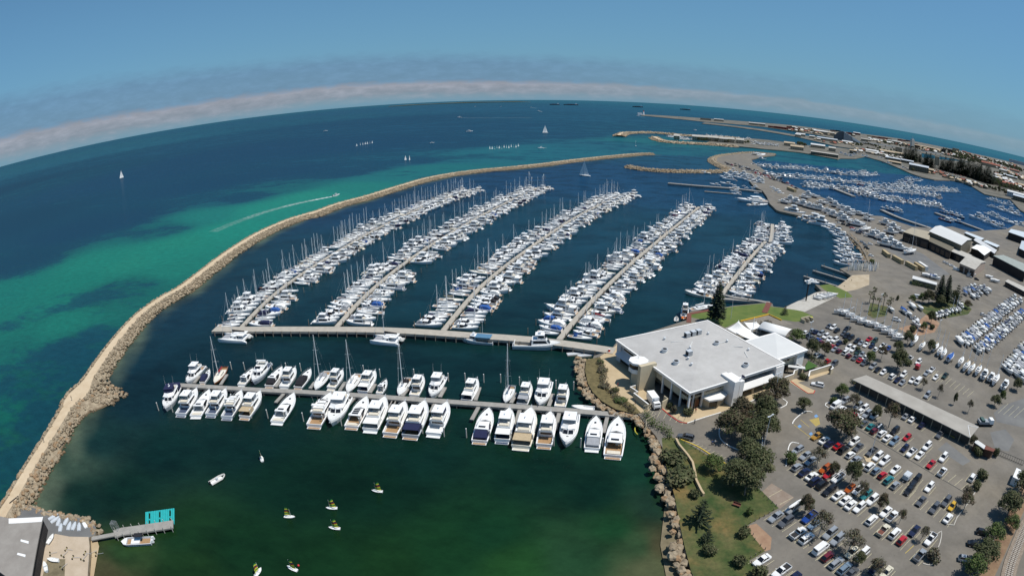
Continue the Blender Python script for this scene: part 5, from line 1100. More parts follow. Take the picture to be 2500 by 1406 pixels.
# TREES
M_BARK = mat('grey_bark',(.20,.17,.14),.95,var=.25,scale=3)
M_BARKW = mat('pale_bark',(.42,.38,.32),.95,var=.15,scale=3)
def leafm(name,c):return mat(name,c,.75,var=.30,scale=.9,spec=.25)
LEAF = {'dark':[leafm('dark_leaf',(.046,.056,.022)),leafm('mid_leaf',(.068,.080,.032)),leafm('olive_leaf',(.098,.096,.046))],'brown':[leafm('brown_leaf',(.074,.062,.034)),leafm('mid_leaf',(.060,.076,.030)),leafm('rust_leaf',(.085,.060,.038))],'green':[leafm('green_leaf',(.050,.085,.020)),leafm('mid_leaf',(.060,.076,.030)),leafm('lime_leaf',(.085,.12,.03))],'grey':[leafm('silver_leaf',(.11,.105,.075)),leafm('olive_leaf',(.090,.094,.044)),leafm('rust_leaf',(.085,.060,.038))],'pine':[leafm('pine_needle',(.016,.027,.013)),leafm('pine_needle_light',(.034,.046,.020))],'palm':[leafm('palm_frond',(.055,.075,.022)),leafm('palm_frond_dry',(.13,.10,.05))]}
def leafball(b,c,r_,n,ms,g,leaf=.32,flat=.8):
 for _ in range(n):
  d = Vector((g.gauss(0,1),g.gauss(0,1),g.gauss(0,1))).normalized(); p = c+Vector((d.x,d.y,d.z*flat))*r_*(g.random()**.33)
  a = Vector((g.gauss(0,1),g.gauss(0,1),g.gauss(0,.7))).normalized(); e = a.cross(d+Vector((0,0,.6))).normalized(); s = leaf*g.uniform(.6,1.4)
  b.face([p-a*s-e*s*.45,p+a*s*.2-e*s*.6,p+a*s,p+e*s*.55],g.choice(ms))
def broadleaf(seed,kind,h=7,r_=4,n=1500,trunk=True,bark=None,low=.28,open_=0.75):
 """Crown of leaf clumps on limbs; unit parts (crown, trunk)."""
 g = random.Random(seed); cr,tr = MB(),MB(); bark = bark or M_BARK; ms = LEAF[kind]; th = h*low
 lean = Vector((g.uniform(-.4,.4),g.uniform(-.4,.4),0)); top = Vector((0,0,th))+lean*.5
 if trunk:tr.tube((0,0,-.3),top,.05*h*.55,bark,.04*h*.5,7)
 k = max(7,int(9+r_*2))
 for i in range(k):
  a = 2.4*i+g.uniform(-.5,.5); u = (i+.5)/k; rr = r_*open_*math.sqrt(u)*g.uniform(.7,1.08)
  z = th+(h-th)*(0.92-.62*u**1.3)*g.uniform(.8,1.1); c = Vector((rr*math.cos(a),rr*math.sin(a),z))+lean
  if trunk:tr.tube(top,c,.018*h*.5,bark,.01,4)
  q = r_*g.uniform(.28,.46); m3 = [g.choice(ms)]*3+ms
  leafball(cr,c,q,n//k,m3,g,leaf=.12+.03*r_,flat=.72)
 return[('trunk',tr.data('trunk')),('crown',cr.data('crown'))]if trunk else[('crown',cr.data('crown'))]
def bush(seed,kind,r_=1.8,h=2.2,n=900):
 g = random.Random(seed); b = MB(); ms = LEAF[kind]
 for i in range(9):
  a = g.uniform(0,6.3); q = r_*.55*g.random(); leafball(b,Vector((q*math.cos(a),q*math.sin(a),h*g.uniform(.35,.62))),r_*.55,n//9,[g.choice(ms)]*2+ms,g,.22,.85)
 st = MB(); st.tube((0,0,-.2),(0,0,h*.5),.09,M_BARK,.05,5); return[('foliage',b.data('foliage')),('stem',st.data('stem'))]
def norfolk(seed,h=15,r_=3.6,tiers=16,bare=.12,n=9,sparse=False):
 g = random.Random(seed); cr,tr = MB(),MB(); tr.tube((0,0,-.3),(0,0,h),.016*h,M_BARK,.03,7); ms = LEAF['pine']
 for t in range(tiers):
  u = t/tiers; z = h*(bare+(1-bare)*u); L = r_*(1-u)**.8*g.uniform(.85,1.1)+.25
  for k in range(n if not sparse else 7):
   a = 6.283*k/(n if not sparse else 6)+g.uniform(-.3,.3)+t; d = Vector((math.cos(a),math.sin(a),0)); e = Vector((-d.y,d.x,0)); p0 = Vector((0,0,z)); m = g.choice(ms)
   prev = p0
   for q in range(3):
    f0,f1 = q/3,(q+1)/3; w = L*(.20 if not sparse else.11)*(1.15-f0*.5); up = lambda f:Vector((0,0,L*(.18*f-.10*f*f)))
    A,B_ = p0+d*L*f0+up(f0),p0+d*L*f1+up(f1); cr.face([A-e*w*.5,B_-e*w+Vector((0,0,.12)),B_+d*w*.6,B_+e*w+Vector((0,0,.12)),A+e*w*.5],m); cr.face([A-e*w*.3+Vector((0,0,-.25)),B_+Vector((0,0,-.45)),A+e*w*.3+Vector((0,0,.3))],m)
 return[('trunk',tr.data('trunk')),('crown',cr.data('crown'))]
def palm(seed,h=7):
 g = random.Random(seed); cr,tr = MB(),MB(); tr.tube((0,0,-.3),(.15,.1,h),.22,M_BARK,.15,8)
 for k in range(26):
  a,el = g.uniform(0,6.3),g.uniform(-.9,.9); d = Vector((math.cos(a)*math.cos(el),math.sin(a)*math.cos(el),math.sin(el))); e = d.cross(Vector((0,0,1))).normalized(); p = Vector((.15,.1,h)); L = g.uniform(1.0,1.5)
  m = LEAF['palm'][0 if el>-.35 else 1]; q = p+d*L*.55
  for s_ in range(-3,4):cr.face([q,q+(d+e*s_*.28).normalized()*L*.6+Vector((0,0,-.08-.05*abs(s_))),q+(d+e*(s_+.7)*.28).normalized()*L*.5],m)
  cr.tube(p,q,.03,m,.02,3)
 return[('trunk',tr.data('trunk')),('crown',cr.data('crown'))]
TP = {'dark':[broadleaf(s,'dark',7,4,3400)for s in(1,2)],'brown':[broadleaf(s,'brown',7,4,3400)for s in(3,4)],'green':[broadleaf(5,'green',7,4,2800)],'gum':[broadleaf(s,'brown' if s%2 else 'grey',7,3.2,1400,bark=M_BARKW,low=.42,open_=.8)for s in(6,7)],'grey':[broadleaf(8,'grey',6,3.4,1500,bark=M_BARKW)],'bush':[bush(s,'dark')for s in(9,10)],'gbush':[bush(11,'green')],'obush':[bush(12,'grey')],'norfolk':[norfolk(13),norfolk(14)],'sparse':[norfolk(15,9,3.6,7,.1,sparse=True)],'palm':[palm(16),palm(17,6.2)]}
TH = {'dark':(7,4),'brown':(7,4),'green':(7,4),'gum':(7,3.2),'grey':(6,3.4),'bush':(2.2,1.8),'gbush':(2.2,1.8),'obush':(2.2,1.8),'norfolk':(15,3.6),'sparse':(9,3.6),'palm':(7,1.6)}
TNAME = {'dark':'dark_tree','brown':'eucalyptus_tree','green':'green_tree','gum':'young_gum_tree','grey':'silver_leaved_tree','bush':'bush','gbush':'bush','obush':'bush','norfolk':'norfolk_pine','sparse':'norfolk_pine','palm':'palm_tree'}
r3 = random.Random(5)
def tree(kind,crop,x,y,h,r_,label,group=None):
 p = survey(crop[0][0]+x/crop[1],crop[0][1]+y/crop[1],ZL); D = r3.choice(TP[kind]); H0,R0 = TH[kind]
 o = place(TNAME[kind],D,p,r3.uniform(0,6.28),label,'bush' if 'bush' in kind else 'palm' if kind=='palm' else 'tree',group); o.scale = (r_/R0,r_/R0,h/H0); return o
for t in((C5,'brown',985,235,8,5.2,'brown-green eucalyptus at the water side of the kerbed island before the clubhouse'),(C5,'dark',1130,300,7.5,4.6,'dark eucalyptus at the lower tip of the kerbed island'),(C5,'brown',1060,130,8.5,4.6,'brown eucalyptus at the clubhouse side of the kerbed island'),(C5,'dark',1260,250,8.5,4.6,'tall dark eucalyptus at the road side of the kerbed island'),(C5,'dark',1235,110,8,4.4,'dark tree at the upper corner of the kerbed island'),(C4,'brown',1905,985,8,5.0,'brown gum in front of the clubhouse balcony, ringed by a white kerb'),(C4,'brown',1800,1055,6.5,4.0,'smaller brown gum between the balcony and the kerbed island'),(C5,'dark',1000,640,7.5,4.6,'dark tree on the lawn, nearest the curved limestone wall'),(C5,'dark',1190,600,8.5,5.2,'biggest dark tree on the lawn, by the road'),(C5,'dark',1100,720,7.5,4.6,'dark tree on the lawn above the small bench'),(C5,'dark',1130,460,7,4.4,'dark tree on the lawn beside the yellow kerb'),(C5,'green',830,520,4.5,3.4,'low olive tree on the lawn beside the curved wall'),(C5,'bush',500,430,3.2,4.4,'broad dark bush on the shore rocks above its twin'),(C5,'bush',545,590,3.6,4.9,'broad dark bush on the shore rocks below its twin'),(C5,'bush',680,735,2.4,1.8,'small round bush at the lower end of the curved wall'),(C5,'sparse',715,960,7.5,2.9,'large young Norfolk pine on the lawn beside the orange rocks'),(C5,'sparse',775,1120,4.2,1.6,'small Norfolk pine on the lawn below the larger one'),(C5,'bush',790,1220,2.8,2.1,'round bush on the lawn with dark shadow, nearest the water'),(C5,'bush',1085,1060,2.8,2.0,'round bush at the inner corner of the lawn by the bollards'),(C5,'bush',1055,1310,3,2.0,'round bush on the lawn near the bottom car'),(C5,'gbush',1135,880,2,1.3,'thin sapling on the lawn below the small bench'),(C5,'bush',1225,1400,3,2.2,'round bush between the bottom white sedan and ute'),(C6,'dark',305,285,4.5,2.8,'small dark tree beside the disabled parking bays'),(C6,'green',565,190,4.4,2.9,'round green tree at the head of the upper parking row'),(C6,'gbush',505,235,2.4,1.7,'small round light green bush by the white kerb nib'),(C6,'brown',555,450,8.5,6.4,'largest spreading tree over the middle of the car park'),(C6,'gum',885,400,8.5,3.3,'tall narrow gum beside the black car in the upper rows'),(C6,'dark',790,335,4.5,2.2,'small dark tree over the upper parking row'),(C6,'grey',640,260,5,2.4,'silver-leaved tree over the upper parking row'),(C6,'gum',395,670,6,2.6,'leaning gum with pale trunk beside the orange wagon'),(C6,'gbush',225,635,3.2,2.3,'round bush at the kerbed end of the third parking row'),(C6,'brown',510,720,4,1.9,'reddish small tree beside the white ladder ute'),(C6,'dark',620,780,7,2.8,'dark narrow tree among the black cars'),(C6,'grey',690,870,5,2.1,'silver tree over the white and green cars'),(C6,'brown',820,960,5,1.9,'reddish tree over the red car in the middle rows'),(C6,'brown',310,985,5.5,2.3,'brown tree over the blue ute'),(C6,'gum',405,1150,7.5,2.8,'leaning pale-trunked gum beside the light blue hatch'),(C6,'gum',600,1260,6.5,3.0,'broad gum over the cream sedan'),(C6,'dark',680,1330,3.5,1.8,'low tree beside the bottom silver wagons'),(C6,'grey',785,1400,4.5,2.3,'tree at the bottom edge beside the navy sedan'),(C6,'gum',955,1055,4.5,1.5,'small gum between the ute and the navy sedan'),(C6,'gum',1100,1165,4.5,1.4,'thin gum beside the white ute near the row end'),(C6,'obush',1175,1290,3.2,2.4,'rounded olive bush in the kerbed row end'),(C6,'bush',1510,745,3.4,2.5,'dark bush at the top of the planted strip by the white four-wheel drive'),(C6,'bush',1475,810,3,2.2,'dark bush in the planted strip, second from its top'),(C6,'gum',1395,955,5,2.6,'feathery tree over the yellow hatch in the planted strip'),(C6,'grey',1400,890,4.5,2.2,'feathery grey tree in the planted strip above the yellow hatch'),(C6,'dark',1780,850,8,5.0,'large dark tree at the car park edge, uppermost by the railway'),(C6,'dark',1690,1000,7,4.6,'large dark tree by the railway, second from the top'),(C6,'green',1705,1085,4,2.8,'small green tree by the railway between the large dark ones'),(C6,'green',1570,1200,6,4.0,'olive tree by the railway over the black cars'),(C6,'dark',1500,1330,6.5,4.4,'dark tree by the railway over the silver hatch'),(C6,'green',1430,1420,6,4.0,'tree by the railway at the bottom edge'),(C6,'bush',1490,590,3,2.4,'dark bush in front of the brown hut'),(C6,'brown',1450,530,4,1.9,'yellowish dry tree beside the brown hut'),(C6,'bush',1605,590,3,1.6,'dark shrub behind the brown hut'),(C6,'gum',1115,145,4.4,1.8,'small gum behind the white vans in the upper car park'),(C6,'gum',1220,195,5,1.4,'thin gum in the open upper car park, nearest the vans'),(C6,'dark',1325,245,4.4,1.1,'thin dark tree in the open upper car park, in the middle'),(C6,'gum',1425,300,4.8,1.4,'thin gum in the open upper car park, nearest the parked truck'),(C6,'dark',1600,255,4.4,2.6,'dark tree beside the car near the asphalt patch'),(C6,'green',1650,225,4.4,1.8,'yellow-green tree by the asphalt patch'),(C6,'dark',1755,150,5,2.8,'dark tree at the lower end of the boat yard'),(C7,'green',295,1010,5,4.2,'dome-shaped dark green tree behind the clubhouse wing'),(C7,'dark',420,1120,6.5,3.4,'dark tree by the wing, over the white car'),(C7,'brown',520,1120,6,3.0,'brown tree by the wing beside the red car'),(C7,'dark',1080,1230,8,4.6,'big dark tree at the lower edge of the upper car park'),(C7,'green',870,1170,4.5,2.8,'olive tree left of the big dark tree in the upper car park'),(C7,'gum',960,1150,6,2.4,'gum behind the olive tree in the upper car park'),(C7,'dark',1165,1030,6,3.0,'dark tree by the maroon keelboat'),(C7,'dark',1085,1090,5,2.6,'dark tree between the keelboat row and the big dark tree'),(C7,'dark',1335,1090,5.4,2.6,'dark tree between two trailer boats of the lower yard row'),(C7,'bush',1170,1185,2.6,2.2,'round brown bush right of the big dark tree'),(C7,'bush',680,1020,2.4,1.4,'small bush between the parked cars of the upper car park'),(C7,'bush',780,1085,2.4,1.4,'small dark bush beside the green car'),(C7,'norfolk',1405,715,17,4.2,'tall Norfolk pine on the yard island, next to the hedge'),(C7,'norfolk',1460,715,17,4.2,'tall Norfolk pine on the yard island, right of its twin'),(C7,'sparse',1545,700,11,4,'thin Norfolk pine on the yard island near the stored boats'),(C7,'brown',1330,715,8,4.2,'brown-green tree on the yard island'),(C7,'dark',1410,730,6,3.6,'dark undergrowth tree between the two tall pines'),(C7,'dark',1525,700,6.5,3.2,'dark tree on the yard island below the thin pine'),(C7,'green',1200,700,4,2.6,'low olive tree at the end of the yard island'),(C7,'brown',1630,745,4.5,3.2,'brown bushy tree at the far tip of the yard island'),(C7,'green',1280,700,5,3.6,'green tree on the yard island beside the parked van'),(C7,'dark',1350,860,6,2.8,'narrow dark tree at the head of the small-boat row'),(C7,'green',1290,920,4,2.4,'round tree on the bare earth island'),(C7,'bush',1200,925,3,2.2,'dark bush on the bare earth island'),(C7,'bush',1360,905,2.6,1.8,'small bush at the end of the bare earth island'),(C7,'bush',1090,680,3,1.2,'narrow conical shrub alone on the asphalt by the palms'),(C7,'gbush',895,395,3,2.6,'green bush by the racked dinghies'),(C4,'norfolk',1395,305,18,4.4,'tall dark Norfolk pine on the harbour lawn behind the clubhouse'),(C4,'obush',1830,380,5,3.6,'yellow-green tree growing through the shade sails'),(C4,'bush',1150,1100,2.6,2.0,'round dark shrub by the corner column of the clubhouse'),(C4,'obush',1035,1085,3,1.2,'yellow conical shrub by the red kerb'),(C4,'bush',1005,1045,2.4,1.4,'dark shrub beside the delivery truck'),(C4,'bush',2145,790,2,1.9,'dark shrub by the cream planter wall'),(C4,'sparse',1985,240,4.5,1.8,'small Norfolk pine on the harbour lawn'),(C4,'obush',420,720,1.2,2.2,'yellow-green groundcover shrub along the terrace, lower'),(C4,'gbush',410,650,1.1,1.6,'green groundcover shrub along the terrace, upper'),(C4,'gbush',570,985,1.2,2.6,'green groundcover shrub by the jetty gate'),(C4,'obush',440,860,1.1,2.0,'dry groundcover shrub on the rocks, middle'),(C4,'bush',530,905,1.8,1.7,'reddish bush on the terrace edge')):
 tree(t[1],t[0],*t[2:])
for i,(x,y)in enumerate(((868,712),(885,770),(900,705),(935,765),(972,755),(1005,790),(1022,770))):
 tree('palm',C7,x,y,r3.uniform(6.4,8.2),1.7,f'tall palm in the grass bed of the boat yard, {ordw(i + 1)} from the water side','palms in the grass bed')
def hedge(name,pts,w,h,label,kind='dark'):
 g = random.Random(len(name)); b = MB(); L = smooth_line(pts,.8)
 for p in L:
  for _ in range(2):leafball(b,Vector((p.x+g.uniform(-w,w)*.3,p.y+g.uniform(-w,w)*.3,ZL+h*g.uniform(.35,.6))),w*.6,26,LEAF[kind],g,.22,.9)
 return tag(b.build(name),label,'hedge')
hedge('hedge',pxz([(790,1120),(860,1190),(940,1230),(1010,1290)],ZL,*C4),2.6,2.2,'clipped dark green hedge along the shore rocks by the security fence','green')
hedge('hedge',pxz([(2180,590),(2240,640),(2330,690)],ZL,*C4),2.2,2.0,'dark hedge between the enclosed green lawn and the upper car park')
hedge('hedge',pxz([(1195,560),(1260,570),(1330,585),(1390,600)],ZL,*C7),3.4,2.4,'hedge in front of the narrow white-roofed shelter in the boat yard','green')
hedge('planting',pxz([(640,95),(800,175),(1000,275),(1200,385),(1400,490)],ZL,*C6),1.6,1.4,'dark planting along the shaded side of the long shed')
hedge('planting',pxz([(400,640),(430,740),(440,830),(520,920),(600,1000),(690,1080)],ZL,*C4),2.0,.8,'low yellow-green planting between the terrace and the shore rocks','grey')
# VEHICLES
M_TYRE = mat('tyre',(.018,.018,.018),.9,var=.2,scale=2)
M_LAMP = mat('lamp_glass',(.55,.55,.55),.15,var=.05,scale=2)
PAINT = {k:mat(k+'_car_paint',c,.28,var=.04,scale=.7,coat=.5,metal=m_)for k,c,m_ in(('white',(.74,.74,.73),0),('silver',(.36,.38,.40),.35),('grey',(.12,.125,.135),.35),('black',(.012,.012,.014),0),('red',(.38,.012,.018),0),('maroon',(.12,.010,.018),0),('blue',(.015,.055,.26),.1),('navy',(.012,.016,.050),.1),('pale blue',(.22,.30,.38),.35),('teal',(.03,.20,.21),.2),('dark green',(.02,.045,.035),.1),('orange',(.38,.085,.012),.1),('gold',(.42,.22,.03),.2),('yellow',(.55,.33,.02),0),('cream',(.60,.56,.44),0))}
def car_mesh(kind,paint,extra=None):
 P = PAINT[paint]; L,W,H = {'sedan':(4.75,1.80,1.42),'hatch':(4.05,1.72,1.48),'wagon':(4.8,1.80,1.50),'suv':(4.7,1.88,1.78),'ute':(5.15,1.86,1.72),'van':(5.0,1.90,2.05)}[kind]
 h = L/2; hb = .92 if kind not in('suv','ute','van')else 1.08; b,g = MB(),MB()
 def ring(x,w,z0,z1,k=.86):return[Vector((x,-w*.46,z0)),Vector((x,-w*.5,z0+.18)),Vector((x,-w*.5,z1-.22)),Vector((x,-w*.5*k,z1)),Vector((x,w*.5*k,z1)),Vector((x,w*.5,z1-.22)),Vector((x,w*.5,z0+.18)),Vector((x,w*.46,z0))]
 nose = hb-(.16 if kind!='van' else-.1)
 st = [(-h,W*.86,.36,hb-.14),(-h+.18,W*.97,.24,hb-.02),(-h*.45,W,.22,hb),(h*.2,W,.22,hb),(h*.42,W,.22,hb-.02),(h-.45,W*.97,.24,nose),(h-.08,W*.86,.28,nose-.14),(h,W*.74,.36,nose-.28)]
 if kind=='ute':st = [(-h,W*.95,.40,.78),(-h+.05,W*.98,.36,.80)]+st[2:]; st[2] = (-h*.18,W,.24,.80); st.insert(3,(-h*.17,W,.24,hb))
 b.loft([ring(*q)for q in st],P)
 x0,x1,r0,r1 = {'sedan':(-h*.72,h*.42,-h*.42,h*.08),'hatch':(-h*.97,h*.45,-h*.74,h*.06),'wagon':(-h*.96,h*.40,-h*.82,h*.06),'suv':(-h*.96,h*.44,-h*.86,h*.12),'ute':(-h*.17,h*.46,-h*.12,h*.14),'van':(-h*.98,h*.86,-h*.95,h*.46)}[kind]
 wb,wt = W*.86,W*.68 if kind!='van' else W*.80
 base = [(x0,-wb/2),(x1,-wb/2),(x1,wb/2),(x0,wb/2)]; top = [(r0,-wt/2),(r1,-wt/2),(r1,wt/2),(r0,wt/2)]
 zt = H-.05; lerp = lambda f:[Vector((base[i][0]+(top[i][0]-base[i][0])*f,base[i][1]+(top[i][1]-base[i][1])*f,hb-.03+(zt-hb+.03)*f))for i in range(4)]
 gl = M_BLKG
 if kind=='van':
  q = [lerp(0),lerp(1)]; b.loft(q,P,cap0=False); o = .015
  g.face([q[0][1].lerp(q[1][1],.12)+Vector((.03,.06,0)),q[0][2].lerp(q[1][2],.12)+Vector((.03,-.06,0)),q[0][2].lerp(q[1][2],.85)+Vector((.03,-.06,.02)),q[0][1].lerp(q[1][1],.85)+Vector((.03,.06,.02))],gl)
  for sd,i,j in((-1,0,1),(1,3,2)):
   f = lambda u,v:q[0][i].lerp(q[0][j],u).lerp(q[1][i].lerp(q[1][j],u),v)+Vector((0,sd*.02,0)); g.face([f(.74,.25),f(.93,.25),f(.93,.8),f(.74,.8)],gl)
  f = lambda u,v:q[0][0].lerp(q[0][3],u).lerp(q[1][0].lerp(q[1][3],u),v)+Vector((-.02,0,0)); g.face([f(.12,.35),f(.88,.35),f(.88,.8),f(.12,.8)],gl)
 else:
  g.loft([lerp(0),lerp(1)],gl,cap0=False,cap1=False)
  t = lerp(1); b.loft([[v+Vector((0,0,.0))for v in t],[Vector((v.x*.97+(r0+r1)/2*.03,v.y*.93,v.z+.055))for v in t]],P)
  for i in range(4):
   a,c = lerp(0)[i],lerp(1)[i]; b.tube(a,c,.05,P,.045,4)
  for f in(.46,.74)if kind in('wagon','suv','hatch')else(.46,):
   if kind=='ute':break
   for sd in(-1,1):b.tube(((x0+(x1-x0)*f),sd*wb/2,hb-.03),((r0+(r1-r0)*f),sd*wt/2,zt),.045,P,n=4)
 if kind=='ute':
  b.box(-h+.1,-h*.2,-W*.41,W*.41,.80,.82,M_BLACK if extra!='tray' else M_RUST)
  for q in((-h+.02,-h*.18,-W*.5,-W*.44),(-h+.02,-h*.18,W*.44,W*.5),(-h,-h+.08,-W*.5,W*.5)):b.box(*q,.6,1.08,P)
 if kind in('suv','wagon')and extra!='plain':
  for sd in(-1,1):b.tube((r0+.2,sd*wt*.42,H+.05),(r1-.2,sd*wt*.42,H+.05),.025,M_BLACK,n=4)
 for sd in(-1,1):b.box(h*.30,h*.36,sd*W*.5-.1+sd*.09,sd*W*.5+.1+sd*.09,hb,hb+.15,P)
 lp = MB()
 for sd in(-1,1):lp.box(h-.26,h-.03,sd*W*.36-.17,sd*W*.36+.17,nose-.30,nose-.17,M_LAMP,tx=.06)
 w = MB(); w.wheel((0,0,0),.32 if kind not in('suv','ute')else.37,.22,M_TYRE,12); w.wheel((0,0,0),.2,.235,M_STEEL,8)
 return b,g,lp,w,(h*.63,-h*.60,W*.43,.32 if kind not in('suv','ute')else.37)
CARS = {}
def car_data(kind,paint,extra=None):
 k = (kind,paint,extra)
 if k not in CARS:
  b,g,lp,w,dim = car_mesh(kind,paint,extra); mm = MB()
  for q in(b,g):
   n0 = len(mm.v); mm.v+=q.v
   for f,mi in zip(q.f,q.m):mm.f.append(tuple(n0+i for i in f)); mm.m.append(mm.mi(q.ms[mi]))
  for x in dim[:2]:
   for sd in(-1,1):mm.wheel((x,sd*dim[2],dim[3]),dim[3],.22,M_TYRE,8)
  CARS[k] = (b.data('body'),g.data('window'),[q.data('headlight')for q in islands(lp)],w.data('wheel'),dim,mm.data('car'))
 return CARS[k]
CA,CB,CC,CD,CE,CF,CJ = ((1800,1180),6.222),((1900,1040),7.4),((2100,1180),6.22),((1980,920),7.4),((2150,980),6.391),((1940,770),6.694),((2180,700),5.406)
W_,S_,G_,K_,RD,MR,BL,NV,PB,TL,DG,OR,GO,YE,CR = 'white','silver','grey','black','red','maroon','blue','navy','pale blue','teal','dark green','orange','gold','yellow','cream'
se,ha,wa,su,ut,va = 'sedan','hatch','wagon','suv','ute','van'
NEAR = [(CA,((590,490,se,S_,0),(840,370,su,S_,0),(740,570,su,G_,0),(1100,500,ut,BL,0),(1170,610,ha,PB,0),(930,740,ut,W_,1),(1060,820,su,W_,1),(1410,750,su,S_,0),(1520,840,su,S_,0),(1270,980,va,W_,1),(1380,1090,ha,MR,1),(1510,1190,wa,S_,1),(1640,1270,wa,PB,1),(1740,1340,se,G_,1),(1750,1030,se,CR,0),(1900,1060,su,W_,0),(380,1150,se,W_,0),(670,1320,ut,W_,0),(850,1425,se,NV,0),(2110,1260,se,NV,0),(1540,165,se,W_,1),(1650,240,se,W_,1),(1730,310,se,W_,1),(1860,345,wa,W_,0),(2050,240,su,W_,0),(1960,160,wa,TL,0),(1830,90,ha,W_,0),(1715,65,ha,OR,0),(1400,100,su,K_,0))),(CB,((350,420,wa,S_,0),(500,520,se,S_,0),(590,615,se,S_,0),(345,725,ha,S_,1),(480,815,se,NV,1),(610,890,se,W_,1),(670,980,su,NV,1),(800,1045,su,K_,1),(850,755,wa,OR,0),(910,860,ha,RD,0),(1080,920,ut,W_,0),(700,165,se,GO,0),(840,240,se,W_,1),(930,310,se,NV,1),(1090,345,se,RD,1),(1180,415,su,K_,1),(1370,275,su,W_,0),(1450,365,se,G_,0),(1310,505,ha,W_,1),(1410,590,se,S_,1),(1470,715,se,W_,1),(1660,720,su,W_,1),(1775,790,ha,PB,1),(1890,870,ha,RD,1),(2000,955,wa,TL,1),(2120,1050,ha,S_,1),(1690,455,ut,G_,0),(1800,540,su,W_,0),(1920,620,su,W_,0),(2120,770,se,W_,0))),(CD,((610,425,su,S_,0),(445,515,va,W_,0),(560,575,su,W_,1),(670,620,se,G_,1),(850,520,su,S_,0),(770,685,se,RD,1),(960,565,su,W_,0),(870,635,ha,W_,0),(860,765,su,W_,1),(960,825,se,G_,1),(1080,885,se,TL,1),(1150,960,ha,MR,1),(1290,1005,wa,W_,1),(1385,1085,se,W_,1),(1500,1155,su,PB,0),(1515,965,su,K_,0),(1010,665,su,S_,0),(1140,690,ha,W_,0),(1550,570,wa,W_,1),(1720,695,se,S_,1),(1830,750,se,W_,1),(2010,855,se,NV,1),(1740,1080,ha,RD,0))),(CE,((925,505,ut,G_,0),(380,715,ha,NV,0),(480,785,ut,W_,0),(610,825,se,W_,0),(725,690,su,W_,0),(790,965,se,RD,0),(980,865,su,W_,0),(965,1085,ut,W_,1),(1435,1175,su,W_,1),(560,1210,su,K_,0),(470,1330,wa,K_,0),(765,1320,wa,W_,0))),(CC,((740,100,ha,K_,0),(930,255,se,G_,0),(1130,365,su,G_,0),(1310,265,su,G_,0),(1400,335,ha,YE,0),(1340,510,se,W_,1),(180,535,wa,W_,1),(395,415,se,W_,0),(490,485,ut,W_,1),(360,695,ut,CR,1),(530,745,su,W_,1),(640,845,ha,RD,1),(830,705,se,NV,0),(1070,835,ut,W_,0),(915,1075,ut,S_,1),(400,1335,se,CR,0))),(CJ,((565,1190,ha,W_,0),(690,1170,ut,DG,0))),(CF,((2160,930,se,S_,0),(2240,885,ut,W_,0),(2170,1295,su,S_,0),(2015,1075,va,W_,0),(1925,1050,ut,W_,0),(1760,1090,ha,S_,0),(1680,1045,se,NV,0),(1600,990,su,W_,1),(1780,960,su,W_,0),(1450,920,ha,W_,0),(1360,875,se,K_,0),(1280,825,su,S_,0)))]
FARC = [(CF,((160,285,ha,W_,0),(215,325,ha,K_,0),(300,240,ha,S_,1),(355,262,se,NV,1),(430,292,su,S_,0),(510,335,su,W_,0),(275,352,se,G_,1),(380,392,se,BL,1),(440,432,ha,MR,1),(540,452,se,W_,1),(575,382,ha,W_,0),(660,395,su,W_,0),(725,450,ha,NV,0),(615,500,se,RD,1),(660,542,se,S_,0),(730,572,ha,MR,1),(885,520,su,W_,0),(955,548,su,W_,0),(1035,592,se,DG,0),(840,600,su,W_,1),(890,652,ha,MR,1),(990,685,se,G_,0),(1070,722,se,RD,1),(1100,632,ha,S_,0),(1150,692,ha,W_,0),(1140,770,se,G_,0),(560,172,ha,G_,0),(630,192,su,W_,0),(690,242,ha,K_,0),(860,212,ut,K_,0),(800,292,ha,G_,0),(850,335,su,K_,0),(920,362,su,K_,0),(1020,412,wa,K_,0),(1090,442,se,S_,0),(1220,378,se,RD,0),(1310,412,su,DG,0),(1170,472,se,W_,0),(1260,495,ha,NV,0),(1445,490,ut,W_,0),(1530,532,ha,BL,0),(1330,545,ha,W_,1),(1440,562,se,W_,1),(370,645,su,W_,1),(545,735,ha,RD,1),(645,785,su,G_,0),(1750,665,va,W_,0),(1890,695,ut,W_,1),(2025,755,su,W_,0))),(C7,((885,330,ha,W_,1),(1085,830,su,W_,1),(745,135,va,W_,1),(640,112,ha,K_,1),(785,155,va,G_,1),(815,225,ha,S_,1),(840,245,ha,S_,1),(850,272,su,K_,1),(880,240,ha,W_,1),(1250,655,va,W_,1),(1225,820,ut,W_,1),(1760,790,ha,W_,1))),(((2150,540),7.03),((1105,700,ha,W_,1),(1155,725,ha,W_,1),(1230,760,se,W_,1),(1295,825,va,W_,1),(1520,940,wa,S_,1),(1650,990,ha,K_,1)))]
ALLC = []
for near,blocks in((True,NEAR),(False,FARC)):
 for crop,rows in blocks:
  for x,y,kd,pt,fl_ in rows:
   p = survey(crop[0][0]+x/crop[1],crop[0][1]+y/crop[1],ZL+.8); ALLC.append([near,p.x,p.y,kd,pt,fl_,crop])
for near,x,y,kd,pt,az in((True,*px([(2399,1297)],ZL+.8)[0][:2],ha,K_,128),(True,*px([(2381,1326)],ZL+.8)[0][:2],se,K_,128),(True,*px([(2357,1362)],ZL+.8)[0][:2],ha,S_,125),(True,*survey(1980+120/7.4,920+125/7.4,ZL+.8)[:2],wa,W_,305),(True,*survey(1500+605/3.4636,1000+222/3.4636,ZL+.8)[:2],wa,G_,300)):ALLC.append([near,x,y,kd,pt,az,None])
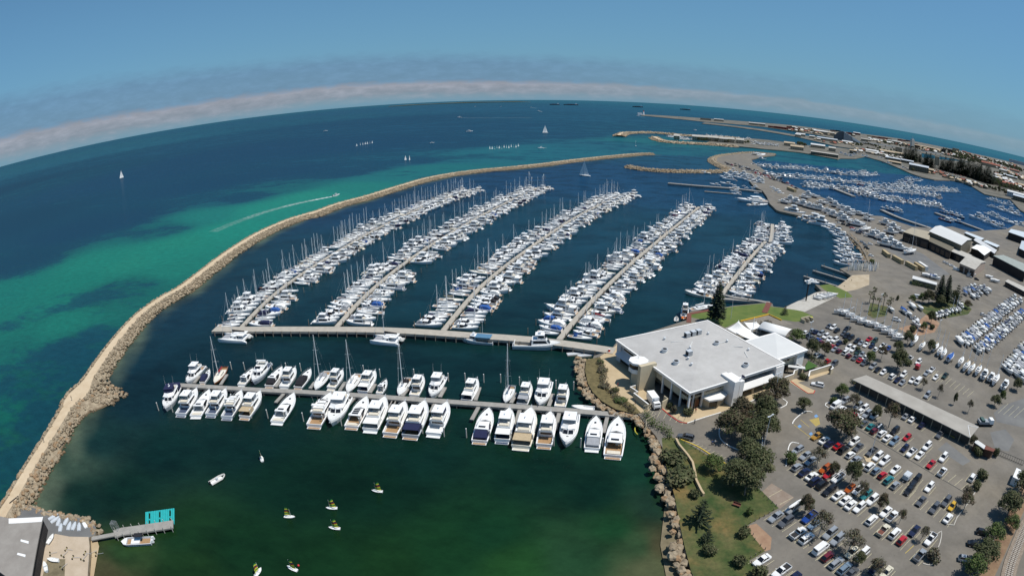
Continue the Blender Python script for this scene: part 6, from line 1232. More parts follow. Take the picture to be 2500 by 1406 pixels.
def bay_heading(x,y,fl_,crop):
 if crop is None:return R(90-fl_)
 base = 26 if crop not in(CF,C7)else 30
 if crop in(C7,):base = -28
 if crop[0]==(2150,540):base = -35
 return R(base+(0 if fl_ else 180))+r3.uniform(-.03,.03)
seen = set()
def car_label(i):
 n,x,y,kd,pt,f,c = ALLC[i]; nb = sorted(range(len(ALLC)),key=lambda j:(ALLC[j][1]-x)**2+(ALLC[j][2]-y)**2)[1:7]
 nm = lambda j:f'{ALLC[j][4]} {ALLC[j][3]}'; lot = 'near car park' if n else 'upper car park'
 for a,b_ in((0,1),(0,2),(1,2),(0,3),(1,3),(2,3),(0,4),(1,4),(0,5),(2,5)):
  l = f'{pt} {kd} close to {nm(nb[a])} and {nm(nb[b_])}, {lot}'
  if l not in seen:seen.add(l); return l
 l+=' too'; seen.add(l); return l
lines = MB(); M_LINE = mat('pale_yellow_line',(.50,.46,.30),.9,var=.15,scale=2)
for i,(near,x,y,kd,pt,f,crop)in enumerate(ALLC):
 hd = bay_heading(x,y,f,crop); lab = car_label(i); nm = {'ute':'utility_truck','van':'delivery_van'}.get(kd,'parked_car'); cat = {'ute':'pickup','van':'van'}.get(kd,'car')
 body,gl,lp,wh,dim,whole = car_data(kd,pt,'tray' if(kd,pt)==('ute','cream')else None)
 if near:
  o = place(nm,[('body',body),('window',gl)]+[('headlight',q)for q in lp],(x,y,ZL),hd,lab,cat,'vehicles in the car parks')
  for wx in dim[:2]:
   for sd in(-1,1):put('wheel',wh,o,(wx,sd*dim[2],dim[3]))
  if crop is not None:
   for sd in(-1,1):
    a = Vector((math.cos(hd),math.sin(hd))); e = Vector((-a.y,a.x))*1.42*sd; q = Vector((x,y))+e; u = a*2.7; w = Vector((-a.y,a.x))*.045
    lines.face([(*(q-u-w),ZL+.012),(*(q+u-w),ZL+.012),(*(q+u+w),ZL+.012),(*(q-u+w),ZL+.012)],M_LINE)
 else:tag(put(nm,whole,None,(x,y,ZL),hd),lab,cat,'vehicles in the car parks')
def bay_lines(crop,x0,y0,x1,y1,n,lx,ly):
 for k in range(n):
  t = k/max(1,n-1); a = survey(crop[0][0]+(x0+(x1-x0)*t)/crop[1],crop[0][1]+(y0+(y1-y0)*t)/crop[1],ZL); b_ = survey(crop[0][0]+(x0+(x1-x0)*t+lx)/crop[1],crop[0][1]+(y0+(y1-y0)*t+ly)/crop[1],ZL)
  d = (b_-a).to_2d().normalized(); w = Vector((-d.y,d.x))*.05; A,B_ = a.to_2d(),b_.to_2d()
  lines.face([(*(A-w),ZL+.012),(*(B_-w),ZL+.012),(*(B_+w),ZL+.012),(*(A+w),ZL+.012)],M_LINE)
bay_lines(CD,690,230,1310,560,6,110,-70); bay_lines(CE,1050,1250,1250,1370,3,130,-110); bay_lines(CA,480,200,640,320,2,200,-110); bay_lines(CE,750,370,870,440,3,70,-60); bay_lines(C6,1180,55,1420,190,9,45,-40); bay_lines(C6,1630,300,1740,330,4,70,-65); bay_lines((((1490,860)),7.03),700,1080,1230,1230,6,60,-110); bay_lines(C5,640,290,900,420,9,45,-20)
for pts in(((245,380),(380,480)),((290,345),(350,395)),((1000,1250),(1060,1195))):
 a,b_ = pxz(pts,ZL,*C6); d = (Vector(b_)-Vector(a)).normalized()*.06; w = Vector((-d.y,d.x)); lines.face([(a[0]-w.x,a[1]-w.y,ZL+.012),(b_[0]-w.x,b_[1]-w.y,ZL+.012),(b_[0]+w.x,b_[1]+w.y,ZL+.012),(a[0]+w.x,a[1]+w.y,ZL+.012)],M_KY)
o = lines.build('bay_markings'); o['kind'] = 'structure'
hz_ = MB(); q = [Vector(p)for p in pxz([(350,345),(415,330),(425,375),(395,390)],ZL,*C6)]
for k in range(9):
 a,c = q[0].lerp(q[1],k/9),q[3].lerp(q[2],k/9); a2,c2 = q[0].lerp(q[1],(k+.5)/9),q[3].lerp(q[2],(k+.5)/9); hz_.face([(*a,ZL+.014),(*a2,ZL+.014),(*c2,ZL+.014),(*c,ZL+.014)],M_KY)
hz_.build('hatched_bay')['kind'] = 'structure'
for x,y in((395,320),(283,390),(360,440)):
 q = pxz([(x-14,y),(x+2,y-12),(x+16,y+2),(x-2,y+12)],ZL,*C6); s_ = sheet('disabled_bay_mark',q,ZL+.014,mat('blue_bay_paint',(.14,.28,.50),.9,scale=2))
b = MB(); ribbon(b,[Vector(p)for p in pxz([(640,385),(800,480),(1000,600),(1200,720),(1390,830)],ZL,*C6)],.18,ZL-.05,ZL+.008,mat('tar_seam',(.06,.06,.055),.9)); b.build('tar_seam')['kind'] = 'structure'
tk = MB(); tk.box(-3.4,1.2,-1.15,1.15,1.0,3.3,M_GEL); tk.box(-3.3,3.2,-.9,.9,.55,1.0,M_BLACK); cb = MB(); cb.box(1.35,3.2,-1.05,1.05,.6,1.55,M_GEL,tx=.03); cb.box(1.4,3.15,-1.03,1.03,1.55,2.4,M_GEL,tx=.25,ty=.08)
ws = MB(); ws.face([(3.12,-.9,1.6),(3.12,.9,1.6),(2.95,.85,2.3),(2.95,-.85,2.3)],M_BLKG); fr = MB(); fr.box(1.2,1.75,-.6,.6,2.6,3.15,M_LGREY,tx=.05)
wt_ = MB(); wt_.wheel((0,0,0),.42,.3,M_TYRE,12)
p = survey(1490+745/7.03,860+850/7.03,ZL+1.2); a_,b_ = survey(1490+650/7.03,860+790/7.03,ZL+1),survey(1490+800/7.03,860+1000/7.03,ZL+1)
tr_ = place('delivery_truck',[('cargo_box',tk.data('cargo_box')),('cab',cb.data('cab')),('windscreen',ws.data('windscreen')),('refrigeration_unit',fr.data('unit'))],(p.x,p.y,ZL),head(a_,b_),'white box delivery truck in the service yard of the clubhouse','truck')
for x in(-2.3,2.3):
 for sd in(-1,1):put('wheel',wt_.data('wheel'),tr_,(x,sd*.95,.42))
sk = MB(); sk.loft([[Vector((x,y*w,z+(.22 if abs(y)<.5 else 0)))for y,z in((-1,0),(-.4,.1),(.4,.1),(1,0))]for x,w in((-2.4,.1),(-1.4,.42),(1.4,.42),(2.4,.1))],M_GEL)
p = survey(1800+870/6.222,1180+310/6.222,ZL+1.9); tag(sk.build('surf_ski',None,(p.x,p.y,ZL+1.9),R(26)),'white upturned dinghy hull on the roof of a silver four-wheel drive','boat')
ld = MB()
for sd in(-.6,0,.6):ld.tube((-2.4,sd,0),(2.6,sd,.15),.05,M_GEL,n=4)
p = survey(1900+1090/7.4,1040+860/7.4,ZL+2.0); tag(ld.build('ladder_rack',None,(p.x,p.y,ZL+2.0),R(26)),'white ladders carried on the roof of a white ute','ladder')
cp = MB(); cp.box(-1.5,1.5,-1.0,1.0,.7,1.9,M_LGREY,tx=.05,ty=.05); cp.box(-1.2,1.2,-.95,.95,1.9,2.0,M_LGREY); cp.wheel((0,-1,.35),.35,.22,M_TYRE); cp.wheel((0,1,.35),.35,.22,M_TYRE); cp.tube((-1.5,0,.5),(-2.7,0,.5),.06,M_STEEL,n=4)
p = survey(2150+420/6.391,980+1150/6.391,ZL+1.4); tag(cp.build('box_trailer',None,(p.x,p.y,ZL),R(26)),'grey box trailer standing between the black cars','trailer')
rb = MB(); rb.box(-1.2,1.2,-.9,.9,.5,1.9,PAINT['red']); rb.wheel((0,-.95,.3),.3,.2,M_TYRE); rb.wheel((0,.95,.3),.3,.2,M_TYRE)
p = survey(1940+2010/6.694,770+840/6.694,ZL+1); tag(rb.build('box_trailer',None,(p.x,p.y,ZL),R(30)),'red enclosed trailer behind a white four-wheel drive','trailer')
tt = MB(); tt.box(-3.5,3.2,-1.2,1.2,.6,1.0,M_BLACK); tt.box(-3.4,.8,-1.2,1.2,1.0,1.9,M_GREYH); tt.box(-2.6,-1.2,-1.25,1.25,1.9,2.5,mat('green_machine_paint',(.05,.10,.09),.6)); tt.box(1.4,3.2,-1.15,1.15,.8,2.5,M_GEL,tx=.1,ty=.05); tt.face([(3.16,-.9,1.6),(3.16,.9,1.6),(3.11,.85,2.35),(3.11,-.85,2.35)],M_BLKG)
for x in(-2.4,-1.2,2.3):
 for sd in(-1,1):tt.wheel((x,sd*1.1,.45),.45,.3,M_TYRE)
p = survey(1850+1545/2.7785,900+365/2.7785,ZL+1); tag(tt.build('work_truck',None,(p.x,p.y,ZL),R(-18)),'work truck with white cab and grey tray parked beyond the long shed','truck')
lpm = MB(); lpm.tube((0,0,0),(0,0,10.5),.10,M_ALU,.06,7); lpm.box(-.9,.9,-.12,.12,10.4,10.55,M_LGREY); lpm.box(-1.3,-.6,-.2,.2,10.5,10.65,M_LGREY); lpm.box(.6,1.3,-.2,.2,10.5,10.65,M_LGREY); lpd = lpm.data('post')
for crop,x,y,lab in((C6,755,605,'tall lamp post in the small paved island in the middle of the near car park'),(C4,2180,520,'tall pale lamp post beside the dome-shaped tree at the clubhouse wing'),(C7,705,920,'tall lamp post among the black cars of the upper car park'),(C5,1255,330,'lamp post rising from the kerbed tree island'),(C4,1885,1000,'lamp post beside the gum in front of the balcony'),(C7,940,800,'lamp post at the edge of the palm bed'),(C7,1120,960,'lamp post at the end of the keelboat row'),(C7,1150,860,'lamp post by the parked boats near the bare earth island'),(CJ,1220,1120,'lamp post standing behind the lower row of trailer boats'),(CJ,565,740,'lamp post near the top of the lower row of trailer boats'),(CJ,1075,1050,'lamp post between the two boat rows of the yard'),(C4,1525,275,'white flagpole-like light on the harbour lawn')):
 p = survey(crop[0][0]+x/crop[1],crop[0][1]+y/crop[1],ZL); place('lamp_post',[('post',lpd)],p,.5,lab,'lamp post','lamp posts of the car parks and yard')
bo = MB(); bo.tube((0,0,0),(0,0,.75),.10,M_PILE,.09,6); bod = bo.data('bollard')
for seg in(((1230,700),(1265,735),(1298,762),(1333,790),(1367,815)),((1345,850),(1305,880),(1266,902),(1226,922),(1188,942),(1146,962),(1105,985)),((1170,1060),(1185,1100),(1234,1150),(1274,1180),(1232,1205),(1190,1232),(1150,1255),(1155,1295)),((595,280),(655,310),(690,335),(722,355),(757,378),(795,402),(837,420),(880,435))):
 for n,(x,y)in enumerate(seg):p = survey(1500+x/3.4636,1000+y/3.4636,ZL); tag(put('bollard',bod,None,p),f'short dark timber bollard, {ordw(n + 1)} along the {({1230: "upper road", 1345: "middle car park", 1170: "lower car park"}).get(seg[0][0], "yellow kerb")} edge of the lawn','bollard','bollards round the lawn')
pi = sheet('paved_island',pxz([(715,590),(760,600),(800,615),(790,640),(735,630)],ZL,*C6),ZL+.10,M_PAVE)
hut = empty('guard_hut',(0,0,0),0,'brown hut with white and brown flat roof in the planting by the sliding gate','building'); q = pxz([(1475,480),(1545,515),(1550,555),(1470,520)],ZL+3,*C6)
b = MB(); b.prism(pxz([(1482,478),(1545,522),(1535,545),(1470,500)],ZL+3,*C6),ZL+2.9,ZL+3.1,M_ROOFW); b.prism(pxz([(1545,523),(1612,545),(1598,562),(1538,545)],ZL+3,*C6),ZL+2.85,ZL+3.05,M_RUST); b.build('roof',hut); b = MB(); b.prism(pxz([(1475,490),(1605,550),(1590,562),(1465,510)],ZL+2.5,*C6),ZL,ZL+2.85,mat('brown_wall',(.11,.06,.04),.9,scale=1)); b.build('wall',hut)
sg = empty('sliding_gate',(0,0,0),0,'long dark sliding gate across the road by the brown hut','gate'); A,B_ = [survey(1850+x/2.7785,900+y/2.7785,ZL)for x,y in((1630,585),(1795,655))]
for z_ in(.2,1.6):b = MB(); b.tube(A+Vector((0,0,z_)),B_+Vector((0,0,z_)),.07,M_BLACK,n=4); b.build('rail',sg)
for k in range(12):b = MB(); q = A.lerp(B_,k/11); b.tube(q,q+Vector((0,0,1.6)),.05,M_BLACK,n=4); b.build('bar',sg)
bx = MB(); bx.box(-3,3,-1.2,1.2,0,2.6,M_GEL); p = survey(1850+1755/2.7785,900+730/2.7785,ZL+1.6); tag(bx.build('site_cabin',None,(p.x,p.y,ZL),R(30)),'small white site cabin among the dark trees by the railway','cabin')
bn = MB(); bn.box(-1.0,1.0,-.3,.3,.45,.55,M_RUST); bn.box(-1.0,1.0,.25,.33,.55,1.0,M_RUST)
for x in(-.8,.8):bn.box(x-.06,x+.06,-.25,.25,0,.45,M_PILE)
p = survey(1500+1030/3.4636,1000+815/3.4636,ZL); tag(bn.build('park_bench',None,p,R(-40)),'red-brown bench on the lawn under the big dark trees','bench')
def person(seed,shirt,trousers):
 b = MB(); m1,m2,sk_ = mat(shirt[0],shirt[1],.8),mat(trousers[0],trousers[1],.8),mat('skin',(.42,.25,.17),.6); g = random.Random(seed); st = g.uniform(.12,.28)
 for sd in(-1,1):b.loft([[Vector((sd*.10+math.cos(a)*r_,dy*sd+math.sin(a)*r_,z))for a in(0,1.57,3.14,4.71)]for r_,z,dy in((.05,0,st),(.06,.45,st*.3),(.085,.88,0))],m2)
 b.loft([[Vector((math.cos(a)*rx,math.sin(a)*ry,z))for a in[i*6.283/8 for i in range(8)]]for rx,ry,z in((.16,.11,.86),(.17,.12,1.1),(.21,.12,1.38),(.08,.07,1.48),(.06,.06,1.53))],m1)
 for sd in(-1,1):b.tube((sd*.21,0,1.40),(sd*.25,sd*.08,1.12),.05,m1,.04,5); b.tube((sd*.25,sd*.08,1.12),(sd*.23,.12*sd+.05,.86),.035,sk_,.03,5)
 b.loft([[Vector((math.cos(a)*r_,math.sin(a)*r_,z))for a in[i*6.283/8 for i in range(8)]]for r_,z in((.05,1.52),(.09,1.58),(.10,1.66),(.07,1.74),(.02,1.77))],sk_)
 b.loft([[Vector((math.cos(a)*r_,math.sin(a)*r_-.015,z))for a in[i*6.283/8 for i in range(8)]]for r_,z in((.105,1.66),(.085,1.74),(.03,1.785))],mat('dark_hair',(.03,.02,.015),.9))
 return b
WH,BK,BLU,RDS = ('white_shirt',(.7,.7,.68)),('dark_trousers',(.03,.03,.04)),('blue_shirt',(.06,.12,.3)),('red_shirt',(.4,.04,.04))
for i,(crop,x,y,sh_,tr2,lab)in enumerate(((C4,705,1010,BK,BK,'person in dark clothes walking on the path by the yard wall'),(C4,1190,1085,BLU,BK,'person in blue standing under the corner of the clubhouse'),(C4,1222,1080,RDS,BK,'person in red standing under the corner of the clubhouse'),(C4,1213,1175,WH,BK,'person in white walking on the asphalt in front of the terrace'),(C4,555,860,RDS,BK,'person in red sitting out on the terrace edge'),(C5,845,295,WH,BK,'person in white crossing the drive beside the kerbed island'),(C5,822,300,BLU,BK,'person in blue crossing the drive beside the kerbed island'),(((0,700),1.991),350,550,BK,BK,'person in dark clothes walking on the breakwater near its wide bend'),(((0,700),1.991),215,752,BK,BK,'person walking on the breakwater below its wide bend'))):
 z = 3.03 if crop[0]==(0,700)else ZL; p = survey(crop[0][0]+x/crop[1],crop[0][1]+y/crop[1],z); tag(person(i,sh_,tr2).build('person',None,p,r3.uniform(0,6),smooth=True),lab,'person','people on foot')
 # BOAT YARD, STRIP AND FISHING HARBOUR
r4 = random.Random(31)
def one(P,name='boat'):return merged(P).data(name)
def keelboat(L,canvas,hullm=None):
 P = [q for q in yacht(L=L,boom=canvas,hullm=hullm,mast=L*1.25)if q[0]not in('guard_rail','rigging')]
 k = MB(); k.box(-.9,.9,-.14,.14,-1.7,-.3,M_ANTI,tx=.2); k.box(-L*.3,L*.25,-.9,.9,-1.75,-1.6,M_PILE)
 for x in(-L*.25,L*.2):
  for sd in(-1,1):k.tube((x,sd*.9,-1.6),(x,sd*.8,.2),.05,M_PILE,n=4)
 P.append(('cradle',k)); return P
def on_stands(P,L,z=-1.6):
 k = MB()
 for x in(-L*.3,0,L*.3):
  for sd in(-1,1):k.tube((x,sd*L*.13,z),(x,sd*L*.11,.1),.09,M_PILE,n=4)
 k.box(-L*.35,L*.2,-.25,.25,z,-.3,M_ANTI); return P+[('stand',k)]
TRAIL = [('white half-cabin boat',one(runabout(7.4,trailer=True))),('white boat with grey top',one(runabout(7.0,canvas='grey',trailer=True))),('white boat with white top',one(runabout(6.8,canvas='white',trailer=True))),('boat under grey cover',one(runabout(6.8,cab=False,canvas='grey',trailer=True))),('boat under white cover',one(runabout(7.2,cab=False,canvas='white',trailer=True))),('boat under blue cover',one(runabout(6.6,cab=False,canvas='blue',trailer=True))),('open white boat',one(runabout(6.4,cab=False,trailer=True))),('cream-hulled boat',one(runabout(7.2,hullm=M_CREAM,trailer=True))),('grey-hulled boat',one(runabout(7.4,hullm=M_LGREY,canvas='navy',trailer=True)))]
KEEL = [('white keelboat',one(keelboat(7.6,None))),('white keelboat with white cover',one(keelboat(7.8,'white'))),('cream-decked keelboat',one(keelboat(7.4,'tan')))]
BIGS = [('white flybridge cruiser',one(on_stands(flybridge_cruiser(L=16,rail=False),16))),('white open-bridge cruiser',one(on_stands(flybridge_cruiser(L=15,hard=False,rail=False),15))),('white sports cruiser',one(on_stands(express_cruiser(L=14.5,roof=True),14.5))),('white cruiser with black canopy',one(on_stands(express_cruiser(L=14,canvas='black'),14)))]
FLOAT = [('white flybridge cruiser',one(flybridge_cruiser(L=15,rail=False))),('white open-bridge cruiser',one(flybridge_cruiser(L=14,hard=False,rail=False))),('white sports cruiser',one(express_cruiser(L=13,roof=True))),('white motor cruiser with awning',one(flybridge_cruiser(L=14,bimini='white',rail=False)))]
def fishing(L,hullm):
 P = [('hull',hull(L,L*.30,1.3,2.4,hullm,M_GEL,.92,.5,open_to=.45,floor=.8,well=M_DECK))]; s,g = house(L*.02,L*.26,L*.2,L*.15,1.5,3.7,M_GEL,rake=.5,wh=(.5,.85),overhang=.4); P+=[('wheelhouse',s),('window',g)]
 m = MB(); m.tube((L*.0,0,3.7),(L*.0,0,8),.09,M_GEL,.05,5); m.tube((-L*.4,0,1.3),(-L*.4,0,5),.07,M_GEL,n=4); m.tube((-L*.4,0,5),(0,0,5.6),.05,M_GEL,n=4); P.append(('gantry',m)); return P
FISH = [('white fishing boat',one(fishing(15,M_GEL))),('blue-hulled fishing boat',one(fishing(17,M_NAVYH))),('white lobster boat',one(fishing(13,M_GEL))),('maroon-hulled fishing boat',one(fishing(18,M_REDH)))]
def row(crop,pts,name,pool,cat,group,where,z,hd=None,sc=(.9,1.1),side=0,weights=None):
 """boats at listed crop points; hd = image direction (dx, dy) the boats lie along"""
 for n,q in enumerate(pts):
  x,y = q[0],q[1]; p = survey(crop[0][0]+x/crop[1],crop[0][1]+y/crop[1],z if z<1 else ZL+.5); dx,dy = q[2:4]if len(q)>2 else hd
  e = survey(crop[0][0]+(x+dx)/crop[1],crop[0][1]+(y+dy)/crop[1],p.z); lab,me = r4.choices(pool,weights)[0]; s = r4.uniform(*sc)
  zz = 0 if z<1 else z; o = tag(put(name,me,None,(p.x,p.y,zz),head(p,e)+r4.uniform(-.05,.05)),f'{lab}, {ordw(n + 1)} {where}',cat,group); o.scale = (s,)*3
def between(a,b_,n,jit=0,off=(0,0)):return[(a[0]+(b_[0]-a[0])*(i+.5)/n+r4.uniform(-jit,jit)+off[0],a[1]+(b_[1]-a[1])*(i+.5)/n+r4.uniform(-jit,jit)+off[1])for i in range(n)]
ZT,ZK,ZB = ZL+.88,ZL+1.75,ZL+1.6
G_T = 'trailer boats stored in the yard'
row(CJ,[(560,405),(600,400),(635,385),(690,375),(730,350),(775,335),(825,330),(870,320),(905,280),(880,245)],'trailer_boat',TRAIL+KEEL,'boat',G_T,'in the row below the pine island',ZT,(30,40))
row(CJ,[(955,60),(990,45),(1030,30),(1075,20),(960,100),(1010,85),(1060,60),(1110,60),(1150,35),(1060,145),(1110,140),(1160,100),(1200,60),(1235,90),(1270,60),(1200,20)],'trailer_boat',TRAIL,'boat',G_T,'in the small block beyond the pine island',ZT,(35,30))
row(CJ,between((870,760),(1620,150),22,6),'trailer_boat',TRAIL,'boat',G_T,'in the left file of the long yard row',ZT,(45,55),(1.0,1.3))
row(CJ,between((960,780),(1690,190),22,6),'trailer_boat',TRAIL,'boat',G_T,'in the inner file of the long yard row',ZT,(45,55),(.9,1.2))
row(CJ,between((1100,870),(1720,330),19,6),'trailer_boat',TRAIL,'boat',G_T,'in the outer file of the long yard row',ZT,(45,55),(1.0,1.3))
row(CJ,between((1215,850),(1735,400),16,6),'trailer_boat',TRAIL,'boat',G_T,'in the right flank of the long yard row',ZT,(45,50),(.8,1.0))
row(CJ,[(280,745),(380,815),(560,830),(615,880),(665,915),(750,965),(890,1020),(965,1080),(1030,1115),(1120,1135),(1200,1190),(1290,1225),(1350,1260),(1470,1330)],'keelboat',KEEL+[TRAIL[0],TRAIL[5]],'boat','keelboats and dinghies along the lower yard row','from the dark tree in the lower row',ZK-.5,(60,-70),(.95,1.15))
row(CJ,between((1500,1130),(1740,800),9,6)+between((1600,1180),(1760,930),7,6)+[(1690,1220),(1700,1180)],'trailer_boat',TRAIL,'boat',G_T,'in the block at the yard edge',ZT,(60,60),(1.0,1.3))
row(C7,[(650,785),(700,800),(740,822),(780,845),(830,865),(905,885),(965,912),(1020,940),(1070,965),(1105,990)],'keelboat',KEEL,'boat','keelboats in the line by the upper car park','in the line above the upper car park',ZK-.6,(60,8),(.85,1.05))
row(C7,[(1040,762),(1140,775),(1180,795),(1240,880),(1210,740),(1270,750)],'trailer_boat',TRAIL,'boat',G_T,'between the palms and pine island',ZT,(25,25))
row(C7,[(470,668),(500,660),(530,655),(555,648),(580,640)],'dinghy',[TRAIL[6],TRAIL[3],TRAIL[4]],'boat','dinghies on the quay','from the water on the concrete quay',ZT-.3,(40,10),(.75,.9))
row(((2150,540),7.03),[(800,950),(870,965),(940,990),(1860,970),(1960,1040),(1560,930)],'trailer_boat',TRAIL,'boat',G_T,'between the sheds and pine island',ZT,(60,15))
ub = MB(); ub.loft([[Vector((-.6,0,0)),Vector((0,-.22,0)),Vector((.6,0,0)),Vector((0,.22,0))],[Vector((-.75,0,1.4)),Vector((0,-.26,1.4)),Vector((.75,0,1.4)),Vector((0,.26,1.4))],[Vector((-.45,0,3.2)),Vector((0,-.16,3.2)),Vector((.45,0,3.2)),Vector((0,.16,3.2))],[Vector((-.03,0,4.2)),Vector((0,-.03,4.2)),Vector((.03,0,4.2)),Vector((0,.03,4.2))]],M_GEL); ubd = ub.data('dinghy')
ub2 = MB(); [ub2.mesh_in(ub.v,ub.f,M_CREAM)]; ubd2 = ub2.data('dinghy')
K = ((1600,480),4.3945)
for n,(x,y)in enumerate(between((2060,790),(2370,800),15,4)+between((2100,760),(2390,770),14,4)):
 p = survey(K[0][0]+x/K[1],K[0][1]+y/K[1],ZL); tag(put('racked_dinghy',r4.choice((ubd,ubd,ubd2)),None,p,r4.uniform(0,3)),f'white dinghy stood on end, {ordw(n % 15 + 1)} in the {"front" if n < 15 else "back"} rack by the boat ramp','dinghy','dinghies stood on end by the boat ramp')
G_H = 'big boats on stands along the strip'
H_ = ((1720,350),5.857)
row(H_,[(1150,860),(1240,830),(1320,870),(1420,900),(1510,930),(1590,950),(1660,965),(1490,760),(1570,775),(1440,790),(1690,870),(1800,850),(1880,915),(1990,965),(2060,1000),(2150,1005),(2230,1030),(1780,1010),(1850,1050),(1960,1080),(2010,1120),(2110,1165),(2190,1185)],'hardstand_cruiser',BIGS,'motor boat',G_H,'on stands along the outer strip',ZB,(60,12),(.82,1.05))
row(C7,[(720,20),(790,90),(860,60),(1000,95),(1060,125),(1110,155),(930,175),(980,215),(1040,240),(900,190),(1000,260),(1070,275),(1040,165),(1110,290),(860,30)],'hardstand_cruiser',BIGS,'motor boat',G_H,'on stands near the dark boat shed',ZB,(60,14),(.75,.95))
KB = [('large white yacht with tall mast',one(on_stands(yacht(L=15,boom='white',mast=21),15)))]
row(C7,[(1190,315),(840,140)],'hardstand_yacht',KB,'yacht',G_H,'on stands in front of the boat shed',ZB,(60,-8),(1.1,1.2))
G_S = 'boats moored along the road side of the marina'
row(H_,between((370,410),(840,580),9,8)+between((330,450),(800,600),7,8)+[(310,500),(350,530),(310,590),(150,600)],'moored_cruiser',FLOAT,'motor boat',G_S,'in the pack inside the marina entrance',0,(-60,-6),(.95,1.35))
row(H_,[(420,660),(440,700),(450,735),(560,620),(600,650),(680,680),(740,720),(720,650)]+between((900,620),(1100,760),10,8),'moored_cruiser',FLOAT+TRAIL[:3],'motor boat',G_S,'by the timber pier of the entrance',0,(-60,-4),(.7,1.0))
row(H_,[(1290,1010),(1480,1100),(1590,1140),(1680,1180)],'moored_cruiser',FLOAT,'motor boat',G_S,'of the long boats moored along the road bend',0,(60,12),(1.3,1.6))
row(K,[(1840,340),(1900,365),(1950,410),(1985,440),(2020,485),(2010,515),(2030,545),(1990,570),(2040,600),(1990,625),(2060,640),(2110,655),(2160,690),(2040,680),(2010,735),(2080,730)],'moored_cruiser',FLOAT,'motor boat',G_S,'below the ochre rock edge',0,(-60,-8),(.85,1.15))
SY = datas(flybridge_cruiser(L=36,rail=True,hard=True)); A,B_ = survey(1720+470/5.857,350+830/5.857),survey(1720+920/5.857,350+850/5.857); place('superyacht',SY,((A+B_)/2),head(B_,A),'largest white superyacht with stacked decks at the bend of the road','yacht')
A,B_ = survey(1720+620/5.857,350+890/5.857),survey(1720+910/5.857,350+895/5.857); place('motor_yacht',datas(express_cruiser(L=22)),((A+B_)/2),head(A,B_),'low pale motor yacht moored right in front of the superyacht','yacht')
A,B_ = survey(1490+1070/5.435,270+815/5.435),survey(1490+1290/5.435,270+835/5.435); place('motor_yacht',datas(express_cruiser(L=30)),((A+B_)/2),head(B_,A),'long white motor yacht lying along the entrance groyne','yacht')
for(a,b_),lab in((((1860,605),(2055,600)),'first white luxury yacht inside the hooked mole, against the quay'),(((1940,640),(2070,660)),'second white luxury yacht inside the hooked mole, on the outside')):
 A,B_ = survey(1490+a[0]/5.435,270+a[1]/5.435),survey(1490+b_[0]/5.435,270+b_[1]/5.435); place('motor_yacht',datas(flybridge_cruiser(L=(B_-A).length,rail=False)),((A+B_)/2),head(A,B_),lab,'yacht')
def pontoon(name,pts,hw,lab,z1=1.0,m=M_JETG,cat='pontoon'):
 b = MB(); L = smooth_line(px(pts,1.0),8); ribbon(b,L,hw,.3,z1,m)
 for p,d in along(L,2,12):b.tube((p.x,p.y,-.5),(p.x,p.y,z1+1.4),.18,M_PILE,n=5)
 return tag(b.build(name),lab,cat)
PON = [([(1839,406),(1900,411),(1960,415),(2020,421),(2075,428),(2128,426)],'first'),([(1865,427),(1925,434),(2010,440),(2120,452),(2242,463),(2326,466)],'second'),([(1958,455),(2036,461),(2092,468),(2165,467),(2260,477),(2297,485)],'third'),([(2090,470),(2131,483),(2182,490),(2251,499),(2306,509)],'fourth')]
for k,(pts,nm)in enumerate(PON):
 pontoon('pontoon',pts,1.3,f'{nm} pontoon of the crowded fishing harbour, counted from the hooked mole')
 L = smooth_line(px(pts),8)
 for sd in(-1,1):
  n = 0
  for p,d in along(L,4,7.6 if k else 8.5):
   if r4.random()<.1:continue
   n+=1; lab,me = r4.choices(FLOAT+FISH,[5,4,3,4,2,1,3,.6])[0]; nl = Vector((-d.y,d.x))*sd; c = p+nl*9.5; s = r4.uniform(1.0,1.3)
   o = tag(put('harbour_boat',me,None,(c.x,c.y,0),math.atan2(nl.y,nl.x)+(math.pi if r4.random()<.4 else 0)+.75),f'{lab}, {ordw(n)} along the {"town" if sd == 1 else "strip"} side of the {nm} harbour pontoon','boat','boats in the fishing harbour'); o.scale = (s,)*3
G_ = ((2080,380),5.857); G_F = 'boats in the fishing harbour'
row(G_,between((620,400),(980,370),10,14)+between((680,440),(900,450),7,10)+between((760,350),(860,340),4,8),'harbour_boat',FLOAT+FISH,'boat',G_F,'in the middle cluster of the fishing harbour',0,(60,10),(1.0,1.3))
row(G_,[(480,770),(540,790),(620,790),(680,820),(1330,830),(1400,840),(1480,860),(1540,890),(1400,940),(1500,955),(1340,940)],'fishing_boat',FISH,'boat',G_F,'at the two timber jetties',0,(60,22),(.95,1.2))
row(G_,between((1960,640),(2250,720),6,8)+between((1960,740),(2380,860),9,8)+between((1930,840),(2240,960),8,8)+between((1760,900),(2000,990),6,8)+between((2050,1010),(2130,1050),2)+between((2290,960),(2420,1040),3),'harbour_boat',FLOAT+FISH[:1],'boat',G_F,'in the eastern basin',0,(-60,-14),(1.0,1.7))
row(G_,between((1360,300),(1650,360),9,10)+between((1400,330),(1620,385),6,6),'harbour_boat',FLOAT,'boat',G_F,'along the quay below the tall pines',0,(60,12),(.85,1.1))
row(((1920,290),4.31),[(560,370),(610,385),(660,400),(700,385),(790,395),(830,405),(960,415),(990,420),(720,360),(1060,475),(1215,525),(1240,530)],'fishing_boat',FISH,'boat',G_F,'along the far fish wharf',0,(60,10),(1.2,1.9))
pontoon('timber_jetty',[(2036,461.5),(2084,480.5)],3.0,'short timber jetty with a white rail in the fishing harbour, nearest the strip',2.0,M_JETG,'jetty')
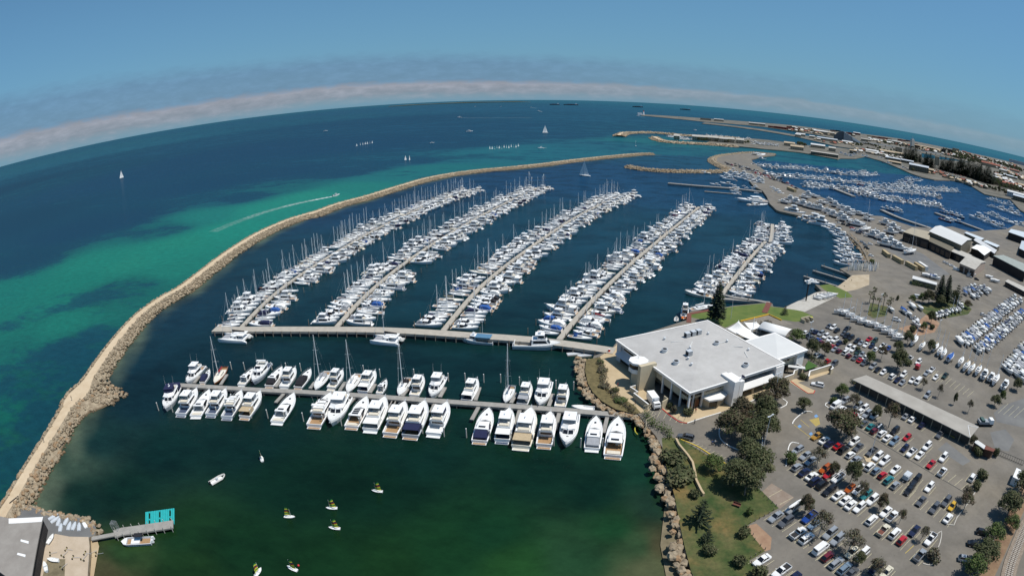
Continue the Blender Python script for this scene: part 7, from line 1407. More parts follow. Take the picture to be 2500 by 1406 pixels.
pontoon('timber_jetty',[(2152,514),(2200,535),(2275,560)],2.6,'long timber jetty reaching out from behind the big boat shed',2.0,M_JETG,'jetty')
pontoon('timber_jetty',[(2283,521),(2330,538),(2400,564)],2.6,'timber jetty with fishing boats, towards the eastern basin',2.0,M_JETG,'jetty')
pontoon('timber_pier',[(1631,449),(1700,455),(1790,462),(1860,470)],2.6,'long timber pier reaching into the marina entrance',2.0,M_JETG,'jetty')
pontoon('pontoon',[(1720,467),(1790,473)],1.3,'low pontoon with a small white launch beside the timber pier')
pontoon('jetty',[(1757,731),(1810,735),(1880,741)],1.2,'low walkway with white railings at the foot of the innermost pier',1.6,M_JETG,'jetty')
for pts,lab in((((1782,742),(2115,852)),'upper of the three boat ramp walkways, beside the racked dinghies'),(((1690,795),(2150,935)),'middle of the three boat ramp walkways'),(((1592,855),(2070,1000)),'lower of the three boat ramp walkways, beside the small lawn')):
 pontoon('ramp_walkway',[(K[0][0]+x/K[1],K[0][1]+y/K[1])for x,y in pts],.7,lab,1.3,M_JETG,'walkway')
row(K,[(1680,930)],'moored_cruiser',[('small white cruiser',one(runabout(8.5)))],'motor boat',G_S,'boat at the end of the boat ramp quay',0,(60,10),(1,1.05))
A,B_ = survey(1250+1405/3.348,460+860/3.348),survey(1250+1640/3.348,460+900/3.348); place('motor_yacht',datas(express_cruiser(L=(B_-A).length*.95,roof=True,hullm=M_CREAM)),(A+B_)/2,head(B_,A),'large cream and white motor yacht moored at the foot of the innermost pier','motor boat')
A,B_ = survey(1250+1470/3.348,460+1000/3.348),survey(1250+1625/3.348,460+975/3.348); place('sailing_yacht',datas(yacht(L=13,boom='white',mast=20)),(A+B_)/2,head(A,B_),'white yacht with tall mast alongside the red boardwalk of the harbour lawn','yacht')
A,B_ = survey(1250+1405/3.348,460+1090/3.348),survey(1250+1415/3.348,460+975/3.348); place('rescue_boat',datas(flybridge_cruiser(L=11,aft='white',hard=True)),(A+B_)/2,head(A,B_),'white cruiser with two orange rafts aft at the corner of the boardwalk','motor boat')
of = MB()
for sd in(-1,1):of.loft([[Vector((x,sd*.75+.6*w*math.cos(a),.3+.3*w*math.sin(a)))for a in[i*1.047 for i in range(6)]]for x,w in((-.9,.3),(-.6,1),(.6,1),(.9,.3))],mat('orange_rubber',(.65,.17,.02),.6))
q = A.lerp(B_,.12); tag(of.build('life_rafts',None,(q.x,q.y,.65),head(A,B_)),'two orange inflatables on the stern of the cruiser by the boardwalk','raft')
def rib(L=4.5):
 b = MB()
 for sd in(-1,1):b.loft([[Vector((x,sd*y+.24*math.cos(a),.35+z+.24*math.sin(a)))for a in[i*1.047 for i in range(6)]]for x,y,z in((-L/2,L*.17,0),(L*.2,L*.18,0),(L*.42,L*.08,.15),(L/2,.02,.25))],M_TAN)
 b.box(-L*.45,L*.3,-L*.15,L*.15,.1,.22,M_DECK); b.box(-L*.08,L*.02,-.3,.3,.2,.9,M_LGREY); b.box(-L/2-.2,-L/2+.15,-.2,.2,.3,1.0,M_BLACK); return b
p = survey(1250+1342/3.348,460+1075/3.348); tag(rib().build('inflatable_boat',None,p,head(A,B_)),'pale inflatable boat beside the cruiser with the orange rafts','boat')
# buildings of the yard and the fishing harbour
def shed(name,q,z,hgt,roofm,wallm,label,ridge=None,rise=0.0,over=.4,cat='building',doors=0,parts=True):
 """q: four ground-plan corners; wall prism and a pitched or flat roof; ridge runs between the mid points of sides 0-1 and 2-3 (ridge=0) or 1-2 and 3-0."""
 o = empty(name,(0,0,0),0,label,cat); Q = [Vector((p[0],p[1]))for p in q]; w = MB(); w.prism([(p.x,p.y)for p in Q],z-.3,z+hgt,wallm)
 c = sum(Q,Vector((0,0)))/4; E_ = [c+(p-c)*(1+over/(p-c).length)for p in Q]; rf_ = MB()
 if rise>0:
  i = 0 if ridge==0 else 1; a,b_ = (E_[i]+E_[i+1])/2,(E_[(i+2)%4]+E_[(i+3)%4])/2; zr = z+hgt+rise; V3 = lambda p,zz:Vector((p.x,p.y,zz)); z0 = z+hgt
  rf_.face([V3(E_[i],z0),V3(a,zr),V3(b_,zr),V3(E_[(i+3)%4],z0)],roofm); rf_.face([V3(E_[i+1],z0),V3(E_[(i+2)%4],z0),V3(b_,zr),V3(a,zr)],roofm)
  w.face([V3(Q[i],z0-.02),V3(Q[i+1],z0-.02),V3((Q[i]+Q[i+1])/2,zr-.1)],wallm); w.face([V3(Q[(i+2)%4],z0-.02),V3(Q[(i+3)%4],z0-.02),V3((Q[(i+2)%4]+Q[(i+3)%4])/2,zr-.1)],wallm)
  o_ = rf_.build('roof',o); md = o_.modifiers.new('t','SOLIDIFY'); md.thickness = .18
 else:rf_.prism([(p.x,p.y)for p in E_],z+hgt+.003,z+hgt+.35,roofm); rf_.build('roof',o)
 w.build('wall',o)
 for k in range(doors):
  a,b_ = Q[0],Q[1]; d = (b_-a)/doors; n_ = Vector((d.y,-d.x)).normalized(); n_ = n_ if n_.dot(c-a)<0 else-n_; s_,e_ = a+d*(k+.15)+n_*.04,a+d*(k+.85)+n_*.04
  g = MB(); g.face([(s_.x,s_.y,z+.05),(e_.x,e_.y,z+.05),(e_.x,e_.y,z+hgt*.72),(s_.x,s_.y,z+hgt*.72)],M_DKGL); g.build('door',o)
 return o
R1 = ((2150,540),7.03)
def at(crop,pts,z):return[(p.x,p.y)for p in px(pts,z,crop[0],crop[1])]
M_DKW,M_OLV = mat('dark_cladding',(.035,.03,.028),.9,var=.2,scale=.3),mat('olive_cladding',(.14,.125,.09),.9,var=.1,scale=.3)
shed('boat_shed',at(R1,[(840,175),(1385,410),(1560,310),(1030,75)],ZL+10),ZL,10,M_ROOFW,M_OLV,'tall boat shed with a large white roof and dark openings',1,1.6,.6)
shed('boat_shed',at(R1,[(390,190),(830,330),(850,190),(540,120)],ZL+7),ZL,7,mat('tan_flat_roof',(.30,.26,.19),.9,scale=.3,world_co=True,col2=(.36,.32,.25)),M_DKW,'dark-walled boat shed with flat tan roof, left of the white-roofed shed',doors=3)
shed('boat_shed',at(R1,[(790,330),(1195,520),(1260,450),(850,260)],ZL+6),ZL,6,M_OLV,M_DKW,'dark lean-to front of the big boat shed',doors=5)
shed('boat_shed',at(R1,[(1190,515),(1470,630),(1560,590),(1250,460)],ZL+5),ZL,5,M_CONC,M_DKW,'low flat-roofed wing between the big boat shed and the hip-roofed office',doors=3)
shed('yard_office',at(R1,[(1360,720),(1620,830),(1800,700),(1550,595)],ZL+5.5),ZL,5.5,M_CONC,mat('pinkish_wall',(.42,.33,.27),.9,scale=.4),'hip-roofed yard office with pale roof and glass front',1,2.0,.8,doors=3)
shed('canopy_shed',at(R1,[(1560,460),(1780,585),(1900,500),(1650,400)],ZL+4.5),ZL,4.5,M_SAIL,M_DKW,'low white membrane-roofed shed behind the big boat shed',0,1.2)
shed('storage_shed',at(R1,[(1600,330),(1950,560),(1990,500),(1640,290)],ZL+4),ZL,4,M_GREYP,M_OLV,'pale narrow lean-to roof along the back of the big boat shed')
shed('storage_shed',at(R1,[(1440,205),(1720,330),(1770,300),(1480,190)],ZL+4),ZL,4,M_GEL,M_OLV,'long narrow white shed behind the boat shed, first of two')
shed('storage_shed',at(R1,[(1765,355),(1990,450),(2040,425),(1820,335)],ZL+4),ZL,4,M_GEL,M_OLV,'long narrow white shed behind the boat shed, second of two')
shed('warehouse',at(R1,[(1940,600),(2480,880),(2520,760),(2110,590)],ZL+7),ZL,7,mat('grey_green_roof',(.24,.27,.25),.8,scale=.3,world_co=True,col2=(.32,.35,.33)),M_DKW,'long dark warehouse with grey-green roof at the right edge')
shed('warehouse',at(R1,[(2195,190),(2480,290),(2500,200),(2240,140)],ZL+7),ZL,7,M_GEL,M_DKW,'white-roofed warehouse by the eastern basin at the right edge')
shed('warehouse',at(R1,[(2380,470),(2500,530),(2520,360),(2420,340)],ZL+6),ZL,6,M_LGREY,M_DKW,'grey-roofed warehouse at the right edge beyond the long dark one')
shed('storage_shed',at(R1,[(2140,1040),(2480,1220),(2500,1150),(2190,1010)],ZL+3),ZL,3,M_CONC,M_DKW,'row of dark lock-ups with flat concrete roof at the right edge of the yard',doors=9)
shed('yard_shelter',at(R1,[(550,995),(950,1100),(960,1060),(560,945)],ZL+3),ZL,3,M_ROOFW,M_OLV,'narrow white-roofed shelter behind the hedge in the boat yard')
M_CONT = mat('tan_container_paint',(.40,.31,.17),.7,var=.08,scale=1)
M_CONTW = mat('white_container_paint',(.70,.69,.66),.7,var=.05,scale=1)
ctm = {}
for key,m in(('tan',M_CONT),('white',M_CONTW)):
 b = MB(); b.box(-6.1,6.1,-1.22,1.22,.1,2.75,m)
 for k in range(24):
  x = -5.9+k*.51
  for sd in(-1,1):b.box(x,x+.25,sd*1.25-.03,sd*1.25+.03,.2,2.65,m)
 ctm[key] = b.data('container')
for n,(x0,y0,x1,y1,k,lab)in enumerate(((20,500,170,620,'tan','tan shipping container at the far end of the line beside the stored yachts'),(190,600,400,720,'tan','tan shipping container in the middle of the line beside the stored yachts'),(410,700,650,830,'tan','tan shipping container at the near end of the line, beside a second file'),(560,715,770,850,'tan','tan shipping container in the middle of the three side by side'),(620,700,830,840,'white','white shipping container at the end of the line'))):
 A,B_ = survey(2150+x0/7.03,540+y0/7.03,ZL+1.4),survey(2150+x1/7.03,540+y1/7.03,ZL+1.4); p = (A+B_)/2; tag(put('shipping_container',ctm[k],None,(p.x,p.y,ZL),head(A,B_)),lab,'container','containers in the yard')
A,B_ = survey(1720+1180/5.857,350+640/5.857,ZL+1.4),survey(1720+1310/5.857,350+690/5.857,ZL+1.4); p = (A+B_)/2; o = tag(put('shipping_container',ctm['tan'],None,(p.x,p.y,ZL),head(A,B_)),'long pale yellow container on the strip between the marina and fishing harbour','container'); o.scale = (1.5,1.3,1.2)
cr = MB(); cr.tube((0,0,-1),(0,0,9),.35,M_BLACK,n=8); cr.box(-1.5,6,-.3,.3,9,9.6,M_GEL); cr.box(-1.2,1.2,-.6,.6,8.6,10.2,M_GEL); p = s4(2170,120,ZL); tag(cr.build('jib_crane',None,p,R(20)),'jib crane with black post and white arm on the concrete quay','crane')
# FAR TOWN, PORT AND OPEN SEA
r5 = random.Random(77)
F6,F5 = ((1920,290),4.31),((1490,270),5.435)
M_TILE = mat('terracotta_roof',(.26,.085,.055),.9,var=.2,scale=.1); M_BRK = mat('limestone_wall',(.40,.32,.22),.9,var=.1,scale=.1); M_REDC = mat('red_container_paint',(.22,.035,.03),.8,var=.25,scale=.05)
def block(x,y,wpx,dep,h,crop,roofm,wallm,label,name='town_building',rise=0,yaw=None,win=True):
 """a building whose front is wpx crop pixels wide at (x, y); dep, h in metres"""
 a,b_ = survey(crop[0][0]+(x-wpx/2)/crop[1],crop[0][1]+(y-wpx*.14)/crop[1],ZL),survey(crop[0][0]+(x+wpx/2)/crop[1],crop[0][1]+(y+wpx*.14)/crop[1],ZL); c = survey(crop[0][0]+x/crop[1],crop[0][1]+y/crop[1],ZL)
 L = min((b_-a).length,wpx/crop[1]/1400*c.length*1.3); e = Vector((c.y,-c.x)).normalized()if yaw is None else Vector((math.cos(yaw),math.sin(yaw))); n_ = Vector((c.x,c.y)).normalized()if yaw is None else Vector((-e.y,e.x)); q0 = Vector((c.x,c.y))
 q = [q0-e*L/2,q0+e*L/2,q0+e*L/2+n_*dep,q0-e*L/2+n_*dep]; o = shed(name,[(p.x,p.y)for p in q],ZL+.02,h,roofm,wallm,label,1,rise,.5)
 if win and h>5:
  g = MB(); nf = max(1,int(h/3.4)); nw = max(2,int(L/5))
  for f in range(nf):
   for k in range(nw):
    s_ = q[0]+e*L*(k+.25)/nw-n_*.05; t_ = q[0]+e*L*(k+.75)/nw-n_*.05; z = ZL+f*h/nf; g.face([(s_.x,s_.y,z+1),(t_.x,t_.y,z+1),(t_.x,t_.y,z+2.4),(s_.x,s_.y,z+2.4)],M_DKGL)
  g.build('window',o)['kind'] = 'stuff'
 return o
for t in((150,185,75,40,9,M_ROOFW,M_BRK,'white-roofed shed on the south mole, second from the maritime museum',3),(268,205,45,25,8,M_ROOFW,M_BRK,'small white-roofed shed on the south mole',2),(430,235,170,30,9,M_LGREY,M_BRK,'long pale wharf shed left of the sail-shaped museum',3),(360,160,120,60,14,M_ROOFW,M_BRK,'long white port shed behind the channel',4),(460,180,70,60,16,M_CONC,M_BRK,'grey port shed beside the sail-shaped museum',3),(640,265,90,40,8,M_ROOFW,M_BRK,'white-roofed hall at the foot of the museum',3),(740,170,60,80,14,M_ROOFW,M_REDC,'white and red port building behind the museum',3),(900,360,110,30,7,M_ROOFW,M_BRK,'long white fish market roof by the fishing harbour',3),(950,385,190,30,6,M_CONC,M_BRK,'long grey fish market shed by the fishing harbour',2),(1060,375,130,30,9,M_BRK,M_BRK,'long limestone warehouse beside the pines',4),(1160,385,110,30,8,M_BRK,M_BRK,'limestone warehouse below the first pines',3),(1180,350,60,20,18,M_CONC,M_BRK,'tall cream building left of the first pines',0),(1130,260,110,60,14,M_ROOFW,M_BRK,'white port building in front of the container stacks',2),(1120,440,130,30,6,M_LGREY,M_OLV,'grey-roofed harbour restaurant over the water, left',2),(1140,480,110,25,5,M_BRK,M_OLV,'tan-roofed harbour restaurant over the water',2),(1270,470,110,35,7,M_LGREY,M_OLV,'blue-grey roofed restaurant behind the harbour',2),(1390,560,170,35,13,M_LGREY,M_OLV,'large grey glass-fronted harbour restaurant',3),(1490,570,100,35,8,M_BRK,M_OLV,'tan-roofed building beside the glass-fronted restaurant',2),(1580,490,40,18,26,M_BRK,M_BRK,'tall thin cream building between the pines',0),(1500,325,260,60,12,M_BRK,M_DKW,'long tan shed of the port behind the pines',3),(1780,350,60,25,26,M_BRK,M_BRK,'tower block behind the pines, tan',0),(1720,365,40,25,24,M_DKW,M_DKW,'dark tower block behind the pines',0),(1650,365,40,25,24,M_DKW,M_DKW,'dark block left of the tan tower behind the pines',0),(2150,510,170,35,14,M_TILE,M_BRK,'large building with red tiled roof at the far right',6),(2440,480,170,30,30,M_GEL,M_LGREY,'white multi-storey block at the far right edge',0),(2250,650,150,45,7,M_ROOFW,M_BRK,'low white-roofed building right of the pines',2),(2340,620,160,45,7,M_GEL,M_BRK,'long white roof in the town at the far right',2),(2330,720,120,30,9,M_TILE,M_BRK,'brick building among trees at the far right',3),(2480,740,90,30,10,M_BRK,M_TILE,'orange brick building at the far right edge',3),(2420,840,200,40,10,M_ROOFW,M_LGREY,'long white warehouse beside the eastern basin',2),(2480,880,200,40,9,M_LGREY,M_OLV,'grey warehouse beside the eastern basin',2),(2280,560,70,25,8,M_ROOFW,M_BRK,'white town roof below the red-roofed building',2),(2400,560,90,25,8,M_TILE,M_BRK,'red town roof below the white block',3),(1870,365,40,25,14,M_TILE,M_BRK,'red-roofed house on the far shore, first of the terrace',4),(1920,385,40,25,14,M_TILE,M_BRK,'red-roofed house on the far shore, second of the terrace',4),(2010,410,40,25,14,M_TILE,M_BRK,'red-roofed house on the far shore, third of the terrace',4),(820,240,60,60,12,M_CONC,M_BRK,'grey port shed right of the museum',2),(700,370,60,25,9,M_BRK,M_OLV,'boat-lifter shed at the fish wharf',2),(400,395,230,28,7,M_CONC,M_OLV,'long flat-roofed fish wharf shed on the water',1),(110,330,110,28,8,M_BRK,M_BRK,'tan gabled shed at the sailing base',3),(330,310,120,30,8,M_ROOFW,M_BRK,'rounded white shed at the sailing base',3),(480,345,60,25,9,M_CONC,M_BRK,'domed grey shed at the sailing base',3),(30,290,90,28,8,M_BRK,M_BRK,'cream shed at the sailing base',3)):
 block(*t[:5],F6,t[5],t[6],t[7],rise=t[8])
for n,(x,y,w,lab)in enumerate(((1130,395,70,'first'),(1210,400,70,'second'),(1300,405,70,'third'),(1390,412,70,'fourth'),(1500,425,90,'fifth'),(1600,430,70,'sixth'),(1720,440,80,'seventh'),(880,388,60,'boat-end'))):block(x,y,w,16,9,F5,M_CONC,M_BRK,f'grey-roofed marina apartment block on the far spit, {lab} of the row','apartment_building',4)
for x,y,w,h,m,lab in((1440,145,100,12,M_ROOFW,'long white shed on the north mole'),(1900,195,100,12,M_ROOFW,'white shed on the north mole, nearest the containers'),(2010,205,70,12,M_ROOFW,'white shed on the north mole beside the containers'),(1265,130,110,9,M_DKW,'dark row of sheds on the north mole'),(2490,350,60,9,M_ROOFW,'white shed at the root of the south mole')):block(x,y,w,35,h,F5,m,M_BRK,lab,rise=2)
cs = MB(); cs.box(-20,20,-6,6,0,11,M_REDC); csd = [cs.data('container_stack')]
for m in(M_TILE,M_DKW,M_CONT):b = MB(); b.box(-20,20,-6,6,0,9,m); csd.append(b.data('container_stack'))
n = 0
for a,b_,k in(((2120,225),(2480,275),9),):
 for x,y in between(a,b_,k):p = survey(1490+x/5.435,270+y/5.435,ZL); n+=1; tag(put('container_stack',r5.choice(csd[:2]),None,p,-.5),f'stack of red shipping containers on the far wharf, {ordw(n)} from the seaward end','containers','container stacks on the far wharf')
for a,b_,k in(((20,95),(260,135),8),((470,130),(560,140),3),((640,160),(720,170),3),((860,190),(1000,210),5),((1030,215),(1100,220),3),((1180,235),(1290,240),5),((1350,275),(1380,285),2)):
 for x,y in between(a,b_,k,3):p = survey(1920+x/4.31,290+y/4.31,ZL); n+=1; tag(put('container_stack',r5.choice(csd),None,p,-.5),f'stack of shipping containers on the far wharf, {ordw(n)} from the seaward end','containers','container stacks on the far wharf')
mu = empty('museum',(0,0,0),0,'grey sail-shaped maritime museum with curved shell roofs on the far wharf','building')
c = survey(1920+620/4.31,290+235/4.31,ZL); e = Vector((c.y,-c.x,0)).normalized(); n_ = Vector((c.x,c.y,0)).normalized(); mpx = c.length/1400/4.31; M_SHELL = mat('museum_shell',(.10,.11,.125),.5,var=.1,scale=.05)
def P3(x,z,d=0):return c+e*(x-620)*mpx+n_*d+Vector((0,0,z*mpx))
b = MB(); b.loft([[P3(490+120*i/8,95*math.sin(math.pi*min(1,.12+.5*i/8))*(1 if i<8 else 1),d)for i in range(9)]+[P3(640,60,d),P3(640,0,d),P3(490,0,d)]for d in(0,45)],M_SHELL); b.build('shell_roof',mu)
b = MB(); b.loft([[P3(600,90,d),P3(640,75,d),P3(720,40,d),P3(790,5,d),P3(790,0,d),P3(600,0,d)]for d in(-8,30)],M_GREYH); b.build('sloping_roof',mu)
b = MB(); b.loft([[P3(690,55,d),P3(800,8,d),P3(770,0,d),P3(700,25,d)]for d in(-14,-9)],M_GEL); b.build('white_wing',mu)
tw_ = empty('signal_tower',(0,0,0),0,'pale concrete signal tower with a mast on top, behind the tall pines','tower'); c = survey(1920+1322/4.31,290+310/4.31,ZL); k = c.length/1400/4.31; b = MB(); b.box(-20*k,20*k,-8,8,0,85*k,mat('pale_tower_concrete',(.52,.50,.45),.8)); b.build('shaft',tw_,c); b = MB(); b.box(-12*k,12*k,-6,6,85*k,95*k,M_LGREY); b.tube((0,0,95*k),(0,0,120*k),.8,M_LGREY,n=5); b.build('cabin',tw_,c)
b = MB(); L = [p.to_2d()for p in px([(2105,352),(2150,358),(2205,366),(2260,375),(2300,381)],ZL)]; ribbon(b,L,8,9,11,M_GREYH)
for p,d in along(L,10,45):b.box(p.x-1.2,p.x+1.2,p.y-1.2,p.y+1.2,0,9,M_CONC)
tag(b.build('road_bridge'),'long low grey road viaduct running behind the far town','bridge')
lt = MB(); lt.tube((0,0,0),(0,0,22),6,M_GEL,4,10); lt.tube((0,0,22),(0,0,30),4,mat('red_light_paint',(.4,.04,.03),.6),3,10); lt.box(-40,-12,-10,10,0,14,M_GEL); p = survey(1571,281.5,2); tag(lt.build('harbour_light',None,p),'small white and red light tower at the tip of the north mole','lighthouse')
PN = [norfolk(41,15,3.4,13,.05,8)[k]for k in(0,1)]; PN2 = [norfolk(42,15,4.2,12,.05,8)[k]for k in(0,1)]; pmm = []
def fuse(D):
 b = MB()
 for nme,me in D:
  k = len(b.v); b.v+=[tuple(v.co)for v in me.vertices]
  for f in me.polygons:b.f.append(tuple(k+i for i in f.vertices)); b.m.append(b.mi(me.materials[f.material_index]))
 return b.data('pine')
pmm = [fuse(PN),fuse(PN2)]; n = 0
for a,b_,k,hp in(((1235,435),(1370,455),9,150),((1390,450),(1420,470),3,90),((1440,490),(1545,525),8,140),((1615,530),(1650,545),3,130),((1660,550),(1760,575),7,150),((1780,580),(1930,620),10,170),((1940,625),(2150,690),13,170),((2165,690),(2180,690),2,130)):
 for x,y in between(a,b_,k,4):
  p = survey(1920+x/4.31,290+y/4.31,ZL); h = hp*r5.uniform(.8,1.08)/4.31/1400*p.length; n+=1; o = tag(put('norfolk_pine',r5.choice(pmm),None,p,r5.uniform(0,6)),f'tall dark Norfolk pine in the far quay row, {ordw(n)} from its seaward end','tree','tall pines along the far quay'); o.scale = (h/15*1.35,h/15*1.35,h/15)
TT = [fuse(TP['dark'][0]),fuse(TP['brown'][0]),fuse(TP['green'][0])]
def treebelt(name,spots,lab=None):
 return join_copies(name,[(Vector((p.x,p.y)),r5.uniform(0,6),s,r5.choice(TT),ZL-.5)for p,s in spots])
sp = []
for a,b_,k,s in(((1800,390),(2080,470),34,2.2),((1750,410),(2060,480),30,2.0),((2190,700),(2420,760),26,1.5),((2250,480),(2480,560),30,2.2),((2180,580),(2480,640),20,1.6),((1640,330),(2000,420),40,2.2),((1000,260),(1800,380),40,1.8),((2050,420),(2490,560),50,2.2),((2180,660),(2490,780),40,1.5),((850,330),(1250,400),26,1.3),((840,260),(990,330),12,1.7),((1000,340),(1200,350),10,1.3),((1000,400),(1200,405),8,1.2),((100,285),(200,295),6,1.6),((700,280),(830,290),8,1.4),((2100,720),(2330,800),16,1.3),((1290,520),(1340,560),6,1.0),((1700,620),(2000,700),14,1.0)):
 for x,y in between(a,b_,k,12):sp.append((survey(1920+x/4.31,290+y/4.31,ZL),s*r5.uniform(.7,1.2)))
treebelt('far_town_trees',sp)
sp = [(survey(1490+x/5.435,270+y/5.435,ZL),r5.uniform(.8,1.4))for x,y in between((1150,400),(1850,440),18,8)]; treebelt('spit_trees',sp)
hs_ = []
for kx,m,wm in((0,M_TILE,M_BRK),(1,M_ROOFW,M_BRK),(2,M_CONC,M_OLV),(3,M_BRK,M_BRK)):
 b = MB(); b.box(-7,7,-5,5,0,4.5,wm); b.face([(-7.5,-5.5,4.5),(7.5,-5.5,4.5),(7.5,0,7),(-7.5,0,7)],m); b.face([(7.5,5.5,4.5),(-7.5,5.5,4.5),(-7.5,0,7),(7.5,0,7)],m); hs_.append(b.data('house'))
it = []
for a,b_,k,s in(((1800,370),(2450,520),60,1.6),((2150,480),(2490,640),60,1.3),((2200,600),(2490,760),40,1.1),((860,230),(1300,290),30,1.5),((1400,320),(1800,400),30,1.5),((700,330),(1200,420),20,.9),((20,110),(700,200),40,1.5),((1500,560),(2100,740),26,.8),((300,220),(700,290),14,1.0)):
 for x,y in between(a,b_,k,16):p = survey(1920+x/4.31,290+y/4.31,ZL); it.append((Vector((p.x,p.y)),r5.choice((0,.4,1.6))+r5.uniform(-.1,.1),s*r5.uniform(.7,1.4),r5.choice(hs_),ZL))
join_copies('far_town_houses',it)
it = [(survey(1490+x/5.435,270+y/5.435).to_2d(),r5.choice((.3,3.4)),r5.uniform(.8,1.3),r5.choice(FLOAT)[1])for x,y in between((760,340),(1100,400),16,14)+between((1280,340),(1850,385),26,8)]; join_copies('far_marina_boats',it)
it = [(survey(1490+x/5.435,270+y/5.435).to_2d(),r5.uniform(0,6),r5.uniform(.9,1.4),r5.choice([TRAIL[0],TRAIL[4],TRAIL[6]])[1],ZL+.9)for x,y in between((1870,430),(2230,470),26,10)+between((1870,450),(2230,490),26,8)]; join_copies('far_boat_park',it)
it = [(survey(1720+x/5.857,350+y/5.857,ZL+.6).to_2d(),r5.uniform(-.6,-.3),1.0,car_data(r5.choice((ha,su,se)),r5.choice((W_,S_,'grey',K_,RD,NV)))[5],ZL)for x,y in between((300,260),(900,480),40,26)+between((500,330),(1200,560),36,22)+between((880,470),(1320,640),16,10)+between((1900,1120),(2330,1300),7,6)]; join_copies('parked_cars_on_the_strip',it)
it = [(survey(2080+x/5.857,380+y/5.857,ZL+.6).to_2d(),r5.uniform(-.6,.6),1.0,car_data(r5.choice((ha,su,se)),r5.choice((W_,S_,'grey',K_,RD)))[5],ZL)for x,y in between((1180,210),(1650,320),44,18)]; join_copies('parked_cars_on_the_quay',it)
# open sea: island, ships, sails, wakes
isl = MB(); L = [survey(u,v+.3)for u,v in((948,253.2),(1000,249.6),(1060,246.2),(1130,244),(1200,243),(1260,242.9),(1296,243.6))]; L = [p*(17000/p.length)for p in L]; rg_ = []
for i,p in enumerate(L):
 d = p.normalized(); h = (10,26,18,34,22,30,4)[i]; rg_.append([Vector((p.x,p.y,-2)),Vector((p.x,p.y,h*.5)),p+d*150+Vector((0,0,h)),p+d*900+Vector((0,0,h)),p+d*1200+Vector((0,0,-2))])
isl.loft(rg_,mat('island_scrub',(.05,.065,.05),.9,var=.3,scale=.002,world_co=True),closed=False); isl.build('island_terrain')['kind'] = 'structure'
for u,v,w,lab in((1354,249,24,'dark cargo ship at anchor on the horizon, left of the pair'),(1394,250,36,'long dark bulk carrier on the horizon, right of the pair'),(1557,255.5,26,'pale-bridged cargo ship on the horizon beyond the north mole'),(1673,260.5,26,'dark tanker on the horizon, furthest to the right')):
 p = survey(u,v); p = p*(9000/p.length)if p.length>9000 else p; k = p.length/1400; e_ = Vector((p.y,-p.x)).normalized(); b1,b2 = MB(),MB(); W2 = w*k/2; b1.prism([(-W2,-10),(W2*.9,-10),(W2,0),(W2*.9,10),(-W2,10)],-1,2.0*k,mat('ship_hull',(.045,.03,.035),.7)); b2.box(W2*.55,W2*.8,-9,9,2*k,4.6*k,M_GEL); b2.box(-W2*.5,W2*.4,-7,7,2*k,2.5*k,M_REDC)
 place('cargo_ship',[('hull',b1.data('hull')),('superstructure',b2.data('superstructure'))],p,math.atan2(e_.y,e_.x),lab,'ship','ships on the horizon')
M_SAILC = mat('sailcloth',(.80,.80,.78),.8,var=.03)
def sailboat(L=9,mast=12,m=M_SAILC,hm=None,jib=True):
 P = [('hull',hull(L,L*.3,.8,1.05,hm or M_GEL,None,.66,.42,.7,-.35,nst=9))]; s = MB(); n_ = 6; rows = []
 for i in range(n_+1):
  u = i/n_; rows.append([Vector((.05*L-t*L*.46*(1-u)**.9,.35*math.sin(math.pi*t)*(1-u)+.25*t,1.2+(mast-1.2)*u))for t in(0,.33,.66,1)])
 s.loft(rows,m,closed=False); P.append(('mainsail',s)); k = MB(); k.tube((.06*L,0,.8),(.06*L,0,mast+.1),.06,M_ALU,.04,5); P.append(('mast',k))
 if jib:j = MB(); j.face([(.48*L,0,1.1),(.10*L,.3,1.2),(.07*L,0,mast*.86)],m); P.append(('jib',j))
 return P
WS = datas(sailboat(12,16)); WSm = one(sailboat(12,16),'sailboat'); WSs = one(sailboat(6,8.5),'sailboat')
p = survey(1427,430); place('sailing_yacht',WS,p,R(150),'white yacht under full sail leaving the marina past the breakwater','yacht').scale = (1.15,)*3
for u,v,s,a,lab in((297,435,1.05,70,'lone white sailing boat far out over the dark water'),(1331,325,1.3,200,'small yacht with bare tall mast far out beyond the breakwater'),(1552,357,.7,80,'tiny white sail off the far breakwater head'),(990,391,.45,60,'left of the two white sails close together in mid sea'),(1000,391,.45,80,'right of the two white sails close together in mid sea')):
 o = tag(put('sailing_boat',WSm,None,survey(u,v),R(a)),lab,'sailing boat'); o.scale = (s,)*3
for i,(u,v)in enumerate(((871,357),(880,355),(886,354),(892,353),(897,352),(903,351),(909,350))):o = tag(put('racing_dinghy',WSs,None,survey(u,v),R(r5.uniform(40,110))),f'small white racing sail in the left fleet, {ordw(i + 1)} from its seaward end','sailing boat','left fleet of racing dinghies'); o.scale = (.7,)*3
for i in range(13):o = tag(put('racing_dinghy',WSs,None,survey(1196+i*5.8,364-i*.5+(i%3)),R(r5.uniform(40,110))),f'small white racing sail in the right fleet, {ordw(i + 1)} from its seaward end','sailing boat','right fleet of racing dinghies'); o.scale = (.65,)*3
M_FOAM = mat('foam',(.62,.68,.68),.8,scale=.4,world_co=True,col2=(.25,.42,.44))
def wake(pts,w0,w1,z=.02,m=None):
 L = smooth_line(px(pts),6); n = len(L); b = MB(); rows = []
 for i,p in enumerate(L):
  d = (L[min(i+1,n-1)]-L[max(i-1,0)]).normalized(); w = w0+(w1-w0)*i/n; q = Vector((-d.y,d.x))*w*r5.uniform(.94,1.06); rows.append([Vector((p.x+q.x,p.y+q.y,z)),Vector((p.x-q.x,p.y-q.y,z))])
 b.loft(rows,m or M_FOAM,closed=False); b.build('wake')['kind'] = 'structure'
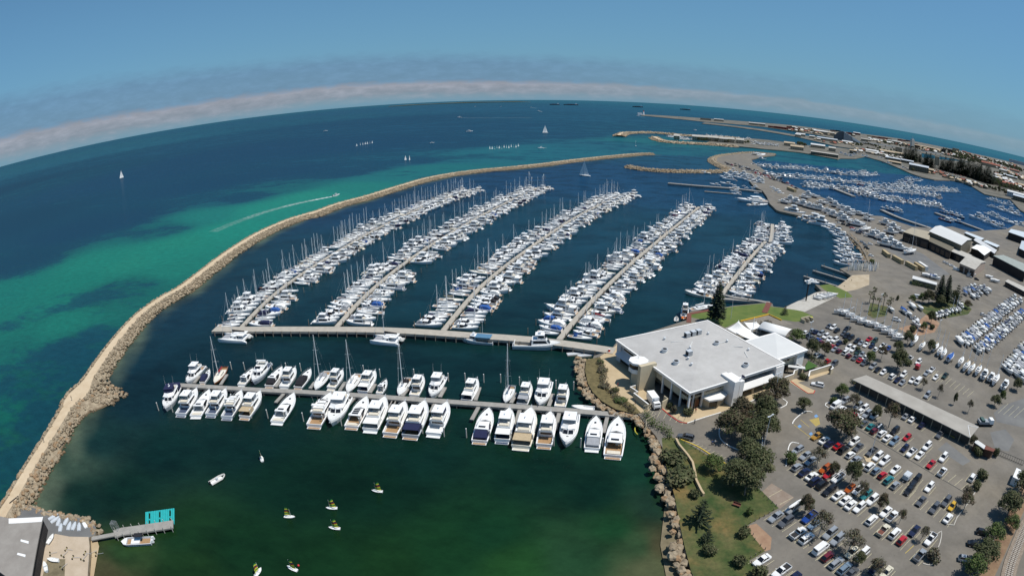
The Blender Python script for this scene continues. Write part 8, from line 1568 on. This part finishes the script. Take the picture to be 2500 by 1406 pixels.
mfo = bpy.data.materials.new('broken_foam'); mfo.use_nodes = True; t = mfo.node_tree; bs = t.nodes['Principled BSDF']; bs.inputs['Base Color'].default_value = (.55,.64,.63,1); bs.inputs['Roughness'].default_value = .9
gp_ = N(t,'ShaderNodeNewGeometry'); nz = N(t,'ShaderNodeTexNoise'); nz.inputs['Scale'].default_value = .35; nz.inputs['Detail'].default_value = 6; t.links.new(gp_.outputs['Position'],nz.inputs['Vector']); t.links.new(ramp(t,nz.outputs[0],[(.30,0.0),(.72,.62)]),bs.inputs['Alpha'])
def foam(name,hi):
 m = bpy.data.materials.new(name); m.use_nodes = True; t = m.node_tree; b = t.nodes['Principled BSDF']; b.inputs['Base Color'].default_value = (.74,.79,.78,1); b.inputs['Roughness'].default_value = .9
 g = N(t,'ShaderNodeNewGeometry'); z = N(t,'ShaderNodeTexNoise'); z.inputs['Scale'].default_value = .35; z.inputs['Detail'].default_value = 6; t.links.new(g.outputs['Position'],z.inputs['Vector']); t.links.new(ramp(t,z.outputs[0],[(.32,0.0),(.7,hi)]),b.inputs['Alpha']); return m
wake([(824,478),(795,483),(765,489)],1.2,3.2,m=foam('fresh_foam',1.0)); wake([(765,489),(730,496),(690,506)],3.2,4.2,.03,m=foam('fading_foam',.45)); wake([(690,506),(640,520),(600,534)],4.2,5,.025,m=foam('faint_foam',.25)); wake([(600,534),(560,549),(520,566)],5,5.6,.02,m=foam('last_foam',.13))
RM = one(runabout(8),'speedboat'); tag(put('speedboat',RM,None,survey(821,478),head(survey(800,482),survey(822,478))),'speedboat running along the outside of the breakwater with a white wake','motor boat')
for u,v,s,a,lab,wk in((1122,288,3.2,185,'fast ferry with a long straight white wake in the distance',[(1126,288),(1180,288.5),(1240,288.2),(1300,288)]),(1146,322.5,2.4,0,'white motor yacht stopped in mid sea',None),(1296,263,3.0,180,'distant motor boat with a white splash, upper',[(1298,263),(1310,265)]),(1315,272,3.0,180,'distant motor boat with a white splash, lower',[(1317,272),(1324,273.5)]),(1320,363,1.5,200,'small motor boat right of the racing fleet',[(1322,363),(1330,361)]),(1697,319,1.8,20,'small white boat between the moles',None),(1558,284,2.6,185,'pilot launch with a white wake off the tip of the north mole',[(1560,284.5),(1575,286)]),(795,321,2.2,0,'small white boat far out to sea',None),(1055,350,1.2,10,'tiny boat between the two racing fleets',None),(1222,261,3,0,'far white boat close to the horizon',None),(1160,260.5,3,0,'farthest white boat close to the horizon',None)):
 o = tag(put('speedboat',RM,None,survey(u,v),R(a)),lab,'motor boat'); o.scale = (s,)*3
 if wk:wake(wk,2.5*s*.6,5,m=mfo)
 # dinghies of the sailing school in the near harbour
SCOL = [mat('sail_yellow',(.68,.62,.05),.8),mat('sail_red',(.30,.035,.02),.8),mat('sail_green',(.03,.22,.05),.8),mat('sail_navy',(.02,.02,.06),.8)]
def school(seed):
 P = [('hull',hull(3.6,1.35,.42,.5,M_GEL,None,.8,.45,.75,-.12,open_to=.45,floor=.2,well=M_DECK,nst=9))]; s = MB(); n_ = 7; rows = []
 for i in range(n_+1):u = i/n_; rows.append([Vector((.5-t*2.0*(1-.35*u),.25*math.sin(math.pi*t),.9+2.6*u+.5*t*u))for t in(0,.5,1)])
 for i in range(n_):s.loft(rows[i:i+2],SCOL[(0,2,0,1,3,0,2)[i]],closed=False)
 P.append(('sail',s)); k = MB(); k.tube((.52,0,.3),(.52,0,3.6),.035,M_ALU,n=5); P.append(('mast',k)); b = MB(); b.tube((.5,0,.85),(-1.5,.1,.9),.03,M_ALU,n=4); P.append(('boom',b))
 return P
SD = datas(school(1)); O1 = ((0,700),1.991)
for x,y,a,lab in((1272,835,120,'dinghy with yellow, red and green sail, highest and alone above the others'),(1612,1075,185,'dinghy with striped sail, rightmost of the group'),(1625,1172,178,'dinghy with striped sail below the rightmost one'),(1408,1117,5,'dinghy seen with its striped sail edge-on, in the middle of the group'),(1256,1385,80,'dinghy with striped sail at the bottom edge, on the left'),(1420,1368,160,'dinghy with striped sail at the bottom edge, with a red buoy beside it')):
 p = survey(O1[0][0]+x/O1[1],O1[0][1]+y/O1[1],.2); place('school_dinghy',SD,(p.x,p.y,0),R(a),'small white '+lab,'dinghy','sailing school dinghies in the near harbour').scale = (.78,)*3
p = survey(1842,1200)if False else survey(921,1200); place('school_dinghy',SD,p,R(175),'small white dinghy with striped sail far to the right of the school group','dinghy','sailing school dinghies in the near harbour').scale = (.78,)*3
p = survey(532,1172); o = tag(rib(5.2).build('inflatable_boat',None,p,head(survey(518,1182),survey(548,1164))),'pale coach inflatable boat with two people, left of the sailing dinghies','boat')
p = survey(729,1381); b = MB(); b.loft([[Vector((.28*math.cos(a)*math.sin(t),.28*math.sin(a)*math.sin(t),.2-.28*math.cos(t)))for a in[i*.785 for i in range(8)]]for t in(.2,.8,1.5,2.2,2.9)],mat('red_buoy',(.5,.03,.03),.5)); tag(b.build('marker_buoy',None,p),'red marker buoy beside the bottom sailing dinghy','buoy')
# sailing school shore at the lower left
Q0 = ((0,1210),5.2083)
def ql(pts,z):return[(p.x,p.y)for p in px(pts,z,Q0[0],Q0[1])]
land('school_ground',ql([(140,170),(240,110),(380,140),(560,190),(800,240),(1000,280),(1160,330),(1220,400),(1210,490),(1130,530),(1140,700),(1110,1100)],1.4)+[(-110,40),(-175,40),(-175,78)],1.4,M_ASPH2)
sheet('school_ramp',ql([(700,480),(880,515),(1125,520),(1140,640),(1110,1100),(440,1100),(520,760),(600,600)],1.408),1.408,mat('pale_ramp',(.40,.32,.23),.9,scale=.3,world_co=True,col2=(.47,.385,.29)))
sheet('sand',ql([(600,800),(830,800),(820,1100),(520,1100)],1.414),1.414,M_WETSAND)
sheet('beach',ql([(1110,500),(1230,540),(1260,640),(1180,1100),(1060,1100)],.2),.2,M_SAND)
shore_rocks('school_rocks','orange and tan rocks edging the dinghy park at the lower left',ql([(230,130),(380,145),(560,195),(800,240),(1000,275),(1130,315),(1220,390),(1230,480)],1.2),3.0,.75,.62,.3,1.5)
ss = empty('school_building',(0,0,0),0,'flat-roofed sailing school building with grey roof and white edge, lower left corner','building'); q = ql([(120,285),(548,265),(400,1040),(330,1200)],5.5)+[(-125,48),(-160,60)]
b = MB(); b.prism(q,5.2,5.5,mat('grey_brown_roof',(.22,.20,.18),.9,scale=.2,world_co=True,col2=(.28,.26,.235))); b.build('roof',ss); b = MB(); cq = sum((Vector(p)for p in q),Vector((0,0)))/len(q); b.prism([tuple(cq+(Vector(p)-cq)*.965)for p in q],1.2,5.2,M_DKW); b.build('wall',ss)
b = MB(); b.prism(ql([(110,285),(548,265),(530,325),(110,350)],5.6),5.503,5.6,M_WHITEP); b.build('parapet',ss)
for pts in([(265,550),(365,575),(360,605),(260,575)],[(225,720),(325,745),(320,775),(215,745)]):b = MB(); b.prism(ql(pts,5.6),5.503,5.62,M_GEL); b.build('skylight',ss)
dh = MB(); dh.loft([[Vector((x,-w,0)),Vector((x,-w*.8,.32*k)),Vector((x,0,.42*k)),Vector((x,w*.8,.32*k)),Vector((x,w,0))]for x,w,k in((-1.75,.5,.8),(-.8,.66,1),(.4,.62,1),(1.3,.36,.9),(1.8,.03,.6))],M_LGREY); dhd = dh.data('hull'); dh2 = MB(); dh2.mesh_in(dh.v,dh.f,M_GEL); dhd2 = dh2.data('hull')
for i,(x,y,a,b_)in enumerate(((675,265,745,225),(700,300,770,250),(745,330,770,260),(770,400,785,330),(840,320,870,265),(880,380,905,310),(940,380,965,320),(1005,390,1010,320),(1075,360,1045,305))):
 A,B_ = survey(Q0[0][0]+x/Q0[1],Q0[0][1]+y/Q0[1],1.5),survey(Q0[0][0]+a/Q0[1],Q0[0][1]+b_/Q0[1],1.5); tag(put('upturned_dinghy',dhd if i<8 else dhd2,None,(A.x,A.y,1.42),head(A,B_)),f'upturned pale dinghy hull on the grey dinghy park, {ordw(i + 1)} from the building','dinghy','upturned dinghies in the dinghy park')
for(x,y,a,b_),lab in(((650,560,690,500),'white dinghy on the ramp with orange gear, close to the school building'),((680,825,600,815),'white dinghy lying across the ramp at the lower left'),((585,910,565,830),'grey dinghy on the sand, right of the one by the wall'),((480,900,490,830),'white dinghy by the wall of the school building')):
 A,B_ = survey(Q0[0][0]+x/Q0[1],Q0[0][1]+y/Q0[1],1.5),survey(Q0[0][0]+a/Q0[1],Q0[0][1]+b_/Q0[1],1.5); me = hull(3.9,1.4,.45,.55,M_GEL if 'white' in lab else M_LGREY,None,.8,.45,.75,-.1,open_to=.45,floor=.2,well=M_DECK,nst=9).data('hull'); place('beached_dinghy',[('hull',me)],(A.x,A.y,1.55),head(A,B_),lab,'dinghy')
jt = empty('school_jetty',(0,0,0),0,'short grey timber jetty with white rails at the sailing school','jetty'); Lj = [p.to_2d()for p in px([(1160,535),(1450,480),(1540,450),(2200,355)],1.3,Q0[0],Q0[1])]; b = MB(); ribbon(b,Lj[:2],.7,.9,1.2,M_JETG); b.build('gangway',jt); b = MB(); ribbon(b,Lj[1:],1.5,.9,1.3,M_JETG); b.build('deck',jt)
b = MB(); b.tube((0,0,-.8),(0,0,2.0),.10,M_PILEW,n=6); pdm = b.data('pile')
for p,d in along(Lj[1:],.5,2.3):
 for sd in(-1,1):put('pile',pdm,jt,(p.x-d.y*1.5*sd,p.y+d.x*1.5*sd,0))
fr_ = MB()
for k in range(4):fr_.tube((-.8,-.6+.4*k,0),(-.8,-.6+.4*k,2.4),.04,M_STEEL,n=4); fr_.tube((.8,-.6+.4*k,0),(.8,-.6+.4*k,2.4),.04,M_STEEL,n=4); fr_.tube((-.8,-.6+.4*k,2.4),(.8,-.6+.4*k,2.4),.04,M_STEEL,n=4)
p = survey(1480/5.2083,1210+430/5.2083,1.3); tag(fr_.build('boat_gantry',None,p,R(8)),'pale metal frame standing at the bend of the school jetty','frame')
M_AQUA = mat('turquoise_plastic',(.03,.42,.42),.5,var=.06,scale=2); dk = empty('drive_on_dock',(0,0,0),0,'bright turquoise floating plastic dock on the seaward side of the school jetty','dock'); c8 = [Vector(p)for p in ql([(1845,200),(2215,150),(2215,345),(1845,385)],.4)]; up = lambda u,v:c8[0].lerp(c8[1],u).lerp(c8[3].lerp(c8[2],u),v)
cu = MB(); cu.box(-.235,.235,-.235,.235,-.15,.32,M_AQUA,tx=.03,ty=.03); cud = cu.data('float'); nx,ny = max(6,int((c8[1]-c8[0]).length/.5)),max(5,int((c8[3]-c8[0]).length/.5)); hd8 = math.atan2(*(c8[1]-c8[0]).yx); su_ = (c8[1]-c8[0]).length/nx/.5
for i in range(nx):
 for j in range(ny):
  u = (i+.5)/nx; gap = any(abs(u-g)<.035 for g in(.145,.50,.85))
  if gap and 0<j<ny-2 and j%6:continue
  q = up(u,(j+.5)/ny); o = put('float',cud,dk,(q.x,q.y,0),hd8)
def workboat(L):
 b = hull(L,2.9,.8,.85,M_LGREY,M_NAVYH,.96,.8,.9,-.3,open_to=.85,floor=.35,well=M_TEAK); P = [('hull',b)]; t = MB(); t.box(-L*.12,L*.16,-.9,.9,.36,.75,M_GEL); P.append(('hatch_box',t)); c = MB(); c.box(-L*.25,L*.02,-1.3,.2,2.1,2.18,CANV['black']); c.tube((-L*.24,-1.2,.4),(-L*.24,-1.2,2.1),.04,M_STEEL,n=4); c.tube((0,-1.2,.4),(0,-1.2,2.1),.04,M_STEEL,n=4); P.append(('shade_roof',c))
 for sd in(-.6,.6):o = MB(); o.box(-L/2-.8,-L/2-.05,sd-.25,sd+.25,.5,1.35,M_GEL,tx=.12,ty=.06); P.append(('outboard_motor',o))
 return P
A,B_ = survey(1930/5.2083,1210+570/5.2083,.5),survey(1545/5.2083,1210+590/5.2083,.5); place('work_barge',datas(workboat((B_-A).length)),((A+B_)/2).to_tuple()[:2]+(0,),head(A,B_),'square-bowed work boat with two white outboards tied to the school jetty','motor boat')
tl = MB(); tl.tube((-1.3,0,.3),(1.3,0,.3),.05,M_STEEL,n=4); tl.wheel((-1.0,-.6,.25),.25,.14,M_BLACK); tl.wheel((-1.0,.6,.25),.25,.14,M_BLACK); tl.tube((-1.0,-.6,.25),(-1.0,.6,.25),.05,mat('yellow_steel',(.5,.4,.04),.5),n=4); tld = tl.data('trolley')
for i,(x,y,a)in enumerate(((680,735,40),(880,690,10),(830,745,80),(970,790,20),(1080,790,85),(1160,680,50),(1120,740,10),(820,900,70),(1270,750,30))):p = survey(x/5.2083,1210+y/5.2083,1.42 if x<1200 else.1); tag(put('dinghy_trolley',tld,None,(p.x,p.y,1.42 if x<1150 else.25),R(a)),f'empty two-wheeled dinghy trolley on the ramp, {ordw(i + 1)} from the school building','trolley','empty trolleys on the ramp')
wl = MB(); wl.box(-.2,.2,-2,2,0,1.6,M_DKW); p = survey(35,1222,2.5); tag(wl.build('dark_wall',None,(p.x,p.y,1.4),R(-12)),'dark wall end at the root of the breakwater','wall')
